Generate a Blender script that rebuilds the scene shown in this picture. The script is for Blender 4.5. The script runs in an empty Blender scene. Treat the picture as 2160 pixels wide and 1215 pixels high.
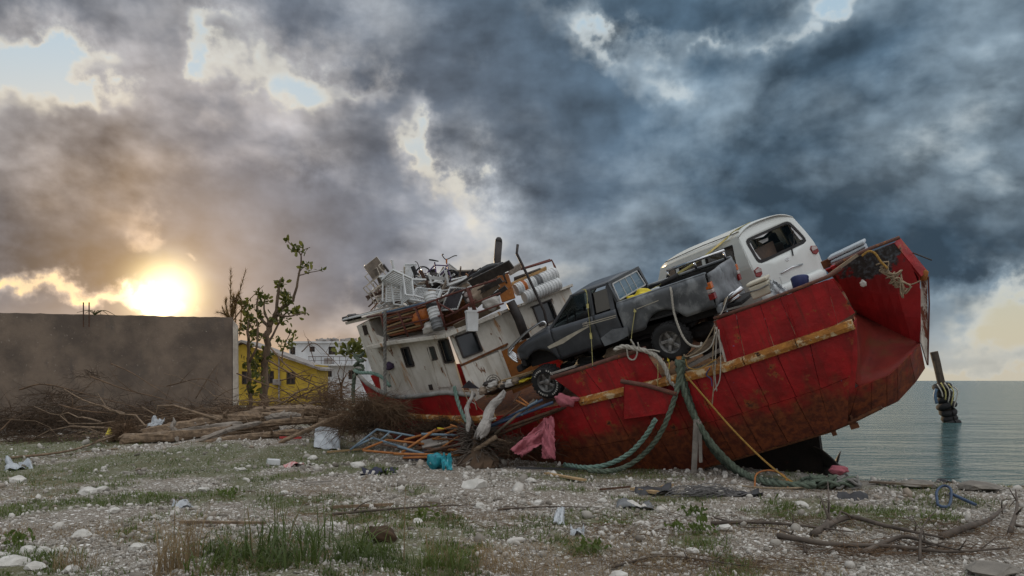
import bpy, math, random
import numpy as np
from mathutils import Vector, Matrix, Euler

# ------------------------------------------------------------------ camera
SC = bpy.context.scene
COL = SC.collection
F = 1680.0; CAMZ = 1.75; CX = 1080.0; HY = 803.0      # focal length and horizon in photo pixels (2160 wide)
cam = bpy.data.cameras.new('camera')
cam.sensor_width = 36.0; cam.lens = 36.0 * F / 2160.0
cam.shift_y = (HY - 607.5) / 2160.0
cam.clip_start = 0.1; cam.clip_end = 30000
camo = bpy.data.objects.new('camera', cam); COL.objects.link(camo)
camo.location = (0, 0, CAMZ); camo.rotation_euler = (math.radians(90), 0, 0)
SC.camera = camo
SC.view_settings.view_transform = 'Standard'
SC.view_settings.look = 'None'
SC.view_settings.gamma = 1.0
SC.view_settings.exposure = 0.0
SC.cycles.max_bounces = 5; SC.cycles.diffuse_bounces = 3; SC.cycles.glossy_bounces = 3
SC.cycles.use_denoising = True

SUN_AZ = math.atan((352 - CX) / F)                      # from +Y towards +X
SUN_EL = math.atan((HY - 618) / math.hypot(F, 352 - CX))
SUN_DIR = Vector((math.sin(SUN_AZ) * math.cos(SUN_EL), math.cos(SUN_AZ) * math.cos(SUN_EL), math.sin(SUN_EL)))

# ------------------------------------------------------------------ node expression helper
class NX:
    """a socket that builds Math nodes when used in arithmetic"""
    def __init__(s, g, sock): s.g = g; s.s = sock
    def _m(s, op, b=None, c=None, clamp=False):
        n = s.g.t.nodes.new('ShaderNodeMath'); n.operation = op; n.use_clamp = clamp
        for i, x in enumerate((s, b, c)):
            if x is None: continue
            if isinstance(x, NX): s.g.t.links.new(x.s, n.inputs[i])
            else: n.inputs[i].default_value = float(x)
        return NX(s.g, n.outputs[0])
    def __add__(s, o): return s._m('ADD', o)
    __radd__ = __add__
    def __sub__(s, o): return s._m('SUBTRACT', o)
    def __rsub__(s, o): return (s * -1.0) + o
    def __mul__(s, o): return s._m('MULTIPLY', o)
    __rmul__ = __mul__
    def __truediv__(s, o): return s._m('DIVIDE', o)
    def __pow__(s, o): return s._m('POWER', o)
    def clamp(s): return s._m('ADD', 0.0, clamp=True)
    def mx(s, o): return s._m('MAXIMUM', o)
    def mn(s, o): return s._m('MINIMUM', o)
    def fn(s, op, *a): return s._m(op, *a)
    def step(s, a, b):
        n = s.g.t.nodes.new('ShaderNodeMapRange'); n.interpolation_type = 'SMOOTHSTEP'
        s.g.t.links.new(s.s, n.inputs[0])
        lo, hi, f, t_ = (a, b, 0.0, 1.0) if a < b else (b, a, 1.0, 0.0)
        for i, v in zip((1, 2, 3, 4), (lo, hi, f, t_)): n.inputs[i].default_value = v
        return NX(s.g, n.outputs[0])

class Graph:
    def __init__(s, tree): s.t = tree
    def node(s, typ, **kw):
        n = s.t.nodes.new(typ)
        for k, v in kw.items(): setattr(n, k, v)
        return n
    def link(s, a, b): s.t.links.new(a.s if isinstance(a, NX) else a, b)
    def setin(s, sock, v):
        if isinstance(v, NX): s.t.links.new(v.s, sock)
        elif hasattr(v, 'is_output'): s.t.links.new(v, sock)
        else:
            if sock.type == 'RGBA' and len(v) == 3: v = (*v, 1)
            sock.default_value = v
    def coord(s, which='Object'):
        return s.node('ShaderNodeTexCoord').outputs[which]
    def noise(s, vec, scale, detail=4, rough=.55, lac=2.0, dist=0.0, typ='FBM', col=False, norm=True):
        n = s.node('ShaderNodeTexNoise', noise_type=typ)
        if typ == 'FBM': n.normalize = norm
        s.setin(n.inputs['Vector'], vec)
        n.inputs['Scale'].default_value = scale; n.inputs['Detail'].default_value = detail
        n.inputs['Roughness'].default_value = rough; n.inputs['Lacunarity'].default_value = lac
        n.inputs['Distortion'].default_value = dist
        return n.outputs['Color'] if col else NX(s, n.outputs[0])
    def voro(s, vec, scale, feature='F1', out='Distance', smooth=None, rand=1.0, detail=0):
        n = s.node('ShaderNodeTexVoronoi', feature=feature)
        s.setin(n.inputs['Vector'], vec); n.inputs['Scale'].default_value = scale
        n.inputs['Randomness'].default_value = rand
        n.inputs['Detail'].default_value = detail
        if smooth is not None and 'Smoothness' in n.inputs: n.inputs['Smoothness'].default_value = smooth
        return NX(s, n.outputs[out]) if out == 'Distance' else n.outputs[out]
    def vmath(s, op, a, b=None, scale=None):
        n = s.node('ShaderNodeVectorMath', operation=op)
        s.setin(n.inputs[0], a)
        if b is not None: s.setin(n.inputs[1], b)
        if scale is not None: s.setin(n.inputs['Scale'], scale)
        return n.outputs['Value'] if op in ('DOT_PRODUCT', 'LENGTH') else n.outputs['Vector']
    def mapv(s, vec, scale=(1, 1, 1), rot=(0, 0, 0), loc=(0, 0, 0)):
        n = s.node('ShaderNodeMapping'); s.setin(n.inputs[0], vec)
        n.inputs['Scale'].default_value = scale; n.inputs['Rotation'].default_value = rot; n.inputs['Location'].default_value = loc
        return n.outputs[0]
    def sep(s, v):
        n = s.node('ShaderNodeSeparateXYZ'); s.setin(n.inputs[0], v)
        return [NX(s, o) for o in n.outputs]
    def comb(s, x, y, z):
        n = s.node('ShaderNodeCombineXYZ')
        for i, v in enumerate((x, y, z)): s.setin(n.inputs[i], v)
        return n.outputs[0]
    def mix(s, f, a, b, mode='MIX'):
        n = s.node('ShaderNodeMix', data_type='RGBA', blend_type=mode)
        s.setin(n.inputs[0], f); s.setin(n.inputs[6], a); s.setin(n.inputs[7], b)
        return n.outputs[2]
    def ramp(s, f, stops, interp='LINEAR'):
        n = s.node('ShaderNodeValToRGB'); s.setin(n.inputs[0], f)
        r = n.color_ramp; r.interpolation = interp
        while len(r.elements) < len(stops): r.elements.new(0.5)
        for e, (p, c) in zip(r.elements, stops): e.position = p; e.color = (*c, 1) if len(c) == 3 else c
        return n.outputs[0]

# ------------------------------------------------------------------ world: evening sky with broken storm cloud
W = bpy.data.worlds.new('World'); SC.world = W; W.use_nodes = True
W.cycles.sampling_method = 'MANUAL'; W.cycles.sample_map_resolution = 512
def pix_dir(px, py):
    return math.atan((px - CX) / F), math.atan((HY - py) / math.hypot(F, px - CX))
def build_world():
    t = W.node_tree; t.nodes.clear(); g = Graph(t)
    D = g.coord('Generated')
    x, y, z = g.sep(D)
    az = x.fn('ARCTAN2', y); el = z.fn('ARCSINE')
    # organic edges: everything is looked up through a turbulent offset
    w1 = g.sep(g.noise(D, 5.0, 5, .62, col=True))
    fine = g.noise(D, 21, 5, .62)
    fine2 = g.noise(g.mapv(D, loc=(SUN_DIR.x * .012, SUN_DIR.y * .012, .012)), 21, 3, .62)
    P = g.comb(az + (w1[0] - .5) * .26 + (fine - .5) * .07, el + (w1[1] - .5) * .20 + (fine - .5) * .06, 0.0)
    EXPM1 = math.exp(-1.0)
    def blobs(lst):
        out = None
        for px, py, rx, ry, a in lst:
            A, E = pix_dir(px, py)
            m = g.node('ShaderNodeVectorMath', operation='MULTIPLY_ADD'); g.setin(m.inputs[0], P)
            m.inputs[1].default_value = (F / rx, F / ry, 0); m.inputs[2].default_value = (-A * F / rx, -E * F / ry, 0)
            q = NX(g, g.vmath('DOT_PRODUCT', m.outputs[0], m.outputs[0]))
            e = g.node('ShaderNodeMath', operation='POWER'); e.inputs[0].default_value = EXPM1; g.link(q, e.inputs[1])
            e = NX(g, e.outputs[0])
            out = e * a if out is None else e.fn('MULTIPLY_ADD', a, out)
        return out
    S = g.mapv(D, (1, 1, 1.7))
    toS = Vector((SUN_DIR.x, SUN_DIR.y, SUN_DIR.z + .35)).normalized()
    off = .03
    S2 = g.mapv(D, (1, 1, 1.7), loc=(toS.x * off, toS.y * off, toS.z * off * 1.7))
    def dens(v, det):
        n = g.noise(v, 2.7, det, .50, dist=.15); q = g.noise(g.mapv(v, loc=(4.1, 2.2, 7.7)), 8.5, max(2, det - 4), .5)
        bil = 1.0 - (q * 2.0 - 1.0).fn('ABSOLUTE') * 2.2          # cauliflower heads
        return n + (bil - .55) * .07
    d1 = dens(S, 8); d2 = dens(S2, 6)
    relief = (d2 - d1)                      # > 0 where the side towards the sun is open
    gaps = blobs([
        (585, 190, 150, 62, .62), (770, 225, 70, 30, .4), (415, 105, 34, 55, .40), (905, 300, 45, 60, .55), (915, 390, 34, 60, .32),
        (1310, 105, 50, 55, .66), (1415, 120, 75, 34, .56), (1390, 190, 70, 36, .42), (1545, 85, 50, 26, .52), (1640, 85, 36, 22, .36), (1730, 22, 85, 34, .62),
        (-10, 110, 90, 70, .62), (135, 175, 60, 26, .34), (360, 30, 70, 40, .18), (1000, 470, 70, 50, .26), (960, 415, 34, 34, .30), (100, 60, 90, 34, .30), (480, 60, 60, 30, .28), (1020, 150, 50, 30, .22), (1210, 60, 60, 30, .22),
        (2100, 650, 170, 70, .80), (2080, 770, 420, 36, .75), (1500, 800, 700, 30, .5),
        (90, 590, 150, 26, .8), (220, 618, 90, 20, .5), (300, 465, 34, 26, .34), (420, 515, 34, 14, .40), (352, 625, 66, 34, 1.1),
        (700, 660, 130, 50, .30)])
    dark = blobs([(1950, 330, 380, 210, .7), (2080, 545, 170, 42, .9), (1560, 480, 260, 120, .45), (120, 300, 190, 110, .55), (180, 545, 150, 36, .8), (60, 470, 140, 60, .4),
                  (700, 330, 110, 60, .35), (1050, 330, 120, 70, .4), (1000, 190, 170, 90, .22), (1150, 420, 160, 60, .35)])
    light = blobs([(1000, 480, 130, 60, .55), (860, 500, 140, 90, .30), (560, 290, 60, 40, .4), (670, 410, 70, 45, .40), (600, 440, 90, 60, .25), (640, 70, 200, 60, .28), (1000, 150, 120, 60, .25),
                   (1180, 180, 110, 60, .22), (1430, 340, 220, 90, .12), (470, 400, 100, 80, .25), (180, 170, 200, 60, .2), (1830, 190, 60, 50, .25), (640, 560, 160, 80, .15)])
    cover = d1 * 2.1 - .36 - gaps * .92 + (fine - .5) * .16
    mask = cover.step(.13, .47)             # 0 open sky .. 1 cloud
    core = cover.step(.36, .84)
    sx = NX(g, g.vmath('DOT_PRODUCT', D, tuple(SUN_DIR)))
    ang = sx.mn(1).mx(-1).fn('ARCCOSINE')
    cool = ang.step(.12, .70)
    front = ang.step(.95, 2.0)              # unseen sky behind the camera, brightened as front-lit cloud to light near sides
    # colours (linear)
    core_c = g.mix(cool, (.148, .156, .182), (.086, .146, .212))
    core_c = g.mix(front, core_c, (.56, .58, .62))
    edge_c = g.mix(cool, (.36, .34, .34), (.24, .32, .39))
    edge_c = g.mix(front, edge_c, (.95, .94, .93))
    over = z.step(.46, .92)                 # overhead sky out of view, brightened to light the scene from above
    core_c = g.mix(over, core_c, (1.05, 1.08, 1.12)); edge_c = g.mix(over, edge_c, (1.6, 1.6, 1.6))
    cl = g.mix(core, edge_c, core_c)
    tone = (1.0 + relief * 4.0 + (fine2 - fine) * .6 + light * 1.0 - dark * .60 + (fine - .5) * .16).mx(.42)
    sc = g.node('ShaderNodeVectorMath', operation='SCALE'); g.setin(sc.inputs[0], cl); g.link(tone, sc.inputs['Scale'])
    cl = sc.outputs[0]
    # clear sky behind
    sky = g.node('ShaderNodeTexSky', sky_type='NISHITA')
    sky.sun_disc = False; sky.sun_elevation = SUN_EL; sky.sun_rotation = SUN_AZ; sky.air_density = 1.0; sky.dust_density = .6; sky.ozone_density = 1.5
    blue = g.mix(el.step(0.0, .30), (.66, .58, .42), (.50, .66, .78))
    blue = g.mix((1.0 - cool) * el.step(.4, .05), blue, (1.0, .62, .20))
    skyc = g.mix(.75, g.vmath('SCALE', sky.outputs[0], scale=.10), blue)
    thin = mask.step(.0, .9)
    rim = mask * (1.0 - mask) * 4.0
    skyc = g.mix((rim * .55).clamp(), skyc, g.mix(cool, (1.0, .86, .62), (.82, .84, .80)))
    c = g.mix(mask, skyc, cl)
    # bright hazy air low over the horizon
    low = ((el.mx(0) / .055) ** 2.0 * -1.0).fn('EXPONENT') * .72
    c = g.mix(low.clamp(), c, g.mix(cool, (.80, .52, .28), (.56, .53, .45)))
    # glow of the sun through cloud
    g1 = ((ang / .031) ** 2.0 * -1.0).fn('EXPONENT') * 5.0 * (1.0 - mask * .55)
    g2 = ((ang / .125) ** 2.0 * -1.0).fn('EXPONENT') * .66
    g3 = (ang * -1.0 / .22).fn('EXPONENT') * .11
    def addc(c, f, col):
        s_ = g.node('ShaderNodeVectorMath', operation='SCALE'); s_.inputs[0].default_value = col; g.link(f, s_.inputs['Scale'])
        return g.vmath('ADD', c, s_.outputs[0])
    mod = 1.0 - core * .45
    c = addc(c, g1, (1.0, .80, .42)); c = addc(c, g2 * mod, (1.0, .58, .19)); c = addc(c, g3 * mod, (1.0, .60, .34))
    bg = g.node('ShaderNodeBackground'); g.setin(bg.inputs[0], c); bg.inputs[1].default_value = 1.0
    out = g.node('ShaderNodeOutputWorld'); t.links.new(bg.outputs[0], out.inputs[0])
build_world()

sun = bpy.data.lights.new('sun', 'SUN'); sun.energy = 3.6; sun.angle = math.radians(4); sun.color = (1.0, .72, .42)
suno = bpy.data.objects.new('sun', sun); COL.objects.link(suno)
suno.rotation_euler = SUN_DIR.to_track_quat('Z', 'Y').to_euler()

# ------------------------------------------------------------------ geometry helpers
rng = np.random.default_rng(7)
random.seed(7)
V3 = lambda *a: np.array(a, float)
def nrm(v):
    v = np.asarray(v, float); l = np.linalg.norm(v); return v / l if l > 1e-9 else v
def frame_from(d, up=(0, 0, 1)):
    d = nrm(d); up = np.asarray(up, float)
    if abs(d @ up) > .97: up = V3(1, 0, 0)
    a = nrm(np.cross(up, d)); return a, np.cross(d, a)
class MB:
    """collects geometry, then links it as ONE mesh object"""
    def __init__(s): s.v = []; s.f = []; s.n = 0
    def add(s, V, Fs):
        V = np.asarray(V, float).reshape(-1, 3); s.v.append(V)
        k = s.n
        s.f += [tuple(i + k for i in f) for f in Fs]
        s.n += len(V); return s
    def hexa(s, p):   # 0-3 one side (ccw), 4-7 the opposite side
        return s.add(p, [(3, 2, 1, 0), (4, 5, 6, 7), (0, 1, 5, 4), (1, 2, 6, 5), (2, 3, 7, 6), (3, 0, 4, 7)])
    def box(s, c, size, R=None):
        h = np.asarray(size, float) / 2
        p = np.array([[-1, -1, -1], [1, -1, -1], [1, 1, -1], [-1, 1, -1], [-1, -1, 1], [1, -1, 1], [1, 1, 1], [-1, 1, 1]], float) * h
        if R is not None: p = p @ np.asarray(R).T
        return s.hexa(p + np.asarray(c, float))
    def bar(s, a, b, wdt, hgt, up=(0, 0, 1)):   # rectangular bar between two points
        a = np.asarray(a, float); b = np.asarray(b, float)
        x, y = frame_from(b - a, up); x = x * wdt / 2; y = y * hgt / 2
        return s.hexa([a - x - y, a + x - y, a + x + y, a - x + y, b - x - y, b + x - y, b + x + y, b - x + y])
    def tube(s, pts, r, n=8, cap=True):
        pts = np.asarray(pts, float); m = len(pts)
        r = np.broadcast_to(np.asarray(r, float), (m,))
        t = np.gradient(pts, axis=0) if m > 2 else np.array([pts[1] - pts[0]] * 2)
        t = t / np.maximum(np.linalg.norm(t, axis=1, keepdims=True), 1e-9)
        a, b = frame_from(t[0]); V = []
        an = np.linspace(0, 2 * math.pi, n, endpoint=False); ca, sa = np.cos(an)[:, None], np.sin(an)[:, None]
        for i in range(m):
            a = nrm(a - t[i] * (a @ t[i])); b = np.cross(t[i], a)
            V.append(pts[i] + r[i] * (ca * a + sa * b))
        fs = [(i * n + j, i * n + (j + 1) % n, (i + 1) * n + (j + 1) % n, (i + 1) * n + j) for i in range(m - 1) for j in range(n)]
        if cap: fs += [tuple(range(n))[::-1], tuple((m - 1) * n + j for j in range(n))]
        return s.add(np.concatenate(V), fs)
    def loft(s, rings, closed=True, cap=True):
        rings = [np.asarray(r, float) for r in rings]; n = len(rings[0]); m = len(rings)
        jj = n if closed else n - 1
        fs = [(i * n + j, i * n + (j + 1) % n, (i + 1) * n + (j + 1) % n, (i + 1) * n + j) for i in range(m - 1) for j in range(jj)]
        if cap and closed: fs += [tuple(range(n))[::-1], tuple((m - 1) * n + j for j in range(n))]
        return s.add(np.concatenate(rings), fs)
    def lathe(s, prof, n=20, c=(0, 0, 0), axis=(0, 0, 1), cap=True, arc=1.0):
        a, b = frame_from(axis); ax = nrm(axis); c = np.asarray(c, float)
        an = np.linspace(0, 2 * math.pi * arc, n, endpoint=False)
        return s.loft([c + ax * z + r * (np.cos(an)[:, None] * a + np.sin(an)[:, None] * b) for r, z in prof], True, cap)
    def prism(s, poly, d):   # polygon (3-D points) swept by vector d
        p = np.asarray(poly, float); n = len(p); d = np.asarray(d, float)
        fs = [tuple(range(n))[::-1], tuple(range(n, 2 * n))] + [(i, (i + 1) % n, n + (i + 1) % n, n + i) for i in range(n)]
        return s.add(np.concatenate([p, p + d]), fs)
    def quad(s, *p): return s.add(p, [tuple(range(len(p)))])
    def grid(s, P):
        P = np.asarray(P, float); m, n = P.shape[:2]
        return s.add(P.reshape(-1, 3), [(i * n + j, i * n + j + 1, (i + 1) * n + j + 1, (i + 1) * n + j) for i in range(m - 1) for j in range(n - 1)])
    def copies(s, V, Fs, T):   # T: (k,3,4) transforms of a base mesh
        V = np.asarray(V, float); k = len(T); n = len(V)
        P = np.einsum('kij,nj->kni', T[:, :, :3], V) + T[:, None, :, 3]
        s.v.append(P.reshape(-1, 3))
        F0 = [np.asarray(f) for f in Fs]
        for i in range(k):
            o = s.n + i * n
            s.f += [tuple((f + o).tolist()) for f in F0]
        s.n += k * n; return s
    def mesh(s, name):
        me = bpy.data.meshes.new(name); me.from_pydata(np.concatenate(s.v).tolist() if s.v else [], [], s.f); me.update(); return me
    def build(s, name, mat, parent=None, smooth=False, solid=0, bevel=0, recalc=False, sub=0):
        me = s.mesh(name)
        if recalc:
            import bmesh
            bm = bmesh.new(); bm.from_mesh(me); bmesh.ops.recalc_face_normals(bm, faces=bm.faces); bm.to_mesh(me); bm.free()
        return link(name, me, mat, parent, smooth, solid, bevel, sub)
def link(name, me, mat, parent=None, smooth=False, solid=0, bevel=0, sub=0):
    o = bpy.data.objects.new(name, me); COL.objects.link(o)
    if mat is not None: me.materials.append(MAT[mat] if isinstance(mat, str) else mat)
    if smooth: me.polygons.foreach_set('use_smooth', [True] * len(me.polygons))
    if parent is not None: o.parent = parent
    if sub:
        m = o.modifiers.new('sub', 'SUBSURF'); m.levels = sub; m.render_levels = sub
    if solid:
        m = o.modifiers.new('solid', 'SOLIDIFY'); m.thickness = abs(solid); m.offset = 0 if solid > 0 else -1
    if bevel:
        m = o.modifiers.new('bevel', 'BEVEL'); m.width = bevel; m.segments = 2; m.limit_method = 'ANGLE'
    return o
def tag(o, label=None, cat=None, group=None, kind=None):
    if label: o['label'] = label
    if cat: o['category'] = cat
    if group: o['group'] = group
    if kind: o['kind'] = kind
    return o
def root(name, label, cat, mat4=None, group=None):
    o = bpy.data.objects.new(name, None); COL.objects.link(o); o.empty_display_size = .1
    if mat4 is not None: o.matrix_world = mat4
    return tag(o, label, cat, group)
def copy_tree(o, parent=None):
    c = o.copy(); COL.objects.link(c); c.parent = parent
    for ch in list(o.children): copy_tree(ch, c)
    return c
def at(px, py, d): return V3((px - CX) / F * d, d, CAMZ + (HY - py) / F * d)
def gnd(px, py, z=0.0):
    d = (CAMZ - z) * F / (py - HY); return at(px, py, d)
class Frame:
    """a tilted local frame; pix() meets the photo ray with the plane Y = y0 + k (x0 - X)"""
    def __init__(s, O, M): s.O = np.asarray(O, float); s.M = np.asarray(M, float); s.Mi = np.linalg.inv(s.M)
    def pix(s, px, py, y0=0.0, k=0.0, x0=0.0):
        c = s.Mi @ (V3(0, 0, CAMZ) - s.O); d = s.Mi @ V3((px - CX) / F, 1, (HY - py) / F)
        t = (y0 + k * (x0 - c[0]) - c[1]) / (d[1] + k * d[0]); return c + d * t
    def pixz(s, px, py, z0):   # the plane Z = z0
        c = s.Mi @ (V3(0, 0, CAMZ) - s.O); d = s.Mi @ V3((px - CX) / F, 1, (HY - py) / F)
        return c + d * ((z0 - c[2]) / d[2])
    def pixx(s, px, py, x0):
        c = s.Mi @ (V3(0, 0, CAMZ) - s.O); d = s.Mi @ V3((px - CX) / F, 1, (HY - py) / F)
        return c + d * ((x0 - c[0]) / d[0])
    def w(s, p): return s.O + s.M @ np.asarray(p, float)
    def m4(s):
        m = Matrix.Identity(4)
        for i in range(3):
            for j in range(3): m[i][j] = s.M[i, j]
            m[i][3] = s.O[i]
        return m
def rotm(rx, ry, rz):
    return np.array(Euler((rx, ry, rz), 'XYZ').to_matrix())
# tileable lattice noise for shaping ground and foliage
_T = rng.random((256, 256))
def vnoise(x, y):
    xi = np.floor(x).astype(int); yi = np.floor(y).astype(int); fx = x - xi; fy = y - yi
    fx = fx * fx * (3 - 2 * fx); fy = fy * fy * (3 - 2 * fy)
    g = lambda a, b: _T[a & 255, b & 255]
    return (g(xi, yi) * (1 - fx) + g(xi + 1, yi) * fx) * (1 - fy) + (g(xi, yi + 1) * (1 - fx) + g(xi + 1, yi + 1) * fx) * fy
def fbm(x, y, o=4, s=1.0):
    r = 0; a = .5; t = 0
    for i in range(o):
        r = r + a * vnoise(x * s + 17.3 * i, y * s + 5.1 * i); t += a; a *= .5; s *= 2.03
    return r / t
def rand_rots(k, scales, pos, r=rng, yaw_only=False):
    q = r.normal(size=(k, 4)); q /= np.linalg.norm(q, axis=1, keepdims=True)
    if yaw_only:
        an = r.random(k) * math.pi; q = np.stack([np.cos(an), 0 * an, 0 * an, np.sin(an)], 1)
    w_, x, y, z = q.T
    R = np.stack([np.stack([1 - 2 * (y * y + z * z), 2 * (x * y - z * w_), 2 * (x * z + y * w_)], 1),
                  np.stack([2 * (x * y + z * w_), 1 - 2 * (x * x + z * z), 2 * (y * z - x * w_)], 1),
                  np.stack([2 * (x * z - y * w_), 2 * (y * z + x * w_), 1 - 2 * (x * x + y * y)], 1)], 1)
    sc = np.asarray(scales, float)
    if sc.ndim == 1: sc = np.repeat(sc[:, None], 3, 1)
    T = np.zeros((k, 3, 4)); T[:, :, :3] = R * sc[:, None, :]; T[:, :, 3] = pos
    return T
def ico(sub=1):
    import bmesh
    bm = bmesh.new(); bmesh.ops.create_icosphere(bm, subdivisions=sub, radius=1)
    V = np.array([v.co[:] for v in bm.verts]); Fs = [tuple(v.index for v in f.verts) for f in bm.faces]; bm.free(); return V, Fs
def rock_base(seed, sub=2, sq=.6):
    r = np.random.default_rng(seed); V, Fs = ico(sub)
    for _ in range(7):                      # knock flats off a ball
        d = nrm(r.normal(size=3)); h = .55 + .3 * r.random(); k = V @ d; V = V - np.maximum(k - h, 0)[:, None] * d
    V = V * (1 + .10 * r.normal(size=(len(V), 1)) * .6); V[:, 2] *= sq
    return V, Fs
def smooth_path(pts, n=8):
    pts = np.asarray(pts, float); out = []
    P = np.vstack([2 * pts[0] - pts[1], pts, 2 * pts[-1] - pts[-2]])
    for i in range(1, len(P) - 2):
        for t in np.linspace(0, 1, n, endpoint=False):
            p0, p1, p2, p3 = P[i - 1:i + 3]
            out.append(.5 * (2 * p1 + (p2 - p0) * t + (2 * p0 - 5 * p1 + 4 * p2 - p3) * t * t + (3 * p1 - p0 - 3 * p2 + p3) * t ** 3))
    out.append(pts[-1]); return np.array(out)

# ------------------------------------------------------------------ materials
MAT = {}
def mat(name, col, col2=None, rough=.7, metal=0.0, vs=3.0, layers=(), bump=.25, bs=25.0, bd=4, spec=.4, sub=0.0, coord='Object', trans=0.0, alpha=None, stretch=(1, 1, 1), coat=0.0):
    """base colour varied by noise, then layers (colour, scale, lo, hi, stretch[, rough]) of wear, rust, dirt over it, and fine relief"""
    m = bpy.data.materials.new(name); m.use_nodes = True; t = m.node_tree; g = Graph(t)
    b = t.nodes['Principled BSDF']; co = g.coord(coord)
    if stretch != (1, 1, 1): co = g.mapv(co, stretch)
    if col2 is None: col2 = tuple(c * .72 for c in col)
    n1 = g.noise(co, vs, 5, .6)
    c = g.mix(n1.step(.3, .7), col2, col)
    r = n1 * .25 + (rough - .12)
    for i, L in enumerate(layers):
        lc, ls, lo, hi = L[:4]; st = L[4] if len(L) > 4 else (1, 1, 1)
        nn = g.noise(g.mapv(co, st, loc=(i * 3.7 + 1.3, i * 1.9, i * 2.3)), ls, 6, .65, dist=.2).step(lo, hi)
        if len(L) > 5 and L[5] is not None: nn = nn * L[5]
        c = g.mix(nn, c, lc)
        r = r + nn * .15
    g.setin(b.inputs['Base Color'], c); g.setin(b.inputs['Roughness'], r.clamp())
    b.inputs['Metallic'].default_value = metal; b.inputs['Specular IOR Level'].default_value = spec
    if coat: b.inputs['Coat Weight'].default_value = coat; b.inputs['Coat Roughness'].default_value = .15
    if trans: b.inputs['Transmission Weight'].default_value = trans
    if alpha is not None: b.inputs['Alpha'].default_value = alpha
    if sub:
        b.inputs['Subsurface Weight'].default_value = 0
        tr = g.node('ShaderNodeBsdfTranslucent'); g.setin(tr.inputs[0], c)
        ms = g.node('ShaderNodeMixShader'); ms.inputs[0].default_value = sub
        t.links.new(b.outputs[0], ms.inputs[1]); t.links.new(tr.outputs[0], ms.inputs[2]); t.links.new(ms.outputs[0], t.nodes['Material Output'].inputs[0])
    if bump:
        bn = g.node('ShaderNodeBump'); bn.inputs['Strength'].default_value = bump; bn.inputs['Distance'].default_value = .02
        g.link(g.noise(co, bs, bd, .6), bn.inputs['Height']); t.links.new(bn.outputs[0], b.inputs['Normal'])
    m['g'] = 1
    MAT[name] = m; return m
RUST = (.20, .065, .018); RUSTD = (.05, .02, .012); ORNG = (.42, .16, .03)

# ------------------------------------------------------------------ ground and sea
SHX = np.array([-6., 0.5, 2., 2.8, 3.6, 5.0, 6.0, 7.0, 8.4, 12, 30, 300]); SHY = np.array([400., 120, 40, 24, 18.8, 16.4, 15.5, 14.6, 13.9, 12.9, 11.5, 8])
def shore(x, y): return np.interp(x, SHX, SHY) + .35 * (fbm(x * .9 + 4, y * 0 + 2., 3) - .5) * 2 - y
def gh(x, y):
    x = np.asarray(x, float); y = np.asarray(y, float)
    h = (fbm(x, y, 4, .55) - .5) * .20 + (fbm(x + 40, y + 9, 3, 2.6) - .5) * .07
    h = h * np.clip((y - 3) / 4, .2, 1)
    s = shore(x, y)
    h = h - np.clip((.9 - s) / 2.6, 0, 1) ** 1.3 * 1.6
    # heaped spoil under the wrack line on the left
    h = h + .35 * np.exp(-((x + 7.5) / 6) ** 2 - ((y - 22) / 4.) ** 2)
    return h
def ground_veg(x, y):
    v = fbm(x + 11, y * 1.0 + 3, 5, .75)
    b = np.zeros_like(v)
    for px, py, rx, ry, a in VEG:
        p = gnd(px, py); q = gnd(px + rx, py); e = abs(gnd(px, py - ry)[1] - gnd(px, py + ry)[1]) / 2
        b = b + a * np.exp(-((x - p[0]) / (q[0] - p[0])) ** 2 - ((y - p[1]) / e) ** 2)
    return np.clip((v - .475 + b * .25) * 5.5, 0, 1) * np.clip(shore(x, y) / 2.5, 0, 1)
VEG = [(60, 950, 160, 22, 1.4), (260, 985, 260, 22, 1.3), (620, 968, 160, 16, 1.2), (700, 1000, 120, 10, .5), (120, 1065, 200, 22, 1.1), (480, 1052, 60, 10, 1.0), (60, 1130, 130, 16, .8),
       (610, 1195, 200, 50, .9), (900, 1100, 60, 14, 1.0), (870, 1030, 70, 10, .9), (1150, 1035, 60, 8, .8), (1480, 1090, 70, 10, 1.3), (1470, 1140, 60, 12, 1.3), (1790, 1090, 80, 10, 1.1), (1640, 1085, 40, 8, .9),
       (930, 1185, 90, 30, 1.1), (1230, 1160, 60, 16, 1.0), (300, 1130, 60, 14, .7), (1000, 1060, 200, 18, -.2), (900, 1000, 250, 14, -.5), (1900, 1180, 250, 40, -1.2), (1500, 1030, 300, 18, -1.0), (1300, 1190, 200, 20, -.5), (250, 1170, 140, 30, -.5)]
def axis_lines(lo, hi, step, out, ratio=1.25):
    a = list(np.arange(lo, hi + 1e-6, step)); s = step; x = lo; left = []
    while x > out[0]: s *= ratio; x -= s; left.append(x)
    s = step; x = hi; right = []
    while x < out[1]: s *= ratio; x += s; right.append(x)
    return np.array(left[::-1] + a + right)
gx = axis_lines(-15, 12, .11, (-900, 700)); gy = axis_lines(5.5, 27, .10, (-40, 1500))
GX, GY = np.meshgrid(gx, gy)
GZ = gh(GX, GY)
gmb = MB(); P_ = np.stack([GX, GY, GZ], -1); gmb.grid(P_)
gme = gmb.mesh('ground')
at_ = gme.attributes.new('veg', 'FLOAT', 'POINT'); at_.data.foreach_set('value', ground_veg(GX.ravel(), GY.ravel()).astype(np.float32))
wet = np.clip(1 - shore(GX.ravel(), GY.ravel()) / 3.2, 0, 1)
at_ = gme.attributes.new('wet', 'FLOAT', 'POINT'); at_.data.foreach_set('value', wet.astype(np.float32))
gme.polygons.foreach_set('use_smooth', [True] * len(gme.polygons))
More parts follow.
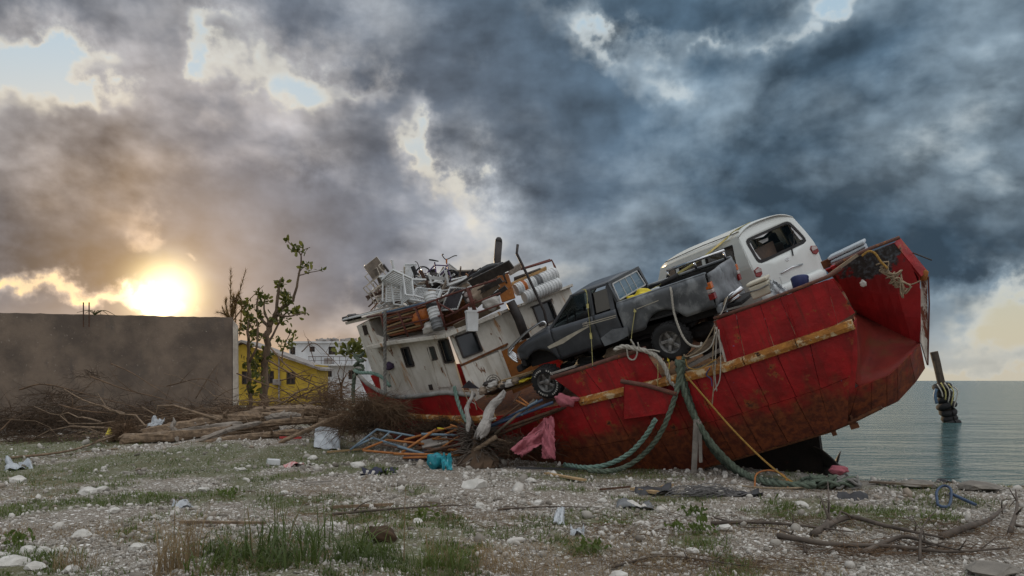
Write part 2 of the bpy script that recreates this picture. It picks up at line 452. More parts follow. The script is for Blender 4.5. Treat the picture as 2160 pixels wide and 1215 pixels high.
def ground_material():
    m = bpy.data.materials.new('coral_gravel'); m.use_nodes = True; t = m.node_tree; g = Graph(t); b = t.nodes['Principled BSDF']
    co = g.coord('Object')
    veg = NX(g, g.node('ShaderNodeAttribute', attribute_name='veg').outputs['Fac'])
    wet = NX(g, g.node('ShaderNodeAttribute', attribute_name='wet').outputs['Fac'])
    v1 = g.node('ShaderNodeTexVoronoi'); g.setin(v1.inputs['Vector'], co); v1.inputs['Scale'].default_value = 16
    v2 = g.node('ShaderNodeTexVoronoi'); g.setin(v2.inputs['Vector'], co); v2.inputs['Scale'].default_value = 45
    d1 = NX(g, v1.outputs['Distance']); d2 = NX(g, v2.outputs['Distance'])
    r1 = g.sep(v1.outputs['Color'])[0]; r2 = g.sep(v2.outputs['Color'])[0]
    big = g.noise(co, .9, 5, .6); mid = g.noise(co, 5, 4, .6)
    stone = g.mix(r2, (.32, .30, .265), (.60, .575, .53))
    soil = g.mix(mid, (.105, .084, .062), (.26, .222, .18))
    c = g.mix((d2.step(.55, .30) * (mid + big - .35).clamp()).clamp(), soil, stone)
    c = g.mix(d1.step(.42, .26) * r1.step(.45, .7), c, g.mix(r1, (.55, .53, .49), (.78, .76, .72)))
    c = g.mix(big.step(.50, .72) * .6, c, (.15, .112, .074))
    grass = g.mix(mid, (.05, .056, .016), (.10, .115, .034))
    c = g.mix((veg * (.55 + mid * .5)).clamp() * .8, c, grass)
    c = g.mix(wet.step(.1, .6), c, g.mix(mid, (.20, .185, .16), (.36, .34, .30)))
    c = g.mix(wet.step(.62, .95), c, (.07, .065, .05))
    g.setin(b.inputs['Base Color'], c); b.inputs['Roughness'].default_value = .9; b.inputs['Specular IOR Level'].default_value = .2
    bn = g.node('ShaderNodeBump'); bn.inputs['Strength'].default_value = .8; bn.inputs['Distance'].default_value = .03
    h = (1.0 - d1) * .6 + (1.0 - d2) * .35 + g.noise(co, 60, 3) * .3
    g.link(h, bn.inputs['Height']); t.links.new(bn.outputs[0], b.inputs['Normal'])
    MAT['coral_gravel'] = m
ground_material()
ground = tag(link('ground', gme, 'coral_gravel'), kind='structure', label='pale coral gravel shore with patches of green weed')

def sea_material():
    m = bpy.data.materials.new('sea_water'); m.use_nodes = True; t = m.node_tree; g = Graph(t); b = t.nodes['Principled BSDF']
    co = g.coord('Object')
    g.setin(b.inputs['Base Color'], g.mix(g.noise(g.mapv(co, (.02, .05, 1)), 1, 3), (.014, .052, .054), (.026, .082, .082)))
    b.inputs['Roughness'].default_value = .12; b.inputs['IOR'].default_value = 1.33
    w1 = g.noise(g.mapv(co, (.55, 1.5, 1), rot=(0, 0, .15)), 1.0, 4, .55)
    w2 = g.noise(g.mapv(co, (2.4, 5.2, 1), rot=(0, 0, -.2)), 1.0, 3, .6)
    w3 = g.noise(g.mapv(co, (.10, .32, 1)), 1.0, 3, .5)
    bn = g.node('ShaderNodeBump'); bn.inputs['Strength'].default_value = 1.0; bn.inputs['Distance'].default_value = .6
    g.link(w1 * .8 + w2 * .34 + w3 * 2.2, bn.inputs['Height']); t.links.new(bn.outputs[0], b.inputs['Normal'])
    MAT['sea_water'] = m
sea_material()
sm = MB(); sm.quad((-9000, -60, -.55), (12000, -60, -.55), (12000, 16000, -.55), (-9000, 16000, -.55))
tag(sm.build('sea', 'sea_water'), kind='structure', label='rippled teal sea reaching to the horizon')

# ------------------------------------------------------------------ wall, houses
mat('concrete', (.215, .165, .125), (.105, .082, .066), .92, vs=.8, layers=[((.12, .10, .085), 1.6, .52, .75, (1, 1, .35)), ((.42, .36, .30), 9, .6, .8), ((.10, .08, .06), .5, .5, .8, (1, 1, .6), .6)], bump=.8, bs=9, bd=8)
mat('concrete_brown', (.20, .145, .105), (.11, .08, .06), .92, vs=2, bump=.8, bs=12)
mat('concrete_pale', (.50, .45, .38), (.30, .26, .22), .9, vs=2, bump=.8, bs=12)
mat('yellow_plaster', (.48, .33, .04), (.36, .24, .03), .85, vs=1.2, layers=[((.35, .24, .06), 1.5, .62, .8, (1, 1, .4), .6)], bump=.2)
mat('white_plaster', (.62, .63, .64), (.48, .49, .50), .85, vs=.8, layers=[((.30, .29, .28), 1.2, .58, .8, (1, 1, .4), .7)], bump=.2)
mat('roof_grey', (.34, .31, .28), (.20, .18, .17), .85, vs=2, layers=[((.15, .10, .07), 3, .55, .7)])
mat('dark_opening', (.035, .028, .024), (.02, .018, .016), .6, vs=2)
mat('window_brown', (.12, .075, .05), (.06, .04, .03), .5, vs=3)
mat('rusty_bar', (.10, .05, .03), (.05, .03, .02), .9, vs=12)
WA = V3((-420 - CX) / F * 27, 27.0, 0); WB = at(490, HY, 30.9); WB[2] = 0
def make_wall():
    h = 4.2; d = nrm(WB - WA); n_ = np.cross(d, V3(0, 0, 1)); n_ = -n_ if n_[1] < 0 else n_
    th = .26; N = 70; r = rng
    mb = MB(); tops = h + (fbm(np.linspace(0, 30, N), np.zeros(N) + 3, 4, 2.5) - .5) * .07
    rings = []
    for i, s_ in enumerate(np.linspace(0, 1, N)):
        p = WA + (WB - WA) * s_
        rings.append([p + V3(0, 0, -.8), p + V3(0, 0, tops[i]), p + n_ * th + V3(0, 0, tops[i]), p + n_ * th + V3(0, 0, -.8)])
    mb.loft(rings)
    w_ = root('concrete_wall', 'tall weathered concrete wall standing in front of the setting sun', 'wall', Matrix.Identity(4))
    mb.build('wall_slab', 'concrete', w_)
    e = MB(); p = WB + d * .02                   # broken pale end pier
    e.hexa([p + V3(0, 0, -.5) - n_ * .05, p + d * .22 + V3(0, 0, -.5) - n_ * .05, p + d * .22 + n_ * .33 + V3(0, 0, -.5), p + n_ * .33 + V3(0, 0, -.5)] +
           [p + V3(0, 0, 4.1) - n_ * .05, p + d * .16 + V3(0, 0, 3.7) - n_ * .05, p + d * .18 + n_ * .33 + V3(0, 0, 3.9), p + n_ * .33 + V3(0, 0, 4.12)])
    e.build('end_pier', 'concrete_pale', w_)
    for px in (176, 188):
        q = at(px, 661, 28.9); b = MB(); b.tube([q - V3(0, 0, .5), q + V3(rng.normal() * .01, 0, .40)], .022, 6); b.build('reinforcing_bar', 'rusty_bar', w_)
make_wall()
def window(parent, fr, x0, x1, z0, z1, y, rm='window_brown', depth=.10):
    """frame, sash bars and dark pane standing in an opening of the front plane y"""
    f = MB(); t_ = .06
    for a, b in (((x0, z0), (x1, z0)), ((x0, z1), (x1, z1)), ((x0, z0), (x0, z1)), ((x1, z0), (x1, z1)), (((x0 + x1) / 2, z0), ((x0 + x1) / 2, z1)), ((x0, (z0 + z1) / 2), (x1, (z0 + z1) / 2))):
        f.bar(V3(a[0], y - .02, a[1]), V3(b[0], y - .02, b[1]), t_, t_, up=(0, 1, 0))
    o = f.build('window', rm, parent)
    p = MB(); p.box(((x0 + x1) / 2, y + depth * .5, (z0 + z1) / 2), (x1 - x0, .02, z1 - z0)); p.build('pane', 'dark_opening', o)
    return o
def panel_with_holes(mb, x0, x1, z0, z1, y, th, holes):
    """front wall with real openings: split in a grid and leave the holes out"""
    xs = sorted({x0, x1, *[h[0] for h in holes], *[h[1] for h in holes]}); zs = sorted({z0, z1, *[h[2] for h in holes], *[h[3] for h in holes]})
    for i in range(len(xs) - 1):
        for j in range(len(zs) - 1):
            cx, cz = (xs[i] + xs[i + 1]) / 2, (zs[j] + zs[j + 1]) / 2
            if any(h[0] < cx < h[1] and h[2] < cz < h[3] for h in holes): continue
            mb.hexa([(xs[i], y, zs[j]), (xs[i + 1], y, zs[j]), (xs[i + 1], y + th, zs[j]), (xs[i], y + th, zs[j]), (xs[i], y, zs[j + 1]), (xs[i + 1], y, zs[j + 1]), (xs[i + 1], y + th, zs[j + 1]), (xs[i], y + th, zs[j + 1])])
def yellow_house():
    d = 55.0; s = F / d
    X = lambda px: (px - CX) / s
    Z = lambda py: CAMZ + (HY - py) / s
    h = root('yellow_house', 'yellow plastered house with low gable roof behind the stripped tree', 'house', Matrix.Translation((0, d, 0)))
    x0, x1, xr = X(385), X(668), X(512)
    holes = [(X(511), X(530), Z(810), Z(784)), (X(560), X(577), Z(808), Z(783)), (X(605), X(622), Z(810), Z(785))]
    mb = MB(); panel_with_holes(mb, x0, x1, -.3, Z(778), 0, .2, holes)
    mb.prism([(x0, 0, Z(778)), (x1, 0, Z(778)), (xr, 0, Z(726))], (0, .2, 0))
    mb.box((x0 + .1, 1.7, 1.3), (.2, 3, 3.1)); mb.box((x1 - .1, 1.7, 1.3), (.2, 3, 3.1)); mb.box(((x0 + x1) / 2, 3.3, 1.3), (x1 - x0, .2, 3.1))
    mb.build('wall', 'yellow_plaster', h)
    for a, b in ((x1 + .35, Z(778) - .12), (x0 - .35, Z(778) - .12)):
        r_ = MB(); zt = Z(726) + .12
        r_.hexa([(xr, -.35, zt), (xr, 3.5, zt), (a, 3.5, b), (a, -.35, b), (xr, -.35, zt + .16), (xr, 3.5, zt + .16), (a, 3.5, b + .16), (a, -.35, b + .16)]); r_.build('roof', 'roof_grey', h)
    for i, (a, b, c, e) in enumerate(holes): window(h, None, a, b, c, e, 0.05)
    p = MB(); p.tube([(X(589), -.06, .3), (X(589), -.06, Z(750))], .06, 8); p.build('drain_pipe', 'roof_grey', h)
    a = MB(); a.box((X(586), -.2, Z(806)), (.5, .35, .4)); a.build('air_conditioner', 'roof_grey', h, bevel=.03)
yellow_house()
def white_building():
    d = 82.0; s = F / d
    X = lambda px: (px - CX) / s
    Z = lambda py: CAMZ + (HY - py) / s
    h = root('white_building', 'white two storey house with storm torn flat roof behind the yellow house', 'house', Matrix.Translation((0, d, 0)))
    x0, x1 = X(610), X(764)
    holes = [(X(612), X(623), Z(748), Z(732)), (X(653), X(664), Z(742), Z(731)), (X(693), X(708), Z(748), Z(731)), (X(690), X(700), Z(795), Z(778)), (X(735), X(747), Z(800), Z(781))]
    mb = MB(); panel_with_holes(mb, x0, x1, -.3, Z(724), 0, .25, holes)
    mb.box((x0 + .12, 4.6, Z(724) / 2), (.24, 8.6, Z(724))); mb.box((x1 - .12, 4.6, Z(724) / 2), (.24, 8.6, Z(724)))
    mb.build('wall', 'white_plaster', h)
    r_ = MB(); r_.box(((x0 + x1) / 2, 4.5, Z(724) + .1), (x1 - x0 + .4, 9.4, .2)); ro = r_.build('roof', 'white_plaster', h)
    for i in range(16):                       # torn decking left standing on the roof edge
        b = MB(); px = 665 + i * 5.6 + rng.normal() * 2
        b.box((X(px), .3 + rng.random(), Z(723) + .22 + rng.random() * .12), (.45 * rng.random() + .15, .5, .12 + .25 * rng.random()), rotm(rng.normal() * .2, rng.normal() * .3, 0)); b.build('torn_board', 'roof_grey', ro)
    t_ = MB(); t_.box((X(693), 2, Z(719)), (1.0, .8, .4)); t_.build('roof_tank', 'roof_grey', ro, bevel=.05)
    for a, b, c, e in holes: window(h, None, a, b, c, e, 0.06)
    fl = MB(); fl.box(((x0 + x1) / 2, -.6, Z(770)), (x1 - x0, 1.3, .16)); fl.build('balcony_slab', 'white_plaster', h)
    rl = MB(); z0, z1 = Z(769), Z(753)
    for px in np.linspace(658, 760, 9): rl.tube([(X(px), -1.2, z0), (X(px), -1.2, z1)], .025, 5)
    rl.tube([(X(656), -1.2, z1), (X(762), -1.2, z1)], .03, 5); rl.tube([(X(656), -1.2, (z0 + z1) / 2), (X(762), -1.2, (z0 + z1) / 2)], .02, 5); rl.build('balcony_railing', 'rusty_bar', h)
    a = MB(); a.box((X(694), -.35, Z(762)), (.8, .4, .6)); a.build('air_conditioner', 'roof_grey', h, bevel=.03)
    st = MB(); st.bar((X(668), -.8, Z(768)), (X(650), -.2, Z(716)), .06, .06); st.build('leaning_pole', 'rusty_bar', h)
white_building()

# ------------------------------------------------------------------ trees behind the wall
mat('bark', (.17, .12, .08), (.085, .058, .04), .95, vs=9, bump=.9, bs=30, stretch=(1, 1, .4))
mat('bark_grey', (.30, .27, .235), (.16, .14, .12), .95, vs=6, bump=.8, bs=25)
mat('leaf_green', (.10, .115, .022), (.055, .065, .014), .55, vs=3, sub=.45, bump=0)
mat('frond_dry', (.24, .16, .06), (.13, .085, .035), .8, vs=6, sub=.4, bump=0)
LEAF_V = np.array([[0, 0, 0], [.30, -.20, .05], [.75, -.24, .02], [1.0, 0, -.10], [.75, .24, .02], [.30, .20, .05]]); LEAF_F = [(0, 1, 2, 3), (0, 3, 4, 5)]
def leaf_cluster(mb, c, n, size, spread, up=.5):
    c = np.asarray(c, float)
    pos = c + rng.normal(size=(n, 3)) * spread
    d = rng.normal(size=(n, 3)); d[:, 2] += up; d /= np.linalg.norm(d, axis=1, keepdims=True)
    T = np.zeros((n, 3, 4))
    for i in range(n):
        a, b = frame_from(d[i]); an = rng.random() * 6.28; y_ = a * math.cos(an) + b * math.sin(an); z_ = np.cross(d[i], y_)
        s_ = size * (.6 + .7 * rng.random()); T[i, :, 0] = d[i] * s_; T[i, :, 1] = y_ * s_; T[i, :, 2] = z_ * s_; T[i, :, 3] = pos[i]
    mb.copies(LEAF_V, LEAF_F, T)
def c5(x, y): return x / 2.641, 500 + y / 2.641
def make_tree(name, label, d, limbs, leaves, base_r, seed=0):
    """limbs: lists of (crop x, crop y, radius px, depth offset); leaves: (crop x, crop y, crop radius, count)"""
    t_ = root(name, label, 'tree', Matrix.Identity(4))
    for i, L in enumerate(limbs):
        pts = np.array([at(*c5(x, y), d + dz) for x, y, r, dz in L]); rr = np.array([r for _, _, r, _ in L]) / 2.641 / F * d
        P = smooth_path(pts, 5); R = np.interp(np.linspace(0, 1, len(P)), np.linspace(0, 1, len(rr)), rr)
        P[1:-1] += rng.normal(size=(len(P) - 2, 3)) * R[1:-1, None] * .25
        b = MB(); b.tube(P, R, 8); b.build('trunk' if i == 0 else 'limb', 'bark', t_, smooth=True)
    lm = MB()
    for x, y, r, n in leaves:
        p = at(*c5(x, y), d + rng.normal() * .35); leaf_cluster(lm, p, max(5, int(n * .72)), .25, r / 2.641 / F * d * .55)
    lm.build('crown', 'leaf_green', t_)
    return t_
make_tree('almond_tree', 'storm stripped tree with twisted bare limbs in front of the yellow house', 33.0,
    [[(1478, 1010, 26, 0), (1476, 880, 24, 0), (1478, 740, 21, 0), (1488, 600, 19, 0), (1500, 500, 17, 0)],
     [(1500, 505, 14, 0), (1555, 405, 11, .2), (1630, 352, 8, .3), (1662, 225, 6, .4), (1676, 105, 4, .5), (1640, 62, 3, .5), (1598, 18, 2.2, .5)],
     [(1676, 105, 3, .5), (1690, 75, 2.5, .5), (1728, 57, 1.6, .5)], [(1664, 215, 3.5, .4), (1720, 200, 2.5, .3), (1795, 184, 1.8, .3)], [(1660, 205, 3, .4), (1690, 170, 2, .5), (1720, 152, 1.6, .5)],
     [(1505, 470, 10, 0), (1535, 420, 9, -.3), (1550, 310, 8, -.4), (1562, 235, 5, -.5)], [(1540, 430, 7, 0), (1600, 442, 5, -.6), (1660, 432, 4, -.8), (1708, 424, 2, -.9)],
     [(1495, 500, 10, 0), (1440, 440, 8, .6), (1432, 380, 7, .8), (1437, 320, 4, .9)], [(1480, 560, 8, 0), (1400, 500, 6, .5), (1372, 430, 5, .8), (1345, 380, 3, 1)], [(1500, 490, 7, 0), (1470, 410, 5, .2), (1478, 345, 4, .3)],
     [(1490, 600, 7, 0), (1560, 470, 5, .3), (1600, 400, 4, .4), (1598, 340, 3, .4)]],
    [(1562, 262, 22, 34), (1556, 300, 14, 12), (1600, 335, 34, 34), (1580, 360, 28, 26), (1438, 330, 26, 32), (1478, 350, 24, 30), (1400, 385, 30, 34), (1590, 420, 34, 40), (1555, 470, 30, 34), (1656, 430, 20, 26), (1703, 424, 9, 8),
     (1515, 455, 22, 18), (1372, 405, 26, 30), (1342, 370, 26, 26), (1420, 540, 30, 34), (1370, 480, 30, 30), (1440, 440, 24, 16), (1640, 62, 22, 22), (1598, 24, 9, 9), (1662, 80, 14, 12), (1695, 66, 14, 12), (1695, 170, 16, 14), (1720, 152, 7, 7), (1725, 192, 12, 10), (1785, 186, 10, 9),
     (1455, 690, 48, 90), (1480, 650, 30, 40), (1420, 720, 34, 40), (1400, 620, 24, 14)], 24)
make_tree('young_tree', 'slim leafy tree with two upright stems at the end of the concrete wall', 32.0,
    [[(1392, 1000, 12, 0), (1388, 800, 11, 0), (1384, 650, 10, 0), (1380, 540, 8, 0), (1384, 470, 5, 0)], [(1388, 700, 8, 0), (1428, 620, 6, -.3), (1436, 520, 5, -.3), (1430, 470, 3, -.3)]],
    [(1384, 455, 22, 22), (1430, 490, 22, 24), (1350, 520, 24, 18), (1440, 560, 22, 20), (1400, 560, 24, 16), (1380, 690, 40, 44), (1440, 800, 30, 28), (1400, 860, 34, 34)], 12)
make_tree('leafy_sapling', 'small green sapling in front of the white house', 40.0,
    [[(1572, 700, 4, 0), (1575, 640, 4, 0), (1590, 590, 3, 0), (1620, 530, 2, 0)], [(1575, 630, 3, 0), (1545, 590, 2, 0)]],
    [(1598, 605, 36, 44), (1622, 535, 22, 24), (1540, 582, 18, 18), (1625, 580, 18, 16)], 5)
make_tree('broken_branch', 'bright green leafy branch beside the ship bow', 26.0,
    [[(2040, 690, 5, 0), (1990, 660, 4, 0), (1940, 640, 3, 0), (1890, 635, 2, 0)]], [(1985, 622, 32, 50), (1940, 636, 26, 40), (1895, 634, 20, 20), (2010, 640, 22, 26)], 5)
def dead_palm():
    d = 31.6; t_ = root('dead_palm', 'dead palm stump with shaggy upright fronds at the wall end', 'tree', Matrix.Identity(4))
    b = MB(); b.tube([at(*c5(1300, 1020), d), at(*c5(1298, 700), d), at(*c5(1292, 470), d)], [.13, .12, .10], 8); b.build('trunk', 'bark', t_)
    fr = [[(1290, 470), (1285, 320), (1287, 178)], [(1292, 465), (1328, 330), (1368, 185)], [(1288, 470), (1320, 330), (1345, 370), (1335, 540)], [(1290, 470), (1250, 430), (1205, 418)], [(1295, 470), (1380, 360), (1468, 270)], [(1290, 470), (1300, 330), (1310, 420), (1312, 560)], [(1288, 470), (1262, 400), (1258, 350)], [(1285, 460), (1262, 440), (1240, 400)]]
    for i, L in enumerate(fr):
        P = smooth_path([at(*c5(x, y), d + rng.normal() * .1) for x, y in L], 7); m = MB(); m.tube(P, np.linspace(.03, .008, len(P)), 5)
        if i != 4:
            for j in range(2, len(P)):
                for q in range(10):
                    tdir = nrm(P[j] - P[j - 1]); dd = nrm(tdir * .9 + rng.normal(size=3) * .35 + V3(0, 0, -.1)); p = P[j] + (P[j - 1] - P[j]) * rng.random(); l = .34 * (1 - .6 * j / len(P)) + .06
                    a, bb = frame_from(dd); m.add([p - a * .012, p + a * .012, p + dd * l], [(0, 1, 2)])
        m.build('frond', 'frond_dry', t_)
dead_palm()
f_ = MB(); q = at(200, 664, 29.2)
for k in range(6):
    P = smooth_path([q, q + V3(.12 * (k - 2), 0, .16), q + V3(.3 * (k - 2.2), 0, .08 - .03 * k)], 4); f_.tube(P, np.linspace(.02, .006, len(P)), 4)
tag(f_.build('palm_tip', 'leaf_green'), 'tip of a palm frond showing above the concrete wall', 'palm frond')

# ------------------------------------------------------------------ the wrecked cargo ship: bow left and far, stern right, near and lifted
def ship_frame():
    a, p, r = math.radians(33), math.radians(19.4), math.radians(16)
    u = V3(math.cos(a) * math.cos(p), -math.sin(a) * math.cos(p), math.sin(p)); n_ = V3(-math.sin(a), -math.cos(a), 0)
    w0 = V3(-math.cos(a) * math.sin(p), math.sin(a) * math.sin(p), math.cos(p))
    w_ = math.cos(r) * w0 + math.sin(r) * n_; s_ = math.cos(r) * n_ - math.sin(r) * w0
    return Frame(at(1500, 760, 14.5), np.stack([u, -s_, w_], 1))
SH = ship_frame()      # X to the stern, Y inboard away from the camera, Z up from the deck
SM = SH.m4()
def red_paint(name, boot=True, dark=0.0):
    m = bpy.data.materials.new(name); m.use_nodes = True; t = m.node_tree; g = Graph(t); b = t.nodes['Principled BSDF']
    co = g.coord('Object'); x, y, z = g.sep(co)
    n1 = g.noise(co, 1.6, 6, .62); n2 = g.noise(g.mapv(co, (5, 5, .55)), 1.3, 6, .65); n3 = g.noise(co, 9, 6, .7); n4 = g.noise(g.mapv(co, (1, 1, 1), loc=(5, 2, 1)), 3.1, 7, .7)
    c = g.mix(n1.step(.32, .68), (.20, .005, .007), (.38, .010, .013))
    n5 = g.noise(g.mapv(co, (7, 7, .35), loc=(2, 5, 1)), 1.1, 5, .6)
    c = g.mix(n2.step(.46, .72) * .65, c, (.15, .010, .007))            # runs of old paint
    c = g.mix(n5.step(.56, .70) * .55, c, (.10, .022, .012))            # rust weeping down
    c = g.mix(n3.step(.58, .78) * .45, c, (.50, .05, .045))             # chalky rubs
    c = g.mix(n4.step(.635, .68), c, (.028, .014, .011))                # scars to bare steel
    c = g.mix(n4.step(.59, .64) * (1.0 - n4.step(.64, .68)) * .8, c, (.26, .08, .02))
    c = g.mix(g.noise(g.mapv(co, (1, 1, 1), loc=(9, 1, 4)), 7, 4).step(.735, .76), c, (.10, .19, .36))
    if boot:                                                            # rusted bottom paint, carried higher toward the bow to paint in hull shade
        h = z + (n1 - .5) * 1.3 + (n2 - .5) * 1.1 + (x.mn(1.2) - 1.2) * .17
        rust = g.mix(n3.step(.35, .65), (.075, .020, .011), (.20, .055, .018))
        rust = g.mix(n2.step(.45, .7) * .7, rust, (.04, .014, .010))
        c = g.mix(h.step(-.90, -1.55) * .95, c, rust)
    g.setin(b.inputs['Base Color'], c); g.setin(b.inputs['Roughness'], (n3 * .35 + .38).clamp()); b.inputs['Specular IOR Level'].default_value = .4
    bn = g.node('ShaderNodeBump'); bn.inputs['Strength'].default_value = .45; bn.inputs['Distance'].default_value = .03
    g.link(g.noise(co, 2.2, 3) * 2.0 + n3 * .5 + g.noise(co, 45, 3) * .12, bn.inputs['Height']); t.links.new(bn.outputs[0], b.inputs['Normal'])
    MAT[name] = m
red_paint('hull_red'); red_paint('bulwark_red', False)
mat('rub_rail', (.40, .17, .035), (.22, .085, .02), .85, vs=5, layers=[((.52, .40, .24), 6, .52, .62), ((.03, .016, .01), 4.5, .60, .66), ((.50, .24, .05), 11, .55, .7)], bump=1.0, bs=14, bd=6)
mat('rust_cap', (.15, .065, .045), (.085, .04, .03), .8, vs=6, layers=[((.30, .12, .03), 7, .58, .7)], bump=.5)
mat('rust_deep', (.16, .06, .022), (.07, .028, .015), .9, vs=6, layers=[((.28, .12, .035), 8, .55, .7)], bump=.7)
mat('rust_orange', (.33, .12, .025), (.20, .07, .018), .85, vs=4, layers=[((.45, .22, .06), 6, .62, .7), ((.07, .03, .015), 5, .6, .72)], bump=.5)
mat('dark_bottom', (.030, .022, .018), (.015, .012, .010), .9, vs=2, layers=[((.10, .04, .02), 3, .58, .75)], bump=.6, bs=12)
mat('black_steel', (.045, .035, .032), (.022, .018, .017), .6, vs=6, layers=[((.14, .06, .03), 7, .6, .75)])
mat('maroon_steel', (.14, .04, .03), (.075, .028, .02), .7, vs=8, layers=[((.22, .10, .05), 10, .6, .72)], bump=.3)
mat('cabin_white', (.64, .615, .56), (.50, .47, .41), .7, vs=1.8, layers=[((.36, .32, .26), 1.6, .46, .72, (4, 4, .5), .8), ((.36, .17, .05), 1.7, .57, .67, (3.6, 3.6, .5), .9), ((.15, .06, .02), 3.0, .62, .67, (2, 2, .8)), ((.30, .29, .27), 4, .6, .75, (1, 1, 1), .5)], bump=.25, bs=18)
mat('grey_rubber', (.30, .29, .27), (.17, .165, .155), .9, vs=5, bump=.5)
mat('deck_wood', (.22, .16, .10), (.12, .085, .055), .9, vs=4, bump=.5, stretch=(.3, 1, 1))
mat('bare_metal', (.45, .43, .40), (.30, .28, .26), .45, metal=.7, vs=8)
mat('bronze', (.10, .092, .082), (.06, .055, .05), .6, metal=.2, vs=6)
mat('glass_dark', (.025, .03, .035), (.015, .018, .02), .12, vs=2, bump=0, spec=.6)

ship = root('cargo_ship', 'wrecked red cargo ship stranded on the shore with its stern lifted', 'ship', SM)
def sp(px, py, y=0.0, k=0.0, x0=0.0): return SH.pix(px, py, y, k, x0)
HX = np.array([-9.7, -9.2, -8.4, -7.6, -6.8, -6.0, -5.0, -4.0, -3.0, -1.5, 0, 1.3, 2.5])
YR = lambda x: np.interp(x, [-9.7, -9.3, -9, -8, -7, -6, -5, -4, -3, 3], [2.2, 1.95, 1.72, 1.12, .74, .45, .22, .07, 0, 0])
ZR = lambda x: np.interp(x, [-9.7, -8.5, -7.3, -5.4, -4, -2.7, -.5, .15, 2.5], [1.75, 1.40, 1.08, .55, .33, .15, -.12, -.20, -.27])
ZC = lambda x: np.interp(x, [-9.7, -8.5, -7, -5, -2.5, -1, 1.5, 2.5], [1.2, -.2, -.9, -1.4, -1.78, -1.97, -1.98, -1.80])
YC = lambda x: np.interp(x, [-9.7, -8.5, -7, -5, -3, 2.5], [2.2, 1.75, 1.3, .75, .38, .30])
YMID = 2.3
def hull_pt(x, t, off=0.0):
    """t 0 at the rub rail .. 1 at the chine, on the camera side"""
    b = math.sin(t * math.pi) * -.06
    if x > 1.2: x = x - .80 * t * (x - 1.2) / 1.3
    return V3(x, YR(x) + (YC(x) - YR(x)) * t ** 1.4 + b - off, ZR(x) + (ZC(x) - ZR(x)) * t)
def make_hull():
    mb = MB(); xs = np.linspace(-9.7, 2.45, 50); T = np.linspace(0, 1, 9); P = []
    for x in xs:
        near = [hull_pt(x, t, -.02) for t in T]
        keel = V3(x, YMID, ZC(x) - .30 * np.clip((x + 9) / 3, 0, 1))
        far = [V3(p[0], 2 * YMID - p[1], p[2]) for p in near[::-1]]
        P.append(near + [near[-1] * .5 + keel * .5, keel, far[0] * .5 + keel * .5] + far)
    mb.loft([np.array(r) for r in P], closed=False)
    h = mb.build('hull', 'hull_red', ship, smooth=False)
    # riveted shell plates, each with its own edges, on the camera side
    seams = [-6.9, -5.6, -4.4, -3.45, -2.8, -2.15, -1.55, -.95, -.4, .12, .62, 1.12, 1.72, 2.5]
    for i in range(len(seams) - 1):
        for r0, r1 in ((0.02, .52), (.525, .995)):
            lean = .10 * r0
            off = .012 + .014 * rng.random(); m = MB()
            xs_ = np.linspace(seams[i] + .006, seams[i + 1] - .006, 4); G = []
            for t_ in np.linspace(r0, r1, 5): G.append([hull_pt(x - lean * .5, t_, off) for x in xs_])
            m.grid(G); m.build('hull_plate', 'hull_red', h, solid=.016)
    k = MB(); k.tube([V3(x, YC(x) + .02, ZC(x) - .01) for x in np.linspace(-7, 2.3, 20)], .035, 6); k.build('bilge_strip', 'rust_deep', h)
    return h
hull = make_hull()
# skeg, propeller, fittings below the stern
m = MB(); poly = [sp(x, y, 2.2) for x, y in ((1440, 985), (1560, 962), (1728, 912), (1733, 945), (1738, 985), (1742, 1030), (1640, 1060), (1440, 1060))]
m.prism(np.array(poly) - V3(0, .14, 0), (0, .28, 0)); m.build('skeg', 'dark_bottom', ship)
m = MB(); m.tube([sp(1600, 1075, 2.2), sp(1735, 1018, 2.2)], .09, 8); m.build('keel_bar', 'dark_bottom', ship)
def propeller():
    c = sp(1750, 992, 2.2); pr_ = MB(); pr_.lathe([(.03, -.18), (.10, -.12), (.12, .05), (.09, .20), (.02, .26)], 14, c, (1, 0, 0)); o = pr_.build('propeller', 'bronze', ship, smooth=True)
    for k in range(3):
        an = math.radians(112 + 120 * k); b = MB(); G = []
        for i, r in enumerate(np.linspace(.08, .66, 8)):
            wd = .26 * math.sin(math.pi * min(1, (i + 1.2) / 8.6)) ** .7 * 1.35 + .03; row = []
            for j in np.linspace(-1, 1, 6):
                a2 = an + j * wd / max(r, .2) * .75; row.append(c + V3(j * wd * .75, r * math.cos(a2), r * math.sin(a2)))
            G.append(row)
        b.grid(G); b.build('blade', 'bronze', o, smooth=True, solid=.02)
propeller()
for px, py in ((1757, 908), (1800, 893)):
    q = sp(px, py, .35); m = MB(); m.lathe([(.05, -.02), (.05, .02)], 10, q, (0, 1, 0)); m.tube([q + V3(0, 0, .16), q], .03, 6); m.box(q + V3(0, 0, -.05), (.14 if px > 1780 else .07, .06, .09)); m.build('lifting_lug', 'rust_deep', ship)

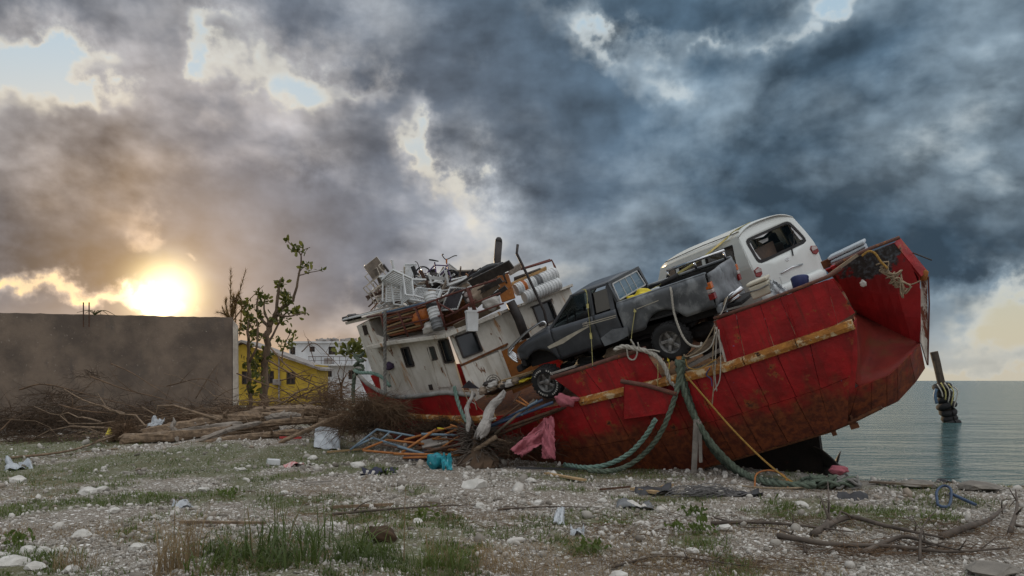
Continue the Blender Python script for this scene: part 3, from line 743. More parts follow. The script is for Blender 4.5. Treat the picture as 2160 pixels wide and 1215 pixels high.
# stern: the shell turns in to a dished quarter with a lip of bottom plating and a stern bulwark
def stern():
    lipU = [((1793, 825), .20), ((1810, 816), .20), ((1838, 805), .24), ((1870, 793), .32), ((1891, 776), .42), ((1917, 750), .62), ((1940, 726), .92)]
    lipD = [((1728, 897), .34), ((1790, 886), .42), ((1838, 868), .50), ((1870, 857), .58), ((1893, 846), .68), ((1930, 806), .90), ((1950, 776), 1.12)]
    U = np.array([sp(*p, y) for p, y in lipU]); Dn = np.array([sp(*p, y) for p, y in lipD])
    for i in range(6):
        m = MB(); a, b, c, d = U[i], U[i + 1], Dn[i + 1], Dn[i]; G = [[a + (b - a) * s_ + ((d + (c - d) * s_) - (a + (b - a) * s_)) * t_ for s_ in (.01, .5, .99)] for t_ in (0, .5, 1)]
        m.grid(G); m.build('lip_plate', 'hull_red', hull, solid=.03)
    # side shell between the rail end and the lip
    m = MB(); e0 = sp(1806, 672, .05); e1 = sp(1808, 750, .10); e2 = sp(1802, 820, .20)
    m.grid([[hull_pt(2.44, 0, 0), e0], [hull_pt(2.40, .3, 0), e0 * .5 + e1 * .5], [hull_pt(2.3, .6, 0), e1], [hull_pt(2.1, .85, 0), e2], [hull_pt(1.6, .99, 0), U[0]], [sp(1728, 897, .32), Dn[0] + V3(.25, 0, .05)]])
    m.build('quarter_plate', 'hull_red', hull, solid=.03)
    # dished floor of the quarter
    cr = np.array([sp(*p, y) for p, y in (((1806, 660), 1.45), ((1841, 676), 1.40), ((1880, 695), 1.30), ((1912, 711), 1.18), ((1942, 723), 1.02))])
    L2 = np.array([e0, e1, e2] + list(U[1:])); s1 = np.linspace(0, 1, 13)
    def samp(P, s_):
        l = np.r_[0, np.cumsum(np.linalg.norm(np.diff(P, axis=0), axis=1))]; l /= l[-1]; return np.stack([np.interp(s_, l, P[:, i]) for i in range(3)], 1)
    A, B = samp(cr, s1), samp(L2, s1)
    G = [[A[j] * (1 - t_) + B[j] * t_ + V3(-.05, .10, 0) * math.sin(math.pi * t_) for j in range(13)] for t_ in np.linspace(0, 1, 6)]
    m = MB(); m.grid(G); m.build('quarter_floor', 'quarter_rust', hull, smooth=True, solid=.02)
    # stern bulwark panel above it
    tl, tr = sp(1752, 562, .50), sp(1885, 513, .75); rt = sp(1942, 584, .85); rb = cr[-1] + V3(0, .0, 0); bl = cr[0]
    m = MB(); top = samp(np.array([tl, tr]), np.linspace(0, 1, 8)); right = [rt]
    bot = samp(cr, np.linspace(0, 1, 8)); G = []
    topx = top.copy(); topx[-1] = rt * .35 + tr * .65
    midr = [bot + (topx - bot) * t_ for t_ in (0, .25, .5, .75, 1)]
    for row, t_ in zip(midr, (0, .25, .5, .75, 1)): row[-1] = rb + (rt - rb) * min(1, t_ / .62) if t_ < .62 else rt + (tr - rt) * (t_ - .62) / .38; G.append(row)
    m.grid(G); m.build('stern_panel', 'stern_red', ship, solid=.025)
    c0, c1 = sp(1897, 502, .95), sp(1955, 572, .98); m = MB(); m.grid([[tr, c0], [(tr + rt) / 2, (c0 + c1) / 2], [rt, c1]]); m.build('stern_coaming', 'bulwark_red', ship, solid=.03)
    m = MB(); m.tube([sp(1762, 558, .52), sp(1836, 524, .62), sp(1897, 501, .80)], .03, 8); m.build('stern_cap', 'rust_cap', ship)
    f0, f1, f2, f3 = sp(1942, 590, 1.05), sp(1956, 582, 1.0), sp(1956, 770, 1.10), sp(1942, 722, .96)
    m = MB(); m.grid([[f0, f1], [f0 * .5 + f3 * .5, f1 * .5 + f2 * .5], [f3, f2]]); m.build('stern_flange', 'flaked_white', ship, solid=.03)
    m = MB(); m.tube([sp(1958, 583, 1.0), sp(1960, 640, 1.0), sp(1957, 770, 1.1)], .016, 6); m.build('edge_pipe', 'maroon_steel', ship)
    m = MB(); m.lathe([(.02, -.1), (.07, -.08), (.075, .06), (.02, .10)], 10, sp(1948, 580, .97), (.5, 0, 1)); m.build('corner_post', 'rust_orange', ship, smooth=True)
    # closing plates so the stern is solid from other sides
    far = 2 * YMID; m = MB()
    m.grid([[tl + V3(-.1, .02, -.02), V3(tl[0] - .3, far - .9, tl[2] - 1.0)], [tr, V3(tr[0] - .9, far - .9, tr[2] - 1.0)], [rt + V3(-.02, .02, 0), V3(rt[0] - .9, far - .9, rt[2] - 1.0)], [rb + V3(-.02, .05, 0), V3(rb[0] - .9, far - .9, rb[2] - .5)], [Dn[-1], V3(Dn[-1][0] - .8, far - .9, Dn[-1][2] - .3)], [Dn[4], V3(Dn[4][0] - .6, far - .9, Dn[4][2] - .3)], [Dn[0], V3(Dn[0][0] - .4, far - .9, Dn[0][2])]])
    m.build('transom', 'hull_red', ship, solid=.02)
mat('quarter_rust', (.22, .022, .014), (.13, .014, .010), .7, vs=1.6, layers=[((.13, .045, .018), 2.2, .48, .70, (1, 1, 1), .8), ((.05, .018, .012), 3.5, .60, .74, (1, 1, 1), .7)], bump=.4, bs=8)
def stern_paint():
    m = bpy.data.materials.new('stern_red'); m.use_nodes = True; t = m.node_tree; g = Graph(t); b = t.nodes['Principled BSDF']; co = g.coord('Object')
    n1 = g.noise(co, 1.5, 5, .6); n2 = g.noise(co, 4.0, 6, .68); n3 = g.noise(co, 14, 5, .65)
    c = g.mix(n1.step(.3, .7), (.20, .005, .007), (.36, .010, .013)); c = g.mix(n3.step(.58, .78) * .4, c, (.40, .05, .045))
    q = sp(1835, 548, .62)                                               # burnt and scraped patch under the stern cap
    d = NX(g, g.vmath('LENGTH', g.mapv(g.vmath('SUBTRACT', co, tuple(q)), (1.0, .9, 1.7)))) + (n2 - .5) * 1.3
    c = g.mix(d.step(.62, .50), c, g.mix(n3.step(.45, .7), (.022, .018, .018), (.085, .10, .12)))
    g.setin(b.inputs['Base Color'], c); b.inputs['Roughness'].default_value = .6
    bn = g.node('ShaderNodeBump'); bn.inputs['Strength'].default_value = .4; bn.inputs['Distance'].default_value = .03; g.link(n2, bn.inputs['Height']); t.links.new(bn.outputs[0], b.inputs['Normal']); MAT['stern_red'] = m
stern_paint()
mat('flaked_white', (.62, .58, .52), (.42, .38, .34), .8, vs=4, layers=[((.16, .05, .03), 5, .50, .56, (1, 1, .35)), ((.05, .03, .02), 9, .62, .68, (1, 1, .4))], bump=.6)
stern()

# rub rail, in lengths
for a, b in ((-7.6, -6.2), (-6.18, -4.9), (-2.75, -1.75), (-1.73, -.6), (-.58, .55), (.57, 1.5), (1.52, 2.46)):
    m = MB(); xs = np.linspace(a, b, 8)
    m.loft([[V3(x, YR(x) - .11, ZR(x) - .075), V3(x, YR(x) - .13, ZR(x) + .0), V3(x, YR(x) - .10, ZR(x) + .075), V3(x, YR(x) + .02, ZR(x) + .085), V3(x, YR(x) + .02, ZR(x) - .085)] for x in xs]); m.build('rub_rail', 'rub_rail', ship)
# bulwarks: plates with their own edges and a pipe cap
def plates(px_top, px_bot, y, mname, pname='bulwark_plate', sol=.02):
    for i in range(len(px_top) - 1):
        off = rng.random() * .02
        a, b = sp(*px_top[i], y - off), sp(*px_top[i + 1], y - off); c, d = sp(*px_bot[i + 1], y - off), sp(*px_bot[i], y - off)
        g_ = V3(.006, 0, 0); m = MB(); a, d, b, c = a + g_, d + g_, b - g_, c - g_
        m.grid([[a + (b - a) * s_ + ((d + (c - d) * s_) - (a + (b - a) * s_)) * t_ for s_ in (0, .5, 1)] for t_ in (0, .33, .66, 1)]); m.build(pname, mname, ship, solid=sol)
plates([(1510, 676), (1552, 661), (1603, 643), (1645, 628), (1742, 591)], [(1534, 768), (1572, 757), (1635, 738), (1684, 720), (1768, 682)], 0, 'bulwark_red')
m = MB(); m.prism([sp(*p, -.012) for p in ((1742, 591), (1757, 592), (1778, 622), (1797, 650), (1803, 660), (1768, 682))], (0, .025, 0)); m.build('bulwark_plate', 'bulwark_red', ship)
m = MB(); m.tube([sp(x, y, -.01) for x, y in ((1506, 672), (1600, 640), (1690, 606), (1748, 583), (1775, 566))], .032, 8); m.build('bulwark_cap', 'rust_cap', ship, smooth=True)
m = MB(); m.bar(sp(1509, 676, .02), sp(1535, 772, .02), .06, .05, up=(0, 1, 0)); m.build('bulwark_end_bar', 'flaked_white', ship)
for px, py, px2, py2 in ((1524, 690, 1545, 765), (1660, 640, 1682, 716)):
    m = MB(); m.bar(sp(px, py, -.03), sp(px2, py2, -.03), .012, .05, up=(0, 1, 0)); m.build('weld_strap', 'bulwark_red', ship)
plates([(1166, 797), (1232, 778), (1300, 756), (1360, 738)], [(1228, 842), (1275, 833), (1335, 820), (1404, 806)], 0, 'bulwark_red')
m = MB(); m.tube([sp(x, y, 0) for x, y in ((1163, 797), (1232, 776), (1300, 754), (1362, 735))], .045, 8); m.build('bulwark_cap', 'rust_cap', ship, smooth=True)
# bracket plate bent out from the side, with its own cap
m = MB(); m.prism([sp(x, y, -.30) for x, y in ((1316, 808), (1424, 832), (1408, 871), (1314, 885))], (0, .04, 0)); m.prism([sp(1424, 832, -.30), sp(1424, 832, 0), sp(1408, 871, 0), sp(1408, 871, -.30)], (.02, 0, 0)); m.prism([sp(1316, 808, -.30), sp(1316, 808, 0), sp(1314, 885, 0), sp(1314, 885, -.30)], (.02, 0, 0)); m.build('side_bracket', 'bulwark_red', ship)
m = MB(); m.tube([sp(x, y, -.30) for x, y in ((1310, 804), (1365, 813), (1428, 832))], .045, 8); m.build('bracket_cap', 'rust_cap', ship, smooth=True)
# bow bulwark follows the sheer
BXc = np.array([-9.5, -9.0, -8.6, -8.0, -7.4, -6.6, -6.0, -5.2]); BZc = np.array([2.68, 2.28, 2.05, 1.78, 1.60, 1.46, 1.36, 1.06])
for a, b in ((-9.45, -8.3), (-8.29, -7.35), (-7.34, -6.2), (-6.19, -5.25)):
    m = MB(); G = []
    for x in np.linspace(a, b, 6): y = YR(x) - .02; G.append([V3(x, y, np.interp(x, BXc, BZc)), V3(x, y + .01, (np.interp(x, BXc, BZc) + ZR(x)) / 2), V3(x + (.15 if x > -5.4 else 0), y + .02, ZR(x))])
    m.grid(G); m.build('bow_plate', 'bulwark_red', ship, solid=.025)
for a, b, mt in ((-9.5, -7.42, 'grey_rubber'), (-7.38, -5.18, 'grey_rubber')):
    m = MB(); m.tube([V3(x, YR(x) - .03, np.interp(x, BXc, BZc) + .02) for x in np.linspace(a, b, 10)], .055, 8); m.build('bow_fender', mt, ship, smooth=True)
# far bulwark, deck, hatch edge
m = MB(); m.grid([[V3(x, 2 * YMID - YR(x), ZR(x)), V3(x, 2 * YMID - YR(x), np.interp(x, [-9.5, -5, -4, 2.4], [2.5, .9, .55, .05]))] for x in np.linspace(-9.5, 2.4, 24)]); m.build('far_bulwark', 'bulwark_red', ship, solid=.03)
m = MB(); xs = np.linspace(-9.3, 2.4, 20); m.grid([[V3(x, YR(x) + .03, ZR(x) - .02), V3(x, 2 * YMID - YR(x) - .03, ZR(x) - .02)] for x in xs]); m.build('deck', 'rust_deep', ship, solid=.03)
m = MB(); m.bar(sp(1735, 560, .9), sp(1775, 543, .9), .1, .14); m.build('stern_beam', 'rust_deep', ship)

# ---- deckhouse: side wall towards us, aft wall turned to the cargo deck
LW = dict(y=.80, k=.2, x0=-5.44)
def lw(px, py, dy=0.0): return SH.pix(px, py, .80 + dy, .2, -5.44)
def aw(px, py, off=0.0):      # aft wall plane
    return SH.pix(px, py, .80 + off, -1.42, -5.44)
house = MB()
def house_wall(name, corner_px, th_vec, holes, mt='cabin_white', fn=lw):
    """wall polygon given by its four pixel corners (tl, tr, br, bl), split by a grid so that the holes are real openings"""
    C = [fn(*p) for p in corner_px]; o = C[3]; ex = C[2] - C[3]; L = np.linalg.norm(ex); ex = ex / L; ez = C[0] - C[3]; ez = ez - ex * (ez @ ex); ez = nrm(ez)
    uv = lambda p: ((p - o) @ ex, (p - o) @ ez)
    TL, TR = uv(C[0]), uv(C[1]); H = [[uv(fn(*p)) for p in h] for h in holes]
    R = [(min(q[0] for q in h), max(q[0] for q in h), min(q[1] for q in h), max(q[1] for q in h)) for h in H]
    xs = sorted({0., L, *[r[0] for r in R], *[r[1] for r in R]}); zs = sorted({0., 1., }); m = MB()
    ztop = lambda x: TL[1] + (TR[1] - TL[1]) * (x - TL[0]) / (TR[0] - TL[0])
    for i in range(len(xs) - 1):
        a, b = xs[i], xs[i + 1]; hs = sorted([r for r in R if r[0] <= a + 1e-6 and r[1] >= b - 1e-6], key=lambda r: r[2])
        spans = []; z = 0.0
        for r in hs: spans.append((z, r[2])); z = r[3]
        spans.append((z, None))
        for z0, z1 in spans:
            q = [o + ex * a + ez * z0, o + ex * b + ez * z0, o + ex * b + ez * (z1 if z1 is not None else ztop(b)), o + ex * a + ez * (z1 if z1 is not None else ztop(a))]
            m.prism(q, th_vec)
    w_ = m.build(name, mt, ship)
    for h in R:
        f = MB(); p = [o + ex * x + ez * z for x, z in ((h[0], h[2]), (h[1], h[2]), (h[1], h[3]), (h[0], h[3]))]; nv = -nrm(th_vec) * .012
        for i in range(4): f.bar(p[i] + nv, p[(i + 1) % 4] + nv, .035, .05, up=th_vec)
        fo = f.build('window_frame', 'black_steel', w_)
        g_ = MB(); g_.prism([q_ + nrm(th_vec) * .05 for q_ in p], nrm(th_vec) * .008); g_.build('window_pane', 'glass_dark', fo)
    return w_
house_wall('side_wall', [(815, 722), (949, 703), (952, 862), (842, 872)], V3(0, .06, 0),
    [[(847, 735), (862, 733), (874, 771), (861, 773)], [(926, 719), (944, 717), (957, 762), (941, 765)], [(905, 733), (916, 731), (921, 757), (911, 759)]])
m = MB(); d_ = [lw(*p, -.025) for p in ((903, 727), (920, 725), (949, 816), (926, 819))]; m.prism(d_, (0, .02, 0)); dr = m.build('door', 'cabin_white', ship, bevel=.01)
m = MB(); m.prism([lw(*p, -.035) for p in ((905, 735), (914, 733), (922, 759), (913, 761))], (0, .01, 0)); m.build('door_pane', 'glass_dark', dr)
m = MB(); m.tube([lw(930, 775, -.05), lw(934, 786, -.05)], .012, 6); m.build('door_handle', 'rust_deep', dr)
for a in ((902, 727, 925, 820), (921, 725, 950, 815)):
    m = MB(); m.bar(lw(a[0], a[1], -.03), lw(a[2], a[3], -.03), .03, .03); m.build('door_jamb', 'cabin_white', ship)
m = MB(); m.prism([lw(*p, -.02) for p in ((903, 812), (910, 811), (913, 822), (906, 823))], (0, .02, 0)); m.build('vent_plate', 'black_steel', ship)
# alcove: corner post, dark inner wall, doorway
m = MB(); m.prism([lw(*p, 0) for p in ((788, 727), (806, 722), (830, 832), (806, 836))], (0, .12, 0)); m.build('corner_post', 'cabin_white', ship)
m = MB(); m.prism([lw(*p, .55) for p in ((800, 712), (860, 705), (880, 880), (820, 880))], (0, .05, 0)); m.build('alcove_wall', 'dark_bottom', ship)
m = MB(); m.prism([lw(*p, .02) for p in ((752, 688), (775, 683), (800, 730), (820, 812), (798, 795), (786, 786))], (.0, .9, .1)); m.build('front_wall', 'cabin_white', ship)
m = MB(); m.prism([lw(*p, -.0) for p in ((755, 690), (776, 676), (784, 692), (794, 706), (822, 719), (776, 732), (766, 712))], (0, .05, 0)); m.build('wing_panel', 'cabin_white', ship)
m = MB(); m.prism([lw(*p, -.03) for p in ((763, 687), (771, 686), (776, 705), (769, 708))], (0, .02, 0)); m.build('wing_opening', 'dark_bottom', ship)
# aft wall with its two windows
house_wall('aft_wall', [(949, 701), (1203, 603), (1238, 702), (985, 800)], V3(-.05, .035, 0), [[(963, 710), (1001, 699), (1016, 739), (977, 755)], [(1123, 648), (1160, 634), (1172, 674), (1139, 687)]], fn=aw)
m = MB(); m.bar(aw(972, 771, -.05), aw(1070, 726, -.05), .10, .05); m.build('wall_ledge', 'rust_deep', ship)
m = MB(); m.prism([aw(*p, -.12) for p in ((974, 773), (1054, 741), (1078, 800), (1000, 848))], (-.04, .03, 0)); m.build('aft_locker', 'cabin_white', ship)
m = MB(); m.tube([aw(1053, 738, -.16), aw(1077, 800, -.16)], .035, 8); m.build('corner_pipe', 'cabin_white', ship)
m = MB(); m.prism([aw(*p, -.06) for p in ((1056, 742), (1110, 715), (1150, 800), (1084, 830))], (-.03, .02, 0)); m.build('rusty_bulkhead', 'rust_orange', ship)
m = MB(); m.bar(aw(962, 709, -.08), aw(1003, 697, -.08), .07, .02); m.build('window_visor', 'black_steel', ship)
m = MB(); m.bar(aw(1120, 648, -.08), aw(1163, 631, -.08), .07, .02); m.build('window_visor', 'black_steel', ship)
# roofs
def slab(name, pts, mt, th):
    m = MB(); m.prism(pts, V3(0, 0, -th)); return m.build(name, mt, ship, bevel=.01)
r0, r1, r2 = lw(773, 731, -.30), lw(822, 720, -.30), lw(936, 705, -.30)
slab('side_deck', [r0, r1, r2, r2 + V3(.1, 1.2, 0), r1 + V3(0, 1.2, 0), r0 + V3(0, 1.2, 0)], 'cabin_white', .09)
q0, q1 = aw(946, 699, -.2), aw(1060, 655, -.2); q2 = aw(1208, 599, -.2)
slab('aft_roof', [q0, q1, q2, q2 + V3(-1.5, .5, .05), q0 + V3(-1.2, 1.9, .05)], 'cabin_white', .06)
u0, u1, u2 = lw(727, 680, .1), lw(816, 658, .1), lw(905, 640, .1)
slab('upper_roof', [u0, u1, u2, u2 + V3(.3, 2.0, 0), u0 + V3(.3, 1.6, 0)], 'cabin_white', .07)
m = MB(); m.prism([lw(*p, .75) for p in ((790, 662), (985, 610), (985, 690), (815, 722))], (0, .05, 0)); m.build('upper_wall', 'rust_deep', ship)
m = MB(); m.bar(lw(940, 708, -.31), aw(1056, 660, -.24), .05, .09); m.build('roof_gutter', 'cabin_white', ship)
m = MB(); m.bar(aw(1100, 643, -.24), aw(1207, 601, -.24), .06, .05); m.build('roof_gutter', 'cabin_white', ship)
# railing of the walkway (maroon pipe)
RL = lambda px, py, dy=0: lw(px, py, -.28 + dy)
rail = MB(); rail.tube([RL(*p) for p in ((774, 669), (840, 658), (876, 648), (921, 632), (950, 621), (987, 609), (1046, 590))], .024, 6); ro = rail.build('railing', 'maroon_steel', ship, smooth=True)
for (a, b) in (((816, 719), (804, 664)), ((861, 711), (840, 658)), ((897, 703), (876, 648)), ((942, 697), (921, 632)), ((1004, 664), (987, 608))):
    m = MB(); m.tube([RL(*a), RL(*b)], .026 if a[0] < 1000 else .045, 6); m.build('railing_post', 'maroon_steel', ro, smooth=True)
for L in (((818, 692), (895, 675), (935, 664)), ((930, 690), (1000, 662), (1062, 640)), ((940, 668), (1000, 640), (1055, 618)), ((925, 640), (960, 660), (1004, 632)), ((812, 676), (870, 668))):
    m = MB(); m.tube([RL(*p) for p in L], .02, 6); m.build('railing_bar', 'maroon_steel', ro, smooth=True)
m = MB(); m.tube([aw(*p, -.1) for p in ((1100, 568), (1164, 549), (1170, 562), (1183, 608))], .026, 6); m.build('stern_rail', 'maroon_steel', ro, smooth=True)
m = MB(); m.tube([aw(*p, .5) for p in ((1060, 580), (1160, 548))], .026, 6); m.build('railing_bar', 'maroon_steel', ro, smooth=True)
# exhaust stack and davit pipe
AX = lambda px, py: aw(px, py, -.45)
m = MB(); m.tube([AX(*p) for p in ((1110, 715), (1094, 672), (1076, 636))], .11, 14); ex = m.build('exhaust_stack', 'black_steel', ship, smooth=True)
m = MB(); p = [AX(1046, 583), AX(1074, 577), AX(1089, 628), AX(1062, 637)]; m.prism(np.array(p) + V3(-.1, .15, 0), V3(.12, -.26, 0)); m.build('heat_shield', 'rust_orange', ex, bevel=.015)
m = MB(); m.tube([AX(*p) for p in ((1066, 600), (1057, 575), (1050, 562), (1049, 548), (1052, 512))], .085, 14); m.build('exhaust_pipe', 'black_steel', ex, smooth=True)
m = MB(); m.lathe([(.085, 0), (.08, .08), (.05, .13), (.0, .15)], 14, AX(1052, 513), nrm(AX(1052, 505) - AX(1052, 513))); m.build('exhaust_flap', 'black_steel', ex, smooth=True)
m = MB(); m.tube([aw(*p, -.9) for p in ((1092, 516), (1090, 535), (1112, 580), (1148, 656), (1157, 700))], .033, 8); m.build('davit_pipe', 'black_steel', ship, smooth=True)

# ------------------------------------------------------------------ vehicles lashed on the cargo deck
mat('truck_paint', (.062, .068, .078), (.032, .036, .042), .32, vs=2.2, layers=[((.20, .22, .235), 2.4, .62, .80, (1, 1, 2.2), .55), ((.10, .105, .11), 9, .62, .8, (1, 1, 1), .5), ((.13, .10, .075), 3.5, .66, .8, (1, 1, 1), .5)], bump=.10, bs=6, spec=.5)
mat('truck_primer', (.19, .205, .22), (.085, .092, .10), .5, vs=3.2, layers=[((.035, .038, .042), 3.2, .55, .68, (1, 1, 1), .8), ((.42, .43, .43), 6, .66, .78, (1, 1, 1), .6)], bump=.25, bs=5)
mat('van_white', (.60, .635, .62), (.52, .55, .53), .35, vs=1.2, layers=[((.36, .35, .32), 2.6, .60, .82, (1, 1, 1), .5), ((.45, .42, .36), 6, .64, .8, (1, 1, .5), .4)], bump=.05, bs=5, spec=.5)
mat('chrome', (.62, .63, .65), (.45, .46, .48), .18, metal=1.0, vs=6, bump=0)
mat('alloy', (.30, .295, .285), (.17, .165, .16), .5, metal=.6, vs=8)
mat('tyre', (.024, .024, .025), (.014, .014, .014), .85, vs=10, bump=.3, layers=[((.10, .095, .085), 7, .62, .8, (1, 1, 1), .5)])
mat('tyre_white', (.55, .54, .50), None, .8, vs=9)
mat('interior_dark', (.022, .021, .022), (.012, .012, .012), .8, vs=5)
mat('cream_stripe', (.46, .43, .35), (.34, .31, .25), .5, vs=6, bump=0)
mat('lamp_orange', (.55, .14, .02), (.40, .09, .015), .25, vs=6, bump=0)
mat('lamp_red', (.22, .012, .012), (.14, .01, .01), .25, vs=6, bump=0)
mat('lamp_clear', (.42, .36, .34), (.30, .25, .24), .25, vs=6, bump=0)
mat('pane_blue', (.10, .17, .23), (.07, .13, .18), .08, vs=1, bump=0, spec=.8)
mat('pane_smoke', (.05, .045, .038), (.03, .028, .026), .08, vs=1, bump=0, spec=.7)
mat('frame_white', (.55, .56, .56), None, .4, vs=6, bump=0)
def glass_mat(name, col, mixv):
    m = bpy.data.materials.new(name); m.use_nodes = True; t = m.node_tree; g = Graph(t); t.nodes.remove(t.nodes['Principled BSDF'])
    tr = g.node('ShaderNodeBsdfTransparent'); tr.inputs[0].default_value = (*col, 1); gl = g.node('ShaderNodeBsdfGlossy'); gl.inputs['Roughness'].default_value = .05
    fr = g.node('ShaderNodeFresnel'); fr.inputs[0].default_value = 1.5; mx = g.node('ShaderNodeMixShader')
    g.link(NX(g, fr.outputs[0]) * .9 + mixv, mx.inputs[0]); t.links.new(tr.outputs[0], mx.inputs[1]); t.links.new(gl.outputs[0], mx.inputs[2]); t.links.new(mx.outputs[0], t.nodes['Material Output'].inputs[0])
    MAT[name] = m
glass_mat('clear_glass', (.72, .80, .80), .05)
def sub_frame(t, e, sc=1.0):
    return Frame(SH.w(t), SH.M @ rotm(*[math.radians(a) for a in e]) * sc)
TF = sub_frame((-3.384, .433, .517), (1.6, 6.3, -6.0)); VF = sub_frame((.775, 2.043, .043), (-3.7, 1.2, -36.9), .984)
truck = root('pickup_truck', 'battered dark grey pickup truck strapped on the ship deck beside the white van', 'pickup truck', TF.m4())
def c2(x, y): return 1060 + x / 3.037, 440 + y / 3.037
def tp(x, y, d=0.0): return TF.pix(*c2(x, y), d)
TW = 1.65
def side_pair(name, mt, parent, fn, solid=.02, width=TW, both=True):
    """fn(m, yf) fills the mesh; yf maps the near-side y to either side"""
    for side in ((0, 1) if both else (0,)):
        m = MB(); fn(m, (lambda y: y) if side == 0 else (lambda y: width - y)); m.build(name, mt, parent, smooth=True, solid=solid, recalc=True)
def zlow(x):
    z = np.interp(x, [-.7, -.56, .27, .30, 1.97, 1.98, 3.15, 3.8], [.78, .76, .58, .56, .63, .70, .73, .76])
    for c, zc, r in ((-.15, .44, .44), (2.78, .52, .46)):
        if abs(x - c) < r: z = max(z, zc + math.sqrt(r * r - (x - c) ** 2))
    return z
ztop = lambda x: float(np.interp(x, [-.68, -.3, .33, 1.92, 1.93, 3.8], [1.00, 1.12, 1.235, 1.25, 1.33, 1.39]))
def yprof(t): return .055 * (1 - math.sin(min(1, t * 1.25) * math.pi * .5)) + .03 * max(0, t - .75) / .25
def side_panel(x0, x1, mt, name):
    def fn(m, yf):
        xs = np.linspace(x0, x1, max(6, int((x1 - x0) / .05))); G = []
        for x in xs:
            zl, zt = zlow(x), ztop(x); taper = .10 * max(0, (-.25 - x) / .45) ** 2
            G.append([V3(x, yf(yprof(t) + taper - .006 * math.sin(t * 9)), zl + (zt - zl) * t) for t in np.linspace(0, 1, 9)])
        m.grid(G)
    side_pair(name, mt, truck, fn)
side_panel(-.66, .335, 'truck_paint', 'front_fender'); side_panel(.35, 1.365, 'truck_paint', 'door'); side_panel(1.38, 1.90, 'truck_paint', 'cab_side'); side_panel(1.95, 3.80, 'truck_bed', 'bed_side') if False else None
mat('truck_bed', (.125, .135, .146), (.06, .066, .073), .34, vs=1.6, layers=[((.26, .275, .285), 1.5, .46, .60, (1, 1, 1), .8), ((.36, .37, .375), 3.5, .64, .76, (1, 1, 1), .7)], bump=.15, bs=5)
side_panel(1.95, 3.80, 'truck_bed', 'bed_side')
# hood, front, grille
m = MB(); G = []
for x in np.linspace(-.66, .33, 9):
    taper = .10 * max(0, (-.25 - x) / .45) ** 2
    G.append([V3(x, .035 + taper + (TW - .07 - 2 * taper) * t, ztop(x) + .07 * math.sin(math.pi * t) ** .6) for t in np.linspace(0, 1, 11)])
m.grid(G); m.build('hood', 'truck_paint', truck, smooth=True, solid=.02)
m = MB(); m.prism([(-.68, .12, .62), (-.72, .3, .62), (-.72, TW - .3, .62), (-.68, TW - .12, .62), (-.66, TW - .12, 1.02), (-.66, .12, 1.02)], (.10, 0, 0)); m.build('front_panel', 'interior_dark', truck)
for z in (.70, .78, .86, .94):
    m = MB(); m.bar((-.735, .2, z), (-.735, TW - .2, z), .02, .03); m.build('grille_bar', 'chrome', truck)
for y in (.24, TW - .24):
    m = MB(); m.lathe([(.005, -.02), (.09, -.015), (.09, .05)], 14, (-.74, y, .84), (1, 0, 0)); m.build('headlight', 'lamp_clear', truck, smooth=True)
for dy, sh in ((.02, 0), (.16, 12), (.30, 24), (.46, 34), (.62, 44)):            # chrome brush guard bent back over the hood
    m = MB(); P = smooth_path([tp(100 - sh * .2, 985 - sh, dy), tp(60, 960 - sh, dy), tp(42, 915 - sh * .4, dy), tp(150, 800 - sh * .2, dy), tp(250, 728, dy), tp(278, 738, dy), tp(275, 760, dy)], 5); m.tube(P, .019, 8); m.build('brush_guard', 'chrome', truck, smooth=True)
m = MB(); m.tube([tp(45, 925, .0), tp(75, 880, .9), tp(110, 842, 1.6)], .02, 8); m.build('brush_guard', 'chrome', truck, smooth=True)
m = MB(); m.box((-.76, TW / 2, .60), (.12, TW - .1, .14)); m.build('front_bumper', 'interior_dark', truck, bevel=.03)
# greenhouse
def pillar(a, b, w_, h_=.05, mt='truck_paint', name='pillar'):
    for sd in (0, 1):
        A, B = [V3(p[0], p[1] if sd == 0 else TW - p[1], p[2]) for p in (a, b)]; m = MB(); m.bar(A, B, w_, h_, up=(0, 1, 0)); m.build(name, mt, truck, bevel=.012)
pillar((.33, .06, 1.23), (.98, .20, 1.73), .055); pillar((1.38, .05, 1.24), (1.40, .20, 1.75), .075); pillar((1.83, .06, 1.24), (1.84, .20, 1.75), .10); pillar((.96, .20, 1.735), (1.88, .20, 1.745), .05, .04, name='roof_rail')
m = MB(); G = []
for x in np.linspace(.94, 1.90, 9):
    e = min(1, (x - .94) / .2); G.append([V3(x - .03 * math.sin(math.pi * t), .18 + (TW - .36) * t, 1.735 + .065 * e * math.sin(math.pi * t) ** .45 - .03 * max(0, x - 1.8) / .1) for t in np.linspace(0, 1, 11)])
m.grid(G); m.build('roof', 'truck_paint', truck, smooth=True, solid=.03)
m = MB(); m.prism([(.36, .10, 1.24), (.36, TW - .10, 1.24), (.97, TW - .22, 1.72), (.97, .22, 1.72)], (.012, 0, -.006)); m.build('windshield', 'clear_glass', truck)
m = MB(); q = [(1.45, .075, 1.27), (1.77, .075, 1.28), (1.79, .185, 1.67), (1.47, .185, 1.66)]; m.prism(q, (0, .01, 0)); m.build('quarter_window', 'pane_smoke', truck)
m = MB(); m.prism([(x, TW - y, z) for x, y, z in q], (0, -.01, 0)); m.build('quarter_window', 'pane_smoke', truck)
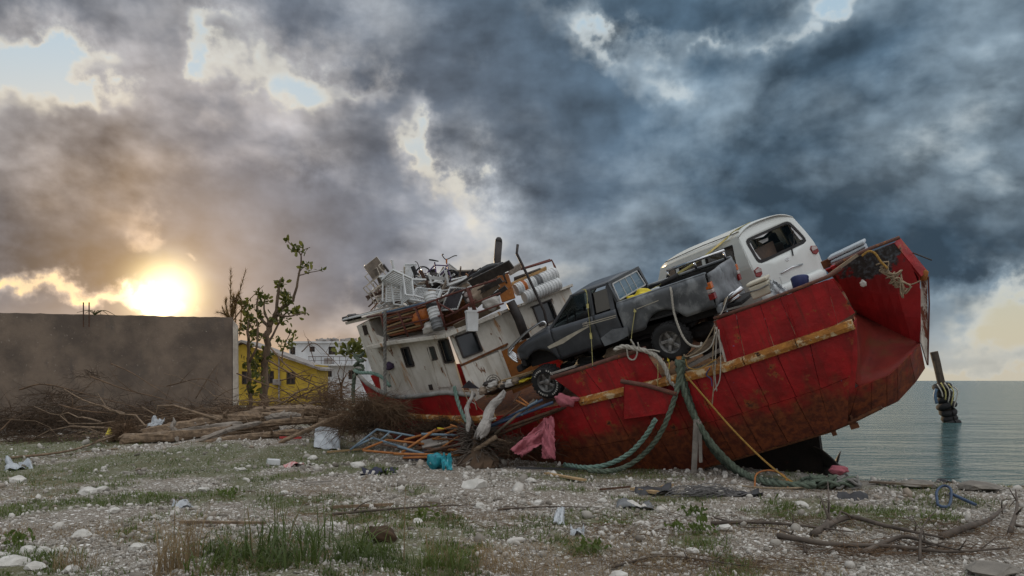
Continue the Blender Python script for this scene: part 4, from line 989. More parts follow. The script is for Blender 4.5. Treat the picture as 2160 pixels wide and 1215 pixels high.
# back of cab with sliding rear window
m = MB(); m.prism([(1.93, .06, .75), (1.93, TW - .06, .75), (1.95, TW - .08, 1.36), (1.95, .08, 1.36)], (-.03, 0, 0)); m.build('cab_back', 'truck_paint', truck)
RWB, RWT = 1.38, 1.71
rw = lambda y, z: V3(1.955 - .06 * (z - RWB) / .33, y, z)
for a, b in (((.10, 1.36), (.10, 1.74)), ((TW - .10, 1.36), (TW - .10, 1.74)), ((.08, 1.74), (TW - .08, 1.74))):
    m = MB(); m.bar(rw(*a), rw(*b), .08, .05, up=(1, 0, 0)); m.build('cab_back_frame', 'truck_paint', truck)
m = MB(); c = [rw(.17, RWB), rw(TW - .17, RWB), rw(TW - .23, RWT), rw(.23, RWT)]
for i in range(4): m.bar(c[i] + V3(.01, 0, 0), c[(i + 1) % 4] + V3(.01, 0, 0), .025, .02, up=(1, 0, 0))
wf = m.build('rear_window_frame', 'frame_white', truck)
ys = [.17, .55, .83, 1.10, TW - .17]; yt = [.23, .56, .83, 1.08, TW - .23]
for i in range(4):
    m = MB(); m.prism([rw(ys[i] + .012, RWB), rw(ys[i + 1] - .012, RWB), rw(yt[i + 1] - .012, RWT), rw(yt[i] + .012, RWT)], (-.01, 0, 0)); m.build('rear_pane', 'pane_blue', wf)
    if i: m = MB(); m.bar(rw(ys[i], RWB), rw(yt[i], RWT), .014, .02, up=(1, 0, 0)); m.build('rear_mullion', 'frame_white', wf)
# interior
m = MB(); m.box((.42, TW / 2, 1.12), (.26, TW - .2, .22)); m.build('dashboard', 'interior_dark', truck, bevel=.05)
m = MB(); an = np.linspace(0, 2 * math.pi, 20); m.tube([V3(.66 + .07 * math.sin(a), .42 + .18 * math.cos(a), 1.27 + .17 * math.sin(a)) for a in an], .016, 6); m.build('steering_wheel', 'interior_dark', truck, smooth=True)
for y in (.42, 1.2):
    m = MB(); m.box((1.0, y, .95), (.5, .48, .22)); m.box((1.25, y, 1.22), (.16, .46, .6), rotm(0, .2, 0)); m.box((1.31, y, 1.56), (.10, .24, .16)); m.build('seat', 'interior_dark', truck, bevel=.05)
# bed
m = MB(); m.box((2.87, TW / 2, .86), (1.84, TW - .10, .04)); m.box((2.87, .13, 1.08), (1.84, .03, .46)); m.box((2.87, TW - .13, 1.08), (1.84, .03, .46)); m.build('bed_liner', 'interior_dark', truck)
for y in (.07, TW - .07):
    m = MB(); m.bar((1.95, y, 1.335), (3.80, y, 1.395), .10, .045); m.build('bed_rail', 'truck_bed', truck, bevel=.015)
m = MB(); G = []                                                              # dented tailgate
for z in np.linspace(.76, 1.385, 10): G.append([V3(3.82 + .03 * math.sin(7 * y + 5 * z) * math.sin(3.1 * y) + .02 * math.sin(15 * z + 3 * y), .06 + (TW - .12) * y, z) for y in np.linspace(0, 1, 15)])
m.grid(G); m.build('tailgate', 'truck_primer', truck, smooth=True, solid=.03)
m = MB(); m.box((3.82, TW / 2, .70), (.10, TW - .15, .16)); m.build('rear_valance', 'truck_primer', truck, bevel=.03)
for y in (.06, TW - .06):
    for z, hgt, mt in ((1.17, .12, 'lamp_orange'), (1.07, .07, 'lamp_clear'), (.97, .12, 'lamp_red')):
        m = MB(); m.box((3.80, y, z), (.11, .13, hgt - .006)); m.build('tail_light', mt, truck, bevel=.012)
m = MB(); m.tube([(2.5, 1.5, 1.52), (3.75, 1.5, 1.56)], .03, 8); m.tube([(2.5, 1.5, 1.36), (2.5, 1.5, 1.52)], .025, 8); m.tube([(3.1, 1.5, 1.38), (3.1, 1.5, 1.54)], .025, 8); m.tube([(3.72, 1.5, 1.38), (3.72, 1.5, 1.56)], .025, 8); m.build('bed_bar', 'chrome', truck, smooth=True)
m = MB(); m.box((2.7, .82, .66), (2.9, .9, .06)); m.bar((-.6, .35, .60), (3.7, .35, .66), .08, .14); m.bar((-.6, 1.3, .60), (3.7, 1.3, .66), .08, .14); m.box((-.1, .82, .72), (.9, 1.0, .35)); m.build('chassis', 'interior_dark', truck)
for x, z in ((-.15, .22), (2.78, .38)):
    m = MB(); m.tube([(x, .15, z), (x, TW - .15, z)], .05, 8); m.lathe([(.05, -.14), (.13, -.08), (.13, .08), (.05, .14)], 10, (x, .9, z), (0, 1, 0)); m.build('axle', 'interior_dark', truck)
def stripe(pts, name='stripe', dy=-.012, mt='cream_stripe', th=.006):
    m = MB(); m.prism([tp(*p, .0) + V3(0, dy, 0) for p in pts], (0, th, 0)); m.build(name, mt, truck)
stripe([(288, 884), (420, 812), (548, 748), (556, 756), (470, 808), (392, 862), (302, 898)])
for o_ in (0, 12): stripe([(515, 738 + o_), (728, 680 + o_), (729, 685 + o_), (516, 744 + o_)])
stripe([(860, 640), (1000, 585), (1001, 590), (861, 645)])
stripe([(515, 732), (545, 720), (547, 732), (517, 744)], 'door_handle', -.03, 'chrome', .025)
m = MB(); G = []                                                              # crushed cab corner where the paint is off
P0 = [tp(*p, -.02) for p in ((628, 830), (700, 775), (800, 760), (808, 812), (740, 850), (655, 882))]; m.prism(np.array(P0) + V3(0, .0, 0), (0, .02, 0)); m.build('crushed_patch', 'truck_primer', truck)
def wheel(parent, c, r, w_, face=-1, name='wheel', letters=False):
    """tyre with tread blocks and a dished rim; axis along Y, outer face towards -Y when face is -1"""
    c = np.asarray(c, float); ax = V3(0, face, 0); ri = r * .60
    wo = MB(); prof = [(ri, -w_ * .45), (r * .80, -w_ * .5), (r * .95, -w_ * .47), (r, -w_ * .36), (r, w_ * .36), (r * .95, w_ * .47), (r * .80, w_ * .5), (ri, w_ * .45)]
    wo.lathe(prof, 40, c, ax, cap=False); ty = wo.build(name, 'tyre', parent, smooth=True)
    tr_ = MB()
    for k in range(26):
        an = 2 * math.pi * k / 26; rad = V3(math.cos(an), 0, math.sin(an)); tg = V3(-math.sin(an), 0, math.cos(an))
        for s_, o_ in ((-1, 0), (1, .12)):
            a2 = an + o_; rad = V3(math.cos(a2), 0, math.sin(a2)); tg = V3(-math.sin(a2), 0, math.cos(a2)); tr_.box(c + rad * (r + .002) + V3(0, s_ * w_ * .26, 0), (.055, w_ * .36, .02), np.stack([tg, V3(0, 1, 0), rad], 1))
    tr_.build('tread', 'tyre', ty)
    rm = MB(); rm.lathe([(ri, w_ * .46), (ri * .99, w_ * .40), (ri * .88, w_ * .30), (ri * .84, -w_ * .1)], 32, c, ax, cap=False); rm.lathe([(ri * .34, w_ * .10), (ri * .32, w_ * .30), (ri * .16, w_ * .34), (.0, w_ * .34)], 20, c, ax, cap=False)
    rm.lathe([(ri * .84, -w_ * .05), (0, -w_ * .05)], 24, c, ax, cap=False); rim = rm.build('rim', 'alloy', ty, smooth=True)
    for k in range(5):
        an = 2 * math.pi * k / 5 + .3; A = c + ax * w_ * .20 + V3(math.cos(an), 0, math.sin(an)) * ri * .28; B = c + ax * w_ * .30 + V3(math.cos(an + .25), 0, math.sin(an + .25)) * ri * .90
        s_ = MB(); s_.bar(A, B, ri * .30, .03, up=(0, 1, 0)); s_.build('spoke', 'alloy', rim, bevel=.012)
    if letters:
        lt = MB()
        for k in range(34):
            if k % 9 in (7, 8) or 13 < k < 20: continue
            an = 2 * math.pi * k / 34; rad = V3(math.cos(an), 0, math.sin(an)); tg = V3(-math.sin(an), 0, math.cos(an)); lt.box(c + rad * r * .80 + ax * w_ * .502, (.020 + .014 * rng.random(), .006, .035), np.stack([tg, V3(0, 1, 0), rad], 1))
        lt.build('sidewall_marks', 'tyre_white', ty)
    return ty
wheel(truck, (-.16, .06, .19), .345, .25, letters=True); wheel(truck, (2.78, .06, .37), .36, .25); wheel(truck, (-.16, TW - .06, .19), .345, .25, 1); wheel(truck, (2.78, TW - .06, .37), .36, .25, 1)

# ---- van
van = root('white_van', 'white van with smashed rear window perched at the ship stern', 'van', VF.m4())
VW = 1.80
def c3(x, y): return 1380 + x / 5.684, 440 + y / 5.684
vy = lambda z: .015 + .20 * max(0, z - 1.12) ** 1.25
vx = lambda z: -.24 * max(0, (z - 1.0) / .9) ** 1.3 + .02 * math.sin(z * 2)
def polar_hit(poly, c, an):
    d = (math.cos(an), math.sin(an)); best = None
    for i in range(len(poly)):
        (x1, y1), (x2, y2) = poly[i], poly[(i + 1) % len(poly)]; ex, ey = x2 - x1, y2 - y1; den = d[0] * ey - d[1] * ex
        if abs(den) < 1e-9: continue
        t_ = ((x1 - c[0]) * ey - (y1 - c[1]) * ex) / den; s_ = ((x1 - c[0]) * d[1] - (y1 - c[1]) * d[0]) / den
        if t_ > 0 and -1e-6 <= s_ <= 1 + 1e-6 and (best is None or t_ > best): best = t_
    return (c[0] + d[0] * best, c[1] + d[1] * best)
def round_poly(p, r=.08, n=4):
    out = []
    for i in range(len(p)):
        a, b, c = np.array(p[i - 1]), np.array(p[i]), np.array(p[(i + 1) % len(p)]); u = nrm(a - b) * r; v = nrm(c - b) * r
        for t_ in np.linspace(0, 1, n): out.append(tuple((b + u) * (1 - t_) ** 2 + 2 * t_ * (1 - t_) * b + (b + v) * t_ ** 2))
    return out
rear_out = [(.04, .42), (.015, .9), (.02, 1.12), (vy(1.5), 1.5), (vy(1.80), 1.80), (.26, 1.905), (.55, 1.965), (.9, 1.985), (1.25, 1.965), (1.54, 1.905), (VW - vy(1.80), 1.80), (VW - vy(1.5), 1.5), (VW - .02, 1.12), (VW - .015, .9), (VW - .04, .42)]
win_out = round_poly([(.20, 1.13), (1.66, 1.20), (1.52, 1.76), (.22, 1.70)], .12); win_in = round_poly([(.27, 1.19), (1.60, 1.255), (1.46, 1.71), (.29, 1.655)], .09)
CC = (.9, 1.42); AN = np.linspace(0, 2 * math.pi, 72, endpoint=False)
rearP = lambda p, dx=0.0: V3(vx(p[1]) + dx, p[0], p[1])
def ring_mesh(o_, i_, steps, dx=0.0):
    R = []
    for k in range(steps + 1):
        f = k / steps; R.append([rearP(tuple(np.array(polar_hit(i_, CC, a)) * (1 - f) + np.array(polar_hit(o_, CC, a)) * f), dx) for a in AN])
    m = MB(); m.loft(R, True, False); return m
ring_mesh(rear_out, win_out, 5).build('rear_door', 'van_white', van, smooth=True, solid=.02)
ring_mesh(win_out, win_in, 1, .004).build('window_gasket', 'interior_dark', van, solid=.02)
for p in ([(.26, 1.2), (.34, 1.22), (.31, 1.42), (.33, 1.6), (.27, 1.64)], [(1.60, 1.27), (1.50, 1.30), (1.47, 1.6), (1.50, 1.62)], [(.4, 1.66), (.9, 1.68), (.7, 1.63)]):
    m = MB(); m.prism([rearP(q_, -.01) for q_ in p], (.008, 0, 0)); m.build('glass_shard', 'frame_white', van)
for y, sg in ((.10, 1), (VW - .10, -1)):                                       # tail lamps
    pts = [(y - sg * .09, .93), (y - sg * .085, 1.06), (y + sg * .05, 1.10), (y + sg * .11, 1.04), (y + sg * .08, .93), (y, .89)]
    m = MB(); m.prism([rearP(q_, .012) for q_ in pts], (.02, 0, 0)); tl_ = m.build('tail_light', 'lamp_red', van, bevel=.008)
    m = MB(); m.prism([rearP(q_, .036) for q_ in ((y - sg * .07, 1.0), (y - sg * .065, 1.05), (y + sg * .05, 1.08), (y + sg * .09, 1.03), (y + sg * .08, .99))], (.006, 0, 0)); m.build('lamp_lens', 'lamp_clear', tl_)
m = MB(); m.tube([rearP((.64, .80), .03), rearP((.95, .835), .035), rearP((1.25, .81), .03)], .018, 8); m.build('door_handle', 'chrome', van, smooth=True)
m = MB(); m.prism([rearP(q_, .008) for q_ in ((.58, .55), (1.22, .55), (1.22, .75), (.58, .75))], (.01, 0, 0)); m.build('plate_recess', 'van_white', van, bevel=.006)
an = np.linspace(0, 2 * math.pi, 24)
m = MB(); m.tube([rearP((.93 + .055 * math.cos(a), 1.02 + .035 * math.sin(a)), .012) for a in an], .005, 5); m.tube([rearP((.915, 1.0), .012), rearP((.922, 1.042), .012)], .004, 5); m.tube([rearP((.94, .998), .012), rearP((.948, 1.04), .012)], .004, 5); m.tube([rearP((.915, 1.016), .012), rearP((.948, 1.024), .012)], .004, 5); m.build('badge', 'chrome', van)
m = MB(); m.tube([rearP((1.15, 1.19), .03), rearP((1.28, 1.28), .035), rearP((1.45, 1.52), .03)], .010, 6); m.tube([rearP((1.15, 1.19), .03), rearP((1.10, 1.05), .03)], .014, 6); m.build('wiper', 'interior_dark', van)
m = MB(); G = []
for z in np.linspace(.36, .58, 5): G.append([V3(.02 + .11 * math.sin(math.pi * (z - .30) / .34) - .12 * abs(2 * t - 1) ** 4, -.01 + (VW + .02) * t, z) for t in np.linspace(0, 1, 13)])
m.grid(G); m.build('rear_bumper', 'van_white', van, smooth=True, solid=.02)
def van_side(sd):
    Y = (lambda y: y) if sd == 0 else (lambda y: VW - y); m = MB()
    wins = [(-3.18, -2.52, 1.20, 1.72), (-2.36, -1.52, 1.20, 1.70), (-1.36, -.42, 1.20, 1.69)]
    xs = sorted({-4.5, -3.55, -.0, *[w_[0] for w_ in wins], *[w_[1] for w_ in wins], -4.0, -1.0, -.2}); zs = [.42, .7, .95, 1.12, 1.20, 1.45, 1.69, 1.70, 1.72, 1.80]
    for i in range(len(xs) - 1):
        for j in range(len(zs) - 1):
            cx, cz = (xs[i] + xs[i + 1]) / 2, (zs[j] + zs[j + 1]) / 2
            if any(w_[0] < cx < w_[1] and w_[2] < cz < w_[3] for w_ in wins): continue
            if cx < -3.2 and cz > 1.0 + max(0, (cx + 4.4)) * .35 and cx < -3.5: continue
            def pt(x, z):
                xx = x + vx(z) * (1 if x > -.15 else 0)
                if x < -3.0: xx = x + max(0, z - 1.2) * .75 if z > 1.2 else x
                return V3(xx, Y(vy(z) + .10 * max(0, (-3.7 - x)) ** 1.5), z)
            m.quad(pt(xs[i], zs[j]), pt(xs[i + 1], zs[j]), pt(xs[i + 1], zs[j + 1]), pt(xs[i], zs[j + 1]))
    s_ = m.build('side_panel', 'van_white', van, solid=.025, recalc=True)
    for k, w_ in enumerate(wins):
        f = MB(); c = [V3(x + (max(0, z - 1.2) * .75 if x < -3.0 else 0), Y(vy(z) - .012), z) for x, z in ((w_[0], w_[2]), (w_[1], w_[2]), (w_[1], w_[3]), (w_[0], w_[3]))]
        for i in range(4): f.bar(c[i], c[(i + 1) % 4], .028, .02, up=(0, 1, 0))
        fo = f.build('window_frame', 'interior_dark', s_)
        g_ = MB(); g_.prism([p + V3(0, .02 if sd == 0 else -.02, 0) for p in c], (0, .006, 0)); g_.build('window_pane', 'clear_glass' if (k == 0 or sd) else 'pane_smoke', fo)
van_side(0); van_side(1)
m = MB(); G = []
for x in np.r_[np.linspace(-3.10, -.55, 10), np.linspace(-.45, -.20, 4)]:
    fall = .05 * max(0, (-2.5 - x) / .6) ** 2; back = .03 * max(0, (x + .6) / .4) ** 2
    G.append([V3(x, vy(1.80) + (VW - 2 * vy(1.80)) * t, 1.80 + (.20 - fall - back) * (1 - abs(2 * t - 1) ** 3.2)) for t in np.linspace(0, 1, 17)])
m.grid(G); vr = m.build('roof', 'van_white', van, smooth=True, solid=.025)
for y in (vy(1.8) + .10, VW - vy(1.8) - .10):
    m = MB(); m.tube([(-3.0, y, 1.90), (-1.5, y, 1.925), (-.25, y, 1.90)], .010, 5); m.build('drip_rail', 'interior_dark', vr)
for y in np.linspace(.55, 1.25, 5):
    m = MB(); m.tube([(-2.6, y, 1.985), (-.6, y, 1.992)], .008, 5); m.build('roof_rib', 'van_white', vr)
m = MB(); m.prism([(-3.56, .10, 1.18), (-3.56, VW - .10, 1.18), (-3.10, VW - .2, 1.80), (-3.10, .2, 1.80)], (.012, 0, -.008)); m.build('windshield', 'clear_glass', van)
m = MB(); m.grid([[V3(x, .10 + (VW - .2) * t, z + .05 * math.sin(math.pi * t)) for t in np.linspace(0, 1, 9)] for x, z in ((-4.55, .60), (-4.52, .85), (-4.3, 1.0), (-3.9, 1.10), (-3.55, 1.17))]); m.build('hood', 'van_white', van, smooth=True, solid=.02)
m = MB(); m.box((-2.2, VW / 2, .55), (4.2, VW - .16, .06)); m.build('floor', 'interior_dark', van)
for x in (-.75, -1.75, -2.75):
    for y in (.45, 1.30):
        m = MB(); m.box((x, y, 1.02), (.14, .62, .78), rotm(0, .18, 0)); m.box((x - .25, y, .72), (.5, .6, .18)); m.build('seat', 'interior_dark', van, bevel=.05)
m = MB(); m.prism([(-.42, 1.15, 1.02), (-.42, .45, .98), (-.5, .45, 1.42), (-.5, 1.22, 1.48)], (-.05, 0, 0)); m.build('loose_board', 'window_brown', van)
m = MB(); m.prism([(-.36, .82, 1.50), (-.36, .98, 1.52), (-.40, 1.04, 1.58), (-.40, .76, 1.58)], (-.02, 0, 0)); m.build('torn_lining', 'frame_white', van)
for x in (-.85, -3.75):
    for y, f_ in ((.12, -1), (VW - .12, 1)): wheel(van, (x, y, .33), .33, .2, f_)
m = MB(); m.tube([(-3.0, .06, 1.2), (-3.12, -.10, 1.26), (-3.12, -.12, 1.40), (-3.05, -.02, 1.44)], .02, 6); m.build('wing_mirror', 'interior_dark', van, smooth=True)

# ------------------------------------------------------------------ cargo and wreckage on the ship

mat('plastic_white', (.62, .64, .64), (.50, .51, .51), .5, vs=4, layers=[((.34, .31, .26), 5, .62, .8, (1, 1, 1), .5)], bump=.05)
mat('plastic_beige', (.46, .41, .34), (.34, .30, .25), .6, vs=4, bump=.1)
mat('mesh_fabric', (.30, .26, .22), (.20, .175, .15), .9, vs=6, sub=.35, bump=.4, bs=90)
mat('mesh_dark', (.065, .06, .068), (.04, .037, .042), .8, vs=5, sub=.2, bump=.4, bs=90)
mat('pail_grey', (.17, .175, .18), None, .5, vs=6, bump=.05)
mat('pail_black', (.03, .03, .032), None, .5, vs=6, bump=.05)
mat('orange_plastic', (.50, .15, .03), (.38, .11, .025), .5, vs=5, bump=.1)
mat('wood_new', (.42, .29, .15), (.30, .20, .10), .85, vs=3, bump=.4, bs=20, layers=[((.20, .13, .07), 3, .58, .75, (1, 1, 1), .6)])
mat('wood_old', (.22, .17, .12), (.12, .09, .065), .92, vs=4, bump=.6, bs=20, layers=[((.30, .27, .23), 5, .58, .75, (1, 1, 1), .6)])
mat('wood_grey', (.34, .31, .275), (.21, .19, .17), .95, vs=4, bump=.8, bs=22)
mat('wood_red', (.30, .10, .045), (.20, .07, .03), .8, vs=4, bump=.3)
mat('sack_white', (.50, .48, .45), (.36, .34, .31), .9, vs=4, bump=.5, bs=14)
mat('sack_tan', (.36, .28, .21), (.24, .185, .14), .9, vs=4, bump=.5, bs=14)
mat('steel_dark', (.075, .065, .06), (.04, .035, .033), .55, metal=.4, vs=7, layers=[((.22, .11, .05), 8, .62, .74)])
mat('blue_plastic', (.04, .055, .16), (.03, .04, .11), .4, vs=6, bump=.05)
mat('yellow_sheet', (.72, .58, .03), (.56, .44, .03), .5, vs=5, bump=.5, bs=10)
mat('strap_yellow', (.50, .45, .17), (.38, .34, .14), .8, vs=14, bump=.3)
mat('rope_white', (.52, .49, .43), (.38, .36, .31), .95, vs=20, bump=.8, bs=120)
mat('rope_tan', (.40, .31, .21), (.27, .21, .14), .95, vs=20, bump=.8, bs=120)
mat('rope_orange', (.42, .25, .06), (.30, .17, .045), .95, vs=20, bump=.6, bs=120)
mat('rope_grey', (.27, .26, .24), (.16, .155, .145), .95, vs=14, bump=.9, bs=60)
mat('hawser_green', (.135, .17, .125), (.075, .095, .07), .95, vs=9, layers=[((.20, .27, .215), 8, .58, .75, (1, 1, 1), .6), ((.06, .07, .045), 5, .6, .75)], bump=.9, bs=45)
mat('hawser_teal', (.20, .30, .25), (.12, .19, .16), .95, vs=9, bump=.9, bs=45)
mat('pink_cloth', (.52, .17, .20), (.40, .12, .15), .9, vs=5, sub=.25, bump=.5, bs=30)
mat('purple_paint', (.10, .06, .16), None, .4, vs=6)
mat('plastic_sheet', (.62, .65, .67), (.46, .49, .52), .35, vs=6, sub=.25, bump=.7, bs=14)
mat('blue_pipe', (.10, .17, .26), (.06, .10, .16), .6, vs=8, layers=[((.22, .11, .05), 7, .62, .74)])
mat('plastic_cream', (.56, .53, .43), (.46, .42, .32), .5, vs=3, layers=[((.40, .24, .08), 6, .62, .74, (1, 1, 1), .7)], bump=.05)
mat('cooler_grey', (.44, .49, .52), (.34, .38, .41), .5, vs=3, bump=.05)
mat('hawser_dark', (.075, .10, .075), (.04, .055, .04), .95, vs=9, bump=.9, bs=45)
mat('purple_cloth', (.07, .045, .09), (.04, .03, .055), .9, vs=5, bump=.4)
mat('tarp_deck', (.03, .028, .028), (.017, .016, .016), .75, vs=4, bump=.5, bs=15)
def one(mb, name, mt, label, cat, group=None, **kw):
    return tag(mb.build(name, mt, None, **kw), label, cat, group)
def W_(*pts): return [SH.w(p) for p in pts]                       # ship-local points to the world
def placed(p, e=(0, 0, 0), sc=1.0):
    """matrix at a ship-local point with a rotation given in ship axes (degrees)"""
    R = SH.M @ rotm(*[math.radians(a) for a in e]) * sc; return Frame(SH.w(p), R).m4()
def plank(a, b, w_, t_, mt, label, cat='plank', group=None, up=(0, 0, 1), name='plank', world=False):
    if not world: a, b = SH.w(a), SH.w(b); up = SH.M @ np.asarray(up, float)
    m = MB(); m.bar(a, b, w_, t_, up); return one(m, name, mt, label, cat, group)

# --- garden chairs
def chair_parts(r_, mt, tall=.46, slat=.030, fabric=None):
    w2, dp = .26, .46
    m = MB(); 
    for y in np.linspace(.03, dp - .03, 9): m.box((0, y, .40), (2 * w2, slat, .018))
    m.box((-w2, dp / 2, .395), (.035, dp, .03)); m.box((w2, dp / 2, .395), (.035, dp, .03)); m.build('seat', mt, r_)
    if fabric:
        b = MB(); b.grid([[V3(-w2 + 2 * w2 * t, dp + .12 * s_ + .02 * math.sin(math.pi * t), .42 + tall * s_) for t in np.linspace(0, 1, 5)] for s_ in np.linspace(0, 1, 5)]); b.build('backrest', fabric, r_, solid=.008)
        b = MB(); b.tube([(-w2, dp, .40), (-w2, dp + .13, .42 + tall), (w2, dp + .13, .42 + tall), (w2, dp, .40)], .014, 6); b.build('back_frame', mt, r_, smooth=True)
    else:
        for x in np.linspace(-w2 + .04, w2 - .04, 8): b = MB(); b.bar((x, dp, .41), (x, dp + .12, .42 + tall), .035, .016, up=(0, 1, 0)); b.build('back_slat', mt, r_)
        b = MB(); b.bar((-w2, dp + .12, .43 + tall), (w2, dp + .12, .43 + tall), .05, .03); b.bar((-w2, dp, .40), (-w2, dp + .12, .44 + tall), .04, .03); b.bar((w2, dp, .40), (w2, dp + .12, .44 + tall), .04, .03); b.build('back_frame', mt, r_)
    for x in (-w2, w2):
        for y, y2 in ((.02, -.03), (dp - .02, dp + .05)): l = MB(); l.bar((x, y, .40), (x * 1.05, y2, 0), .035, .028); l.build('leg', mt, r_)
        a = MB(); a.bar((x * 1.02, -.02, .62), (x * 1.02, dp + .08, .64), .04, .025); a.bar((x * 1.02, .0, .40), (x * 1.02, -.02, .62), .03, .025); a.build('armrest', mt, r_)
def chair(p, e, sc, mt, label, fabric=None):
    r_ = root('garden_chair', label, 'chair', placed(p, e, sc), 'garden chairs heaped on the cabin roof'); chair_parts(r_, mt, fabric=fabric)
chair(lw(812, 606, .5), (10, -12, 20), .80, 'plastic_beige', 'beige garden chair with mesh back, topmost of the roof heap at its bow end', 'mesh_fabric')
chair(lw(797, 640, .35), (14, 6, -40), .80, 'plastic_beige', 'beige garden chair hanging at the bow edge of the cabin roof', 'mesh_fabric')
chair(lw(845, 645, .1), (70, 20, 15), .85, 'plastic_white', 'white tubular chair lying on its back near the bow end of the roof heap')
chair(lw(890, 640, .05), (62, -6, -14), .95, 'plastic_white', 'white slatted chair lying flat behind the upright stack of pails')
chair(lw(866, 632, .5), (50, -20, 160), .78, 'plastic_white', 'white slatted chair tipped forward below the bicycle')
chair(lw(838, 638, .9), (-40, 30, 60), .68, 'plastic_white', 'white chair on its side behind the beige chairs')
chair(lw(925, 618, .7), (80, 30, 100), .66, 'plastic_white', 'white chair with legs up beside the bicycle wheel')
# slatted lounger panel
def slat_panel(cs, n, mt, label, name='lounger_panel'):
    r_ = root(name, label, 'lounger', SM); a, b, c, d = [np.asarray(x, float) for x in cs]
    f = MB()
    for p, q in ((a, b), (b, c), (c, d), (d, a)): f.bar(p, q, .05, .035, up=(0, 1, .3))
    f.build('frame', mt, r_)
    for t_ in np.linspace(.06, .94, n): s_ = MB(); s_.bar(a + (b - a) * t_, d + (c - d) * t_, .022, .012, up=(0, 1, .3)); s_.build('slat', mt, r_)
slat_panel([lw(865, 633, .0), lw(920, 641, .0), lw(931, 613, .35), lw(880, 608, .35)], 15, 'plastic_white', 'white slatted lounger panel propped behind the upright stack of pails')
slat_panel([lw(858, 600, .6), lw(872, 608, .6), lw(903, 597, .8), lw(895, 580, .8)], 7, 'plastic_white', 'white slatted bench back below the bicycle wheel')
# folding lounge with dark fabric
r_ = root('folding_lounge', 'folding lounge with dark fabric laced to a white frame beside the white bin', 'lounger', SM)
C_ = [lw(930, 655, .05), lw(950, 606, .3), lw(981, 607, .45), lw(965, 652, .2)]
m = MB(); m.tube(C_ + [C_[0]], .018, 6); m.build('frame', 'plastic_white', r_, smooth=True)
ctr = sum(C_) / 4; m = MB(); m.prism([ctr + (p - ctr) * .88 for p in C_], (0, .01, 0)); m.build('fabric', 'mesh_dark', r_)
for i in range(4):
    for t_ in np.linspace(.08, .92, 8): m = MB(); p = C_[i] + (C_[(i + 1) % 4] - C_[i]) * t_; m.bar(p, ctr + (p - ctr) * .87, .012, .006, up=(0, 1, 0)); m.build('lacing', 'plastic_white', r_)
r_ = root('mesh_pen', 'dark mesh pen with pale top rail on the cabin roof behind the bicycle', 'pen', SM)
C_ = [lw(946, 599, 1.0), lw(946, 571, 1.0), lw(1006, 570, 1.2), lw(1007, 600, 1.2)]
m = MB(); m.prism(C_, (0, .01, 0)); m.build('mesh', 'mesh_dark', r_)
for a, b in ((1, 2), (0, 1), (2, 3), (0, 3)): m = MB(); m.bar(C_[a], C_[b], .03, .03, up=(0, 1, 0)); m.build('rail', 'plastic_beige' if (a, b) == (1, 2) else 'steel_dark', r_)
for t_ in (.3, .66): m = MB(); m.bar(C_[0] + (C_[3] - C_[0]) * t_, C_[1] + (C_[2] - C_[1]) * t_, .02, .02, up=(0, 1, 0)); m.build('upright', 'steel_dark', r_)
m = MB(); m.tube([lw(1000, 574, 1.2), lw(1014, 565, 1.2)], .014, 6); m.build('loose_rod', 'steel_dark', r_)
# bicycles
def bicycle(p, e, sc, label, frame_mt):
    r_ = root('bicycle', label, 'bicycle', placed(p, e, sc), 'bicycles on the cabin roof'); an = np.linspace(0, 2 * math.pi, 28)
    for x in (0, 1.0):
        m = MB(); m.tube([V3(x + .31 * math.cos(a), 0, .31 + .31 * math.sin(a)) for a in an], .022, 6, cap=False); wo = m.build('wheel', 'tyre', r_, smooth=True)
        for k in range(10): s_ = MB(); a = 2 * math.pi * k / 10; s_.tube([(x, 0, .31), (x + .3 * math.cos(a), 0, .31 + .3 * math.sin(a))], .004, 4); s_.build('spoke', 'chrome', wo)
    for L in (((0, 0, .31), (.22, 0, .78)), ((.2, 0, .72), (.62, 0, .70)), ((.2, 0, .68), (.5, 0, .30)), ((.5, 0, .30), (.64, 0, .78)), ((.5, 0, .3), (1.0, 0, .31)), ((.63, 0, .7), (1.0, 0, .31))):
        m = MB(); m.tube(L, .02, 6); m.build('frame_tube', frame_mt, r_, smooth=True)
    m = MB(); m.tube([(.22, 0, .78), (.24, 0, .90)], .022, 6); m.build('stem', 'orange_plastic', r_)
    m = MB(); m.tube(smooth_path([(.12, -.30, 1.02), (.2, -.26, 1.0), (.25, -.06, .90), (.25, .06, .90), (.2, .26, 1.0), (.12, .30, 1.02)], 4), .015, 6); m.build('handlebar', 'steel_dark', r_, smooth=True)
    m = MB(); m.loft([[(.52, -.03, .80), (.52, .03, .80), (.52, .03, .83), (.52, -.03, .83)], [(.78, -.09, .81), (.78, .09, .81), (.78, .09, .85), (.78, -.09, .85)]]); m.build('saddle', 'interior_dark', r_, bevel=.01)
bicycle(lw(950, 618, .75), (14, -28, 172), .85, 'bicycle with purple frame and orange stem, its handlebar topping the roof heap', 'purple_paint')
bicycle(lw(868, 606, 1.1), (-50, 20, 30), .75, 'dark bicycle lying among the chairs on the cabin roof', 'steel_dark')
# outboard / engine lump
m = MB(); 
for k in range(9): m.box(lw(915 + rng.normal() * 9, 590 + rng.normal() * 6, .8) , (.16 + .1 * rng.random(), .16, .12 + .1 * rng.random()), rotm(*rng.normal(size=3)))
o = m.build('scrap_engine', 'steel_dark', None, bevel=.02); o.matrix_world = SM; tag(o, 'oily scrap engine wedged under the bicycle', 'engine')
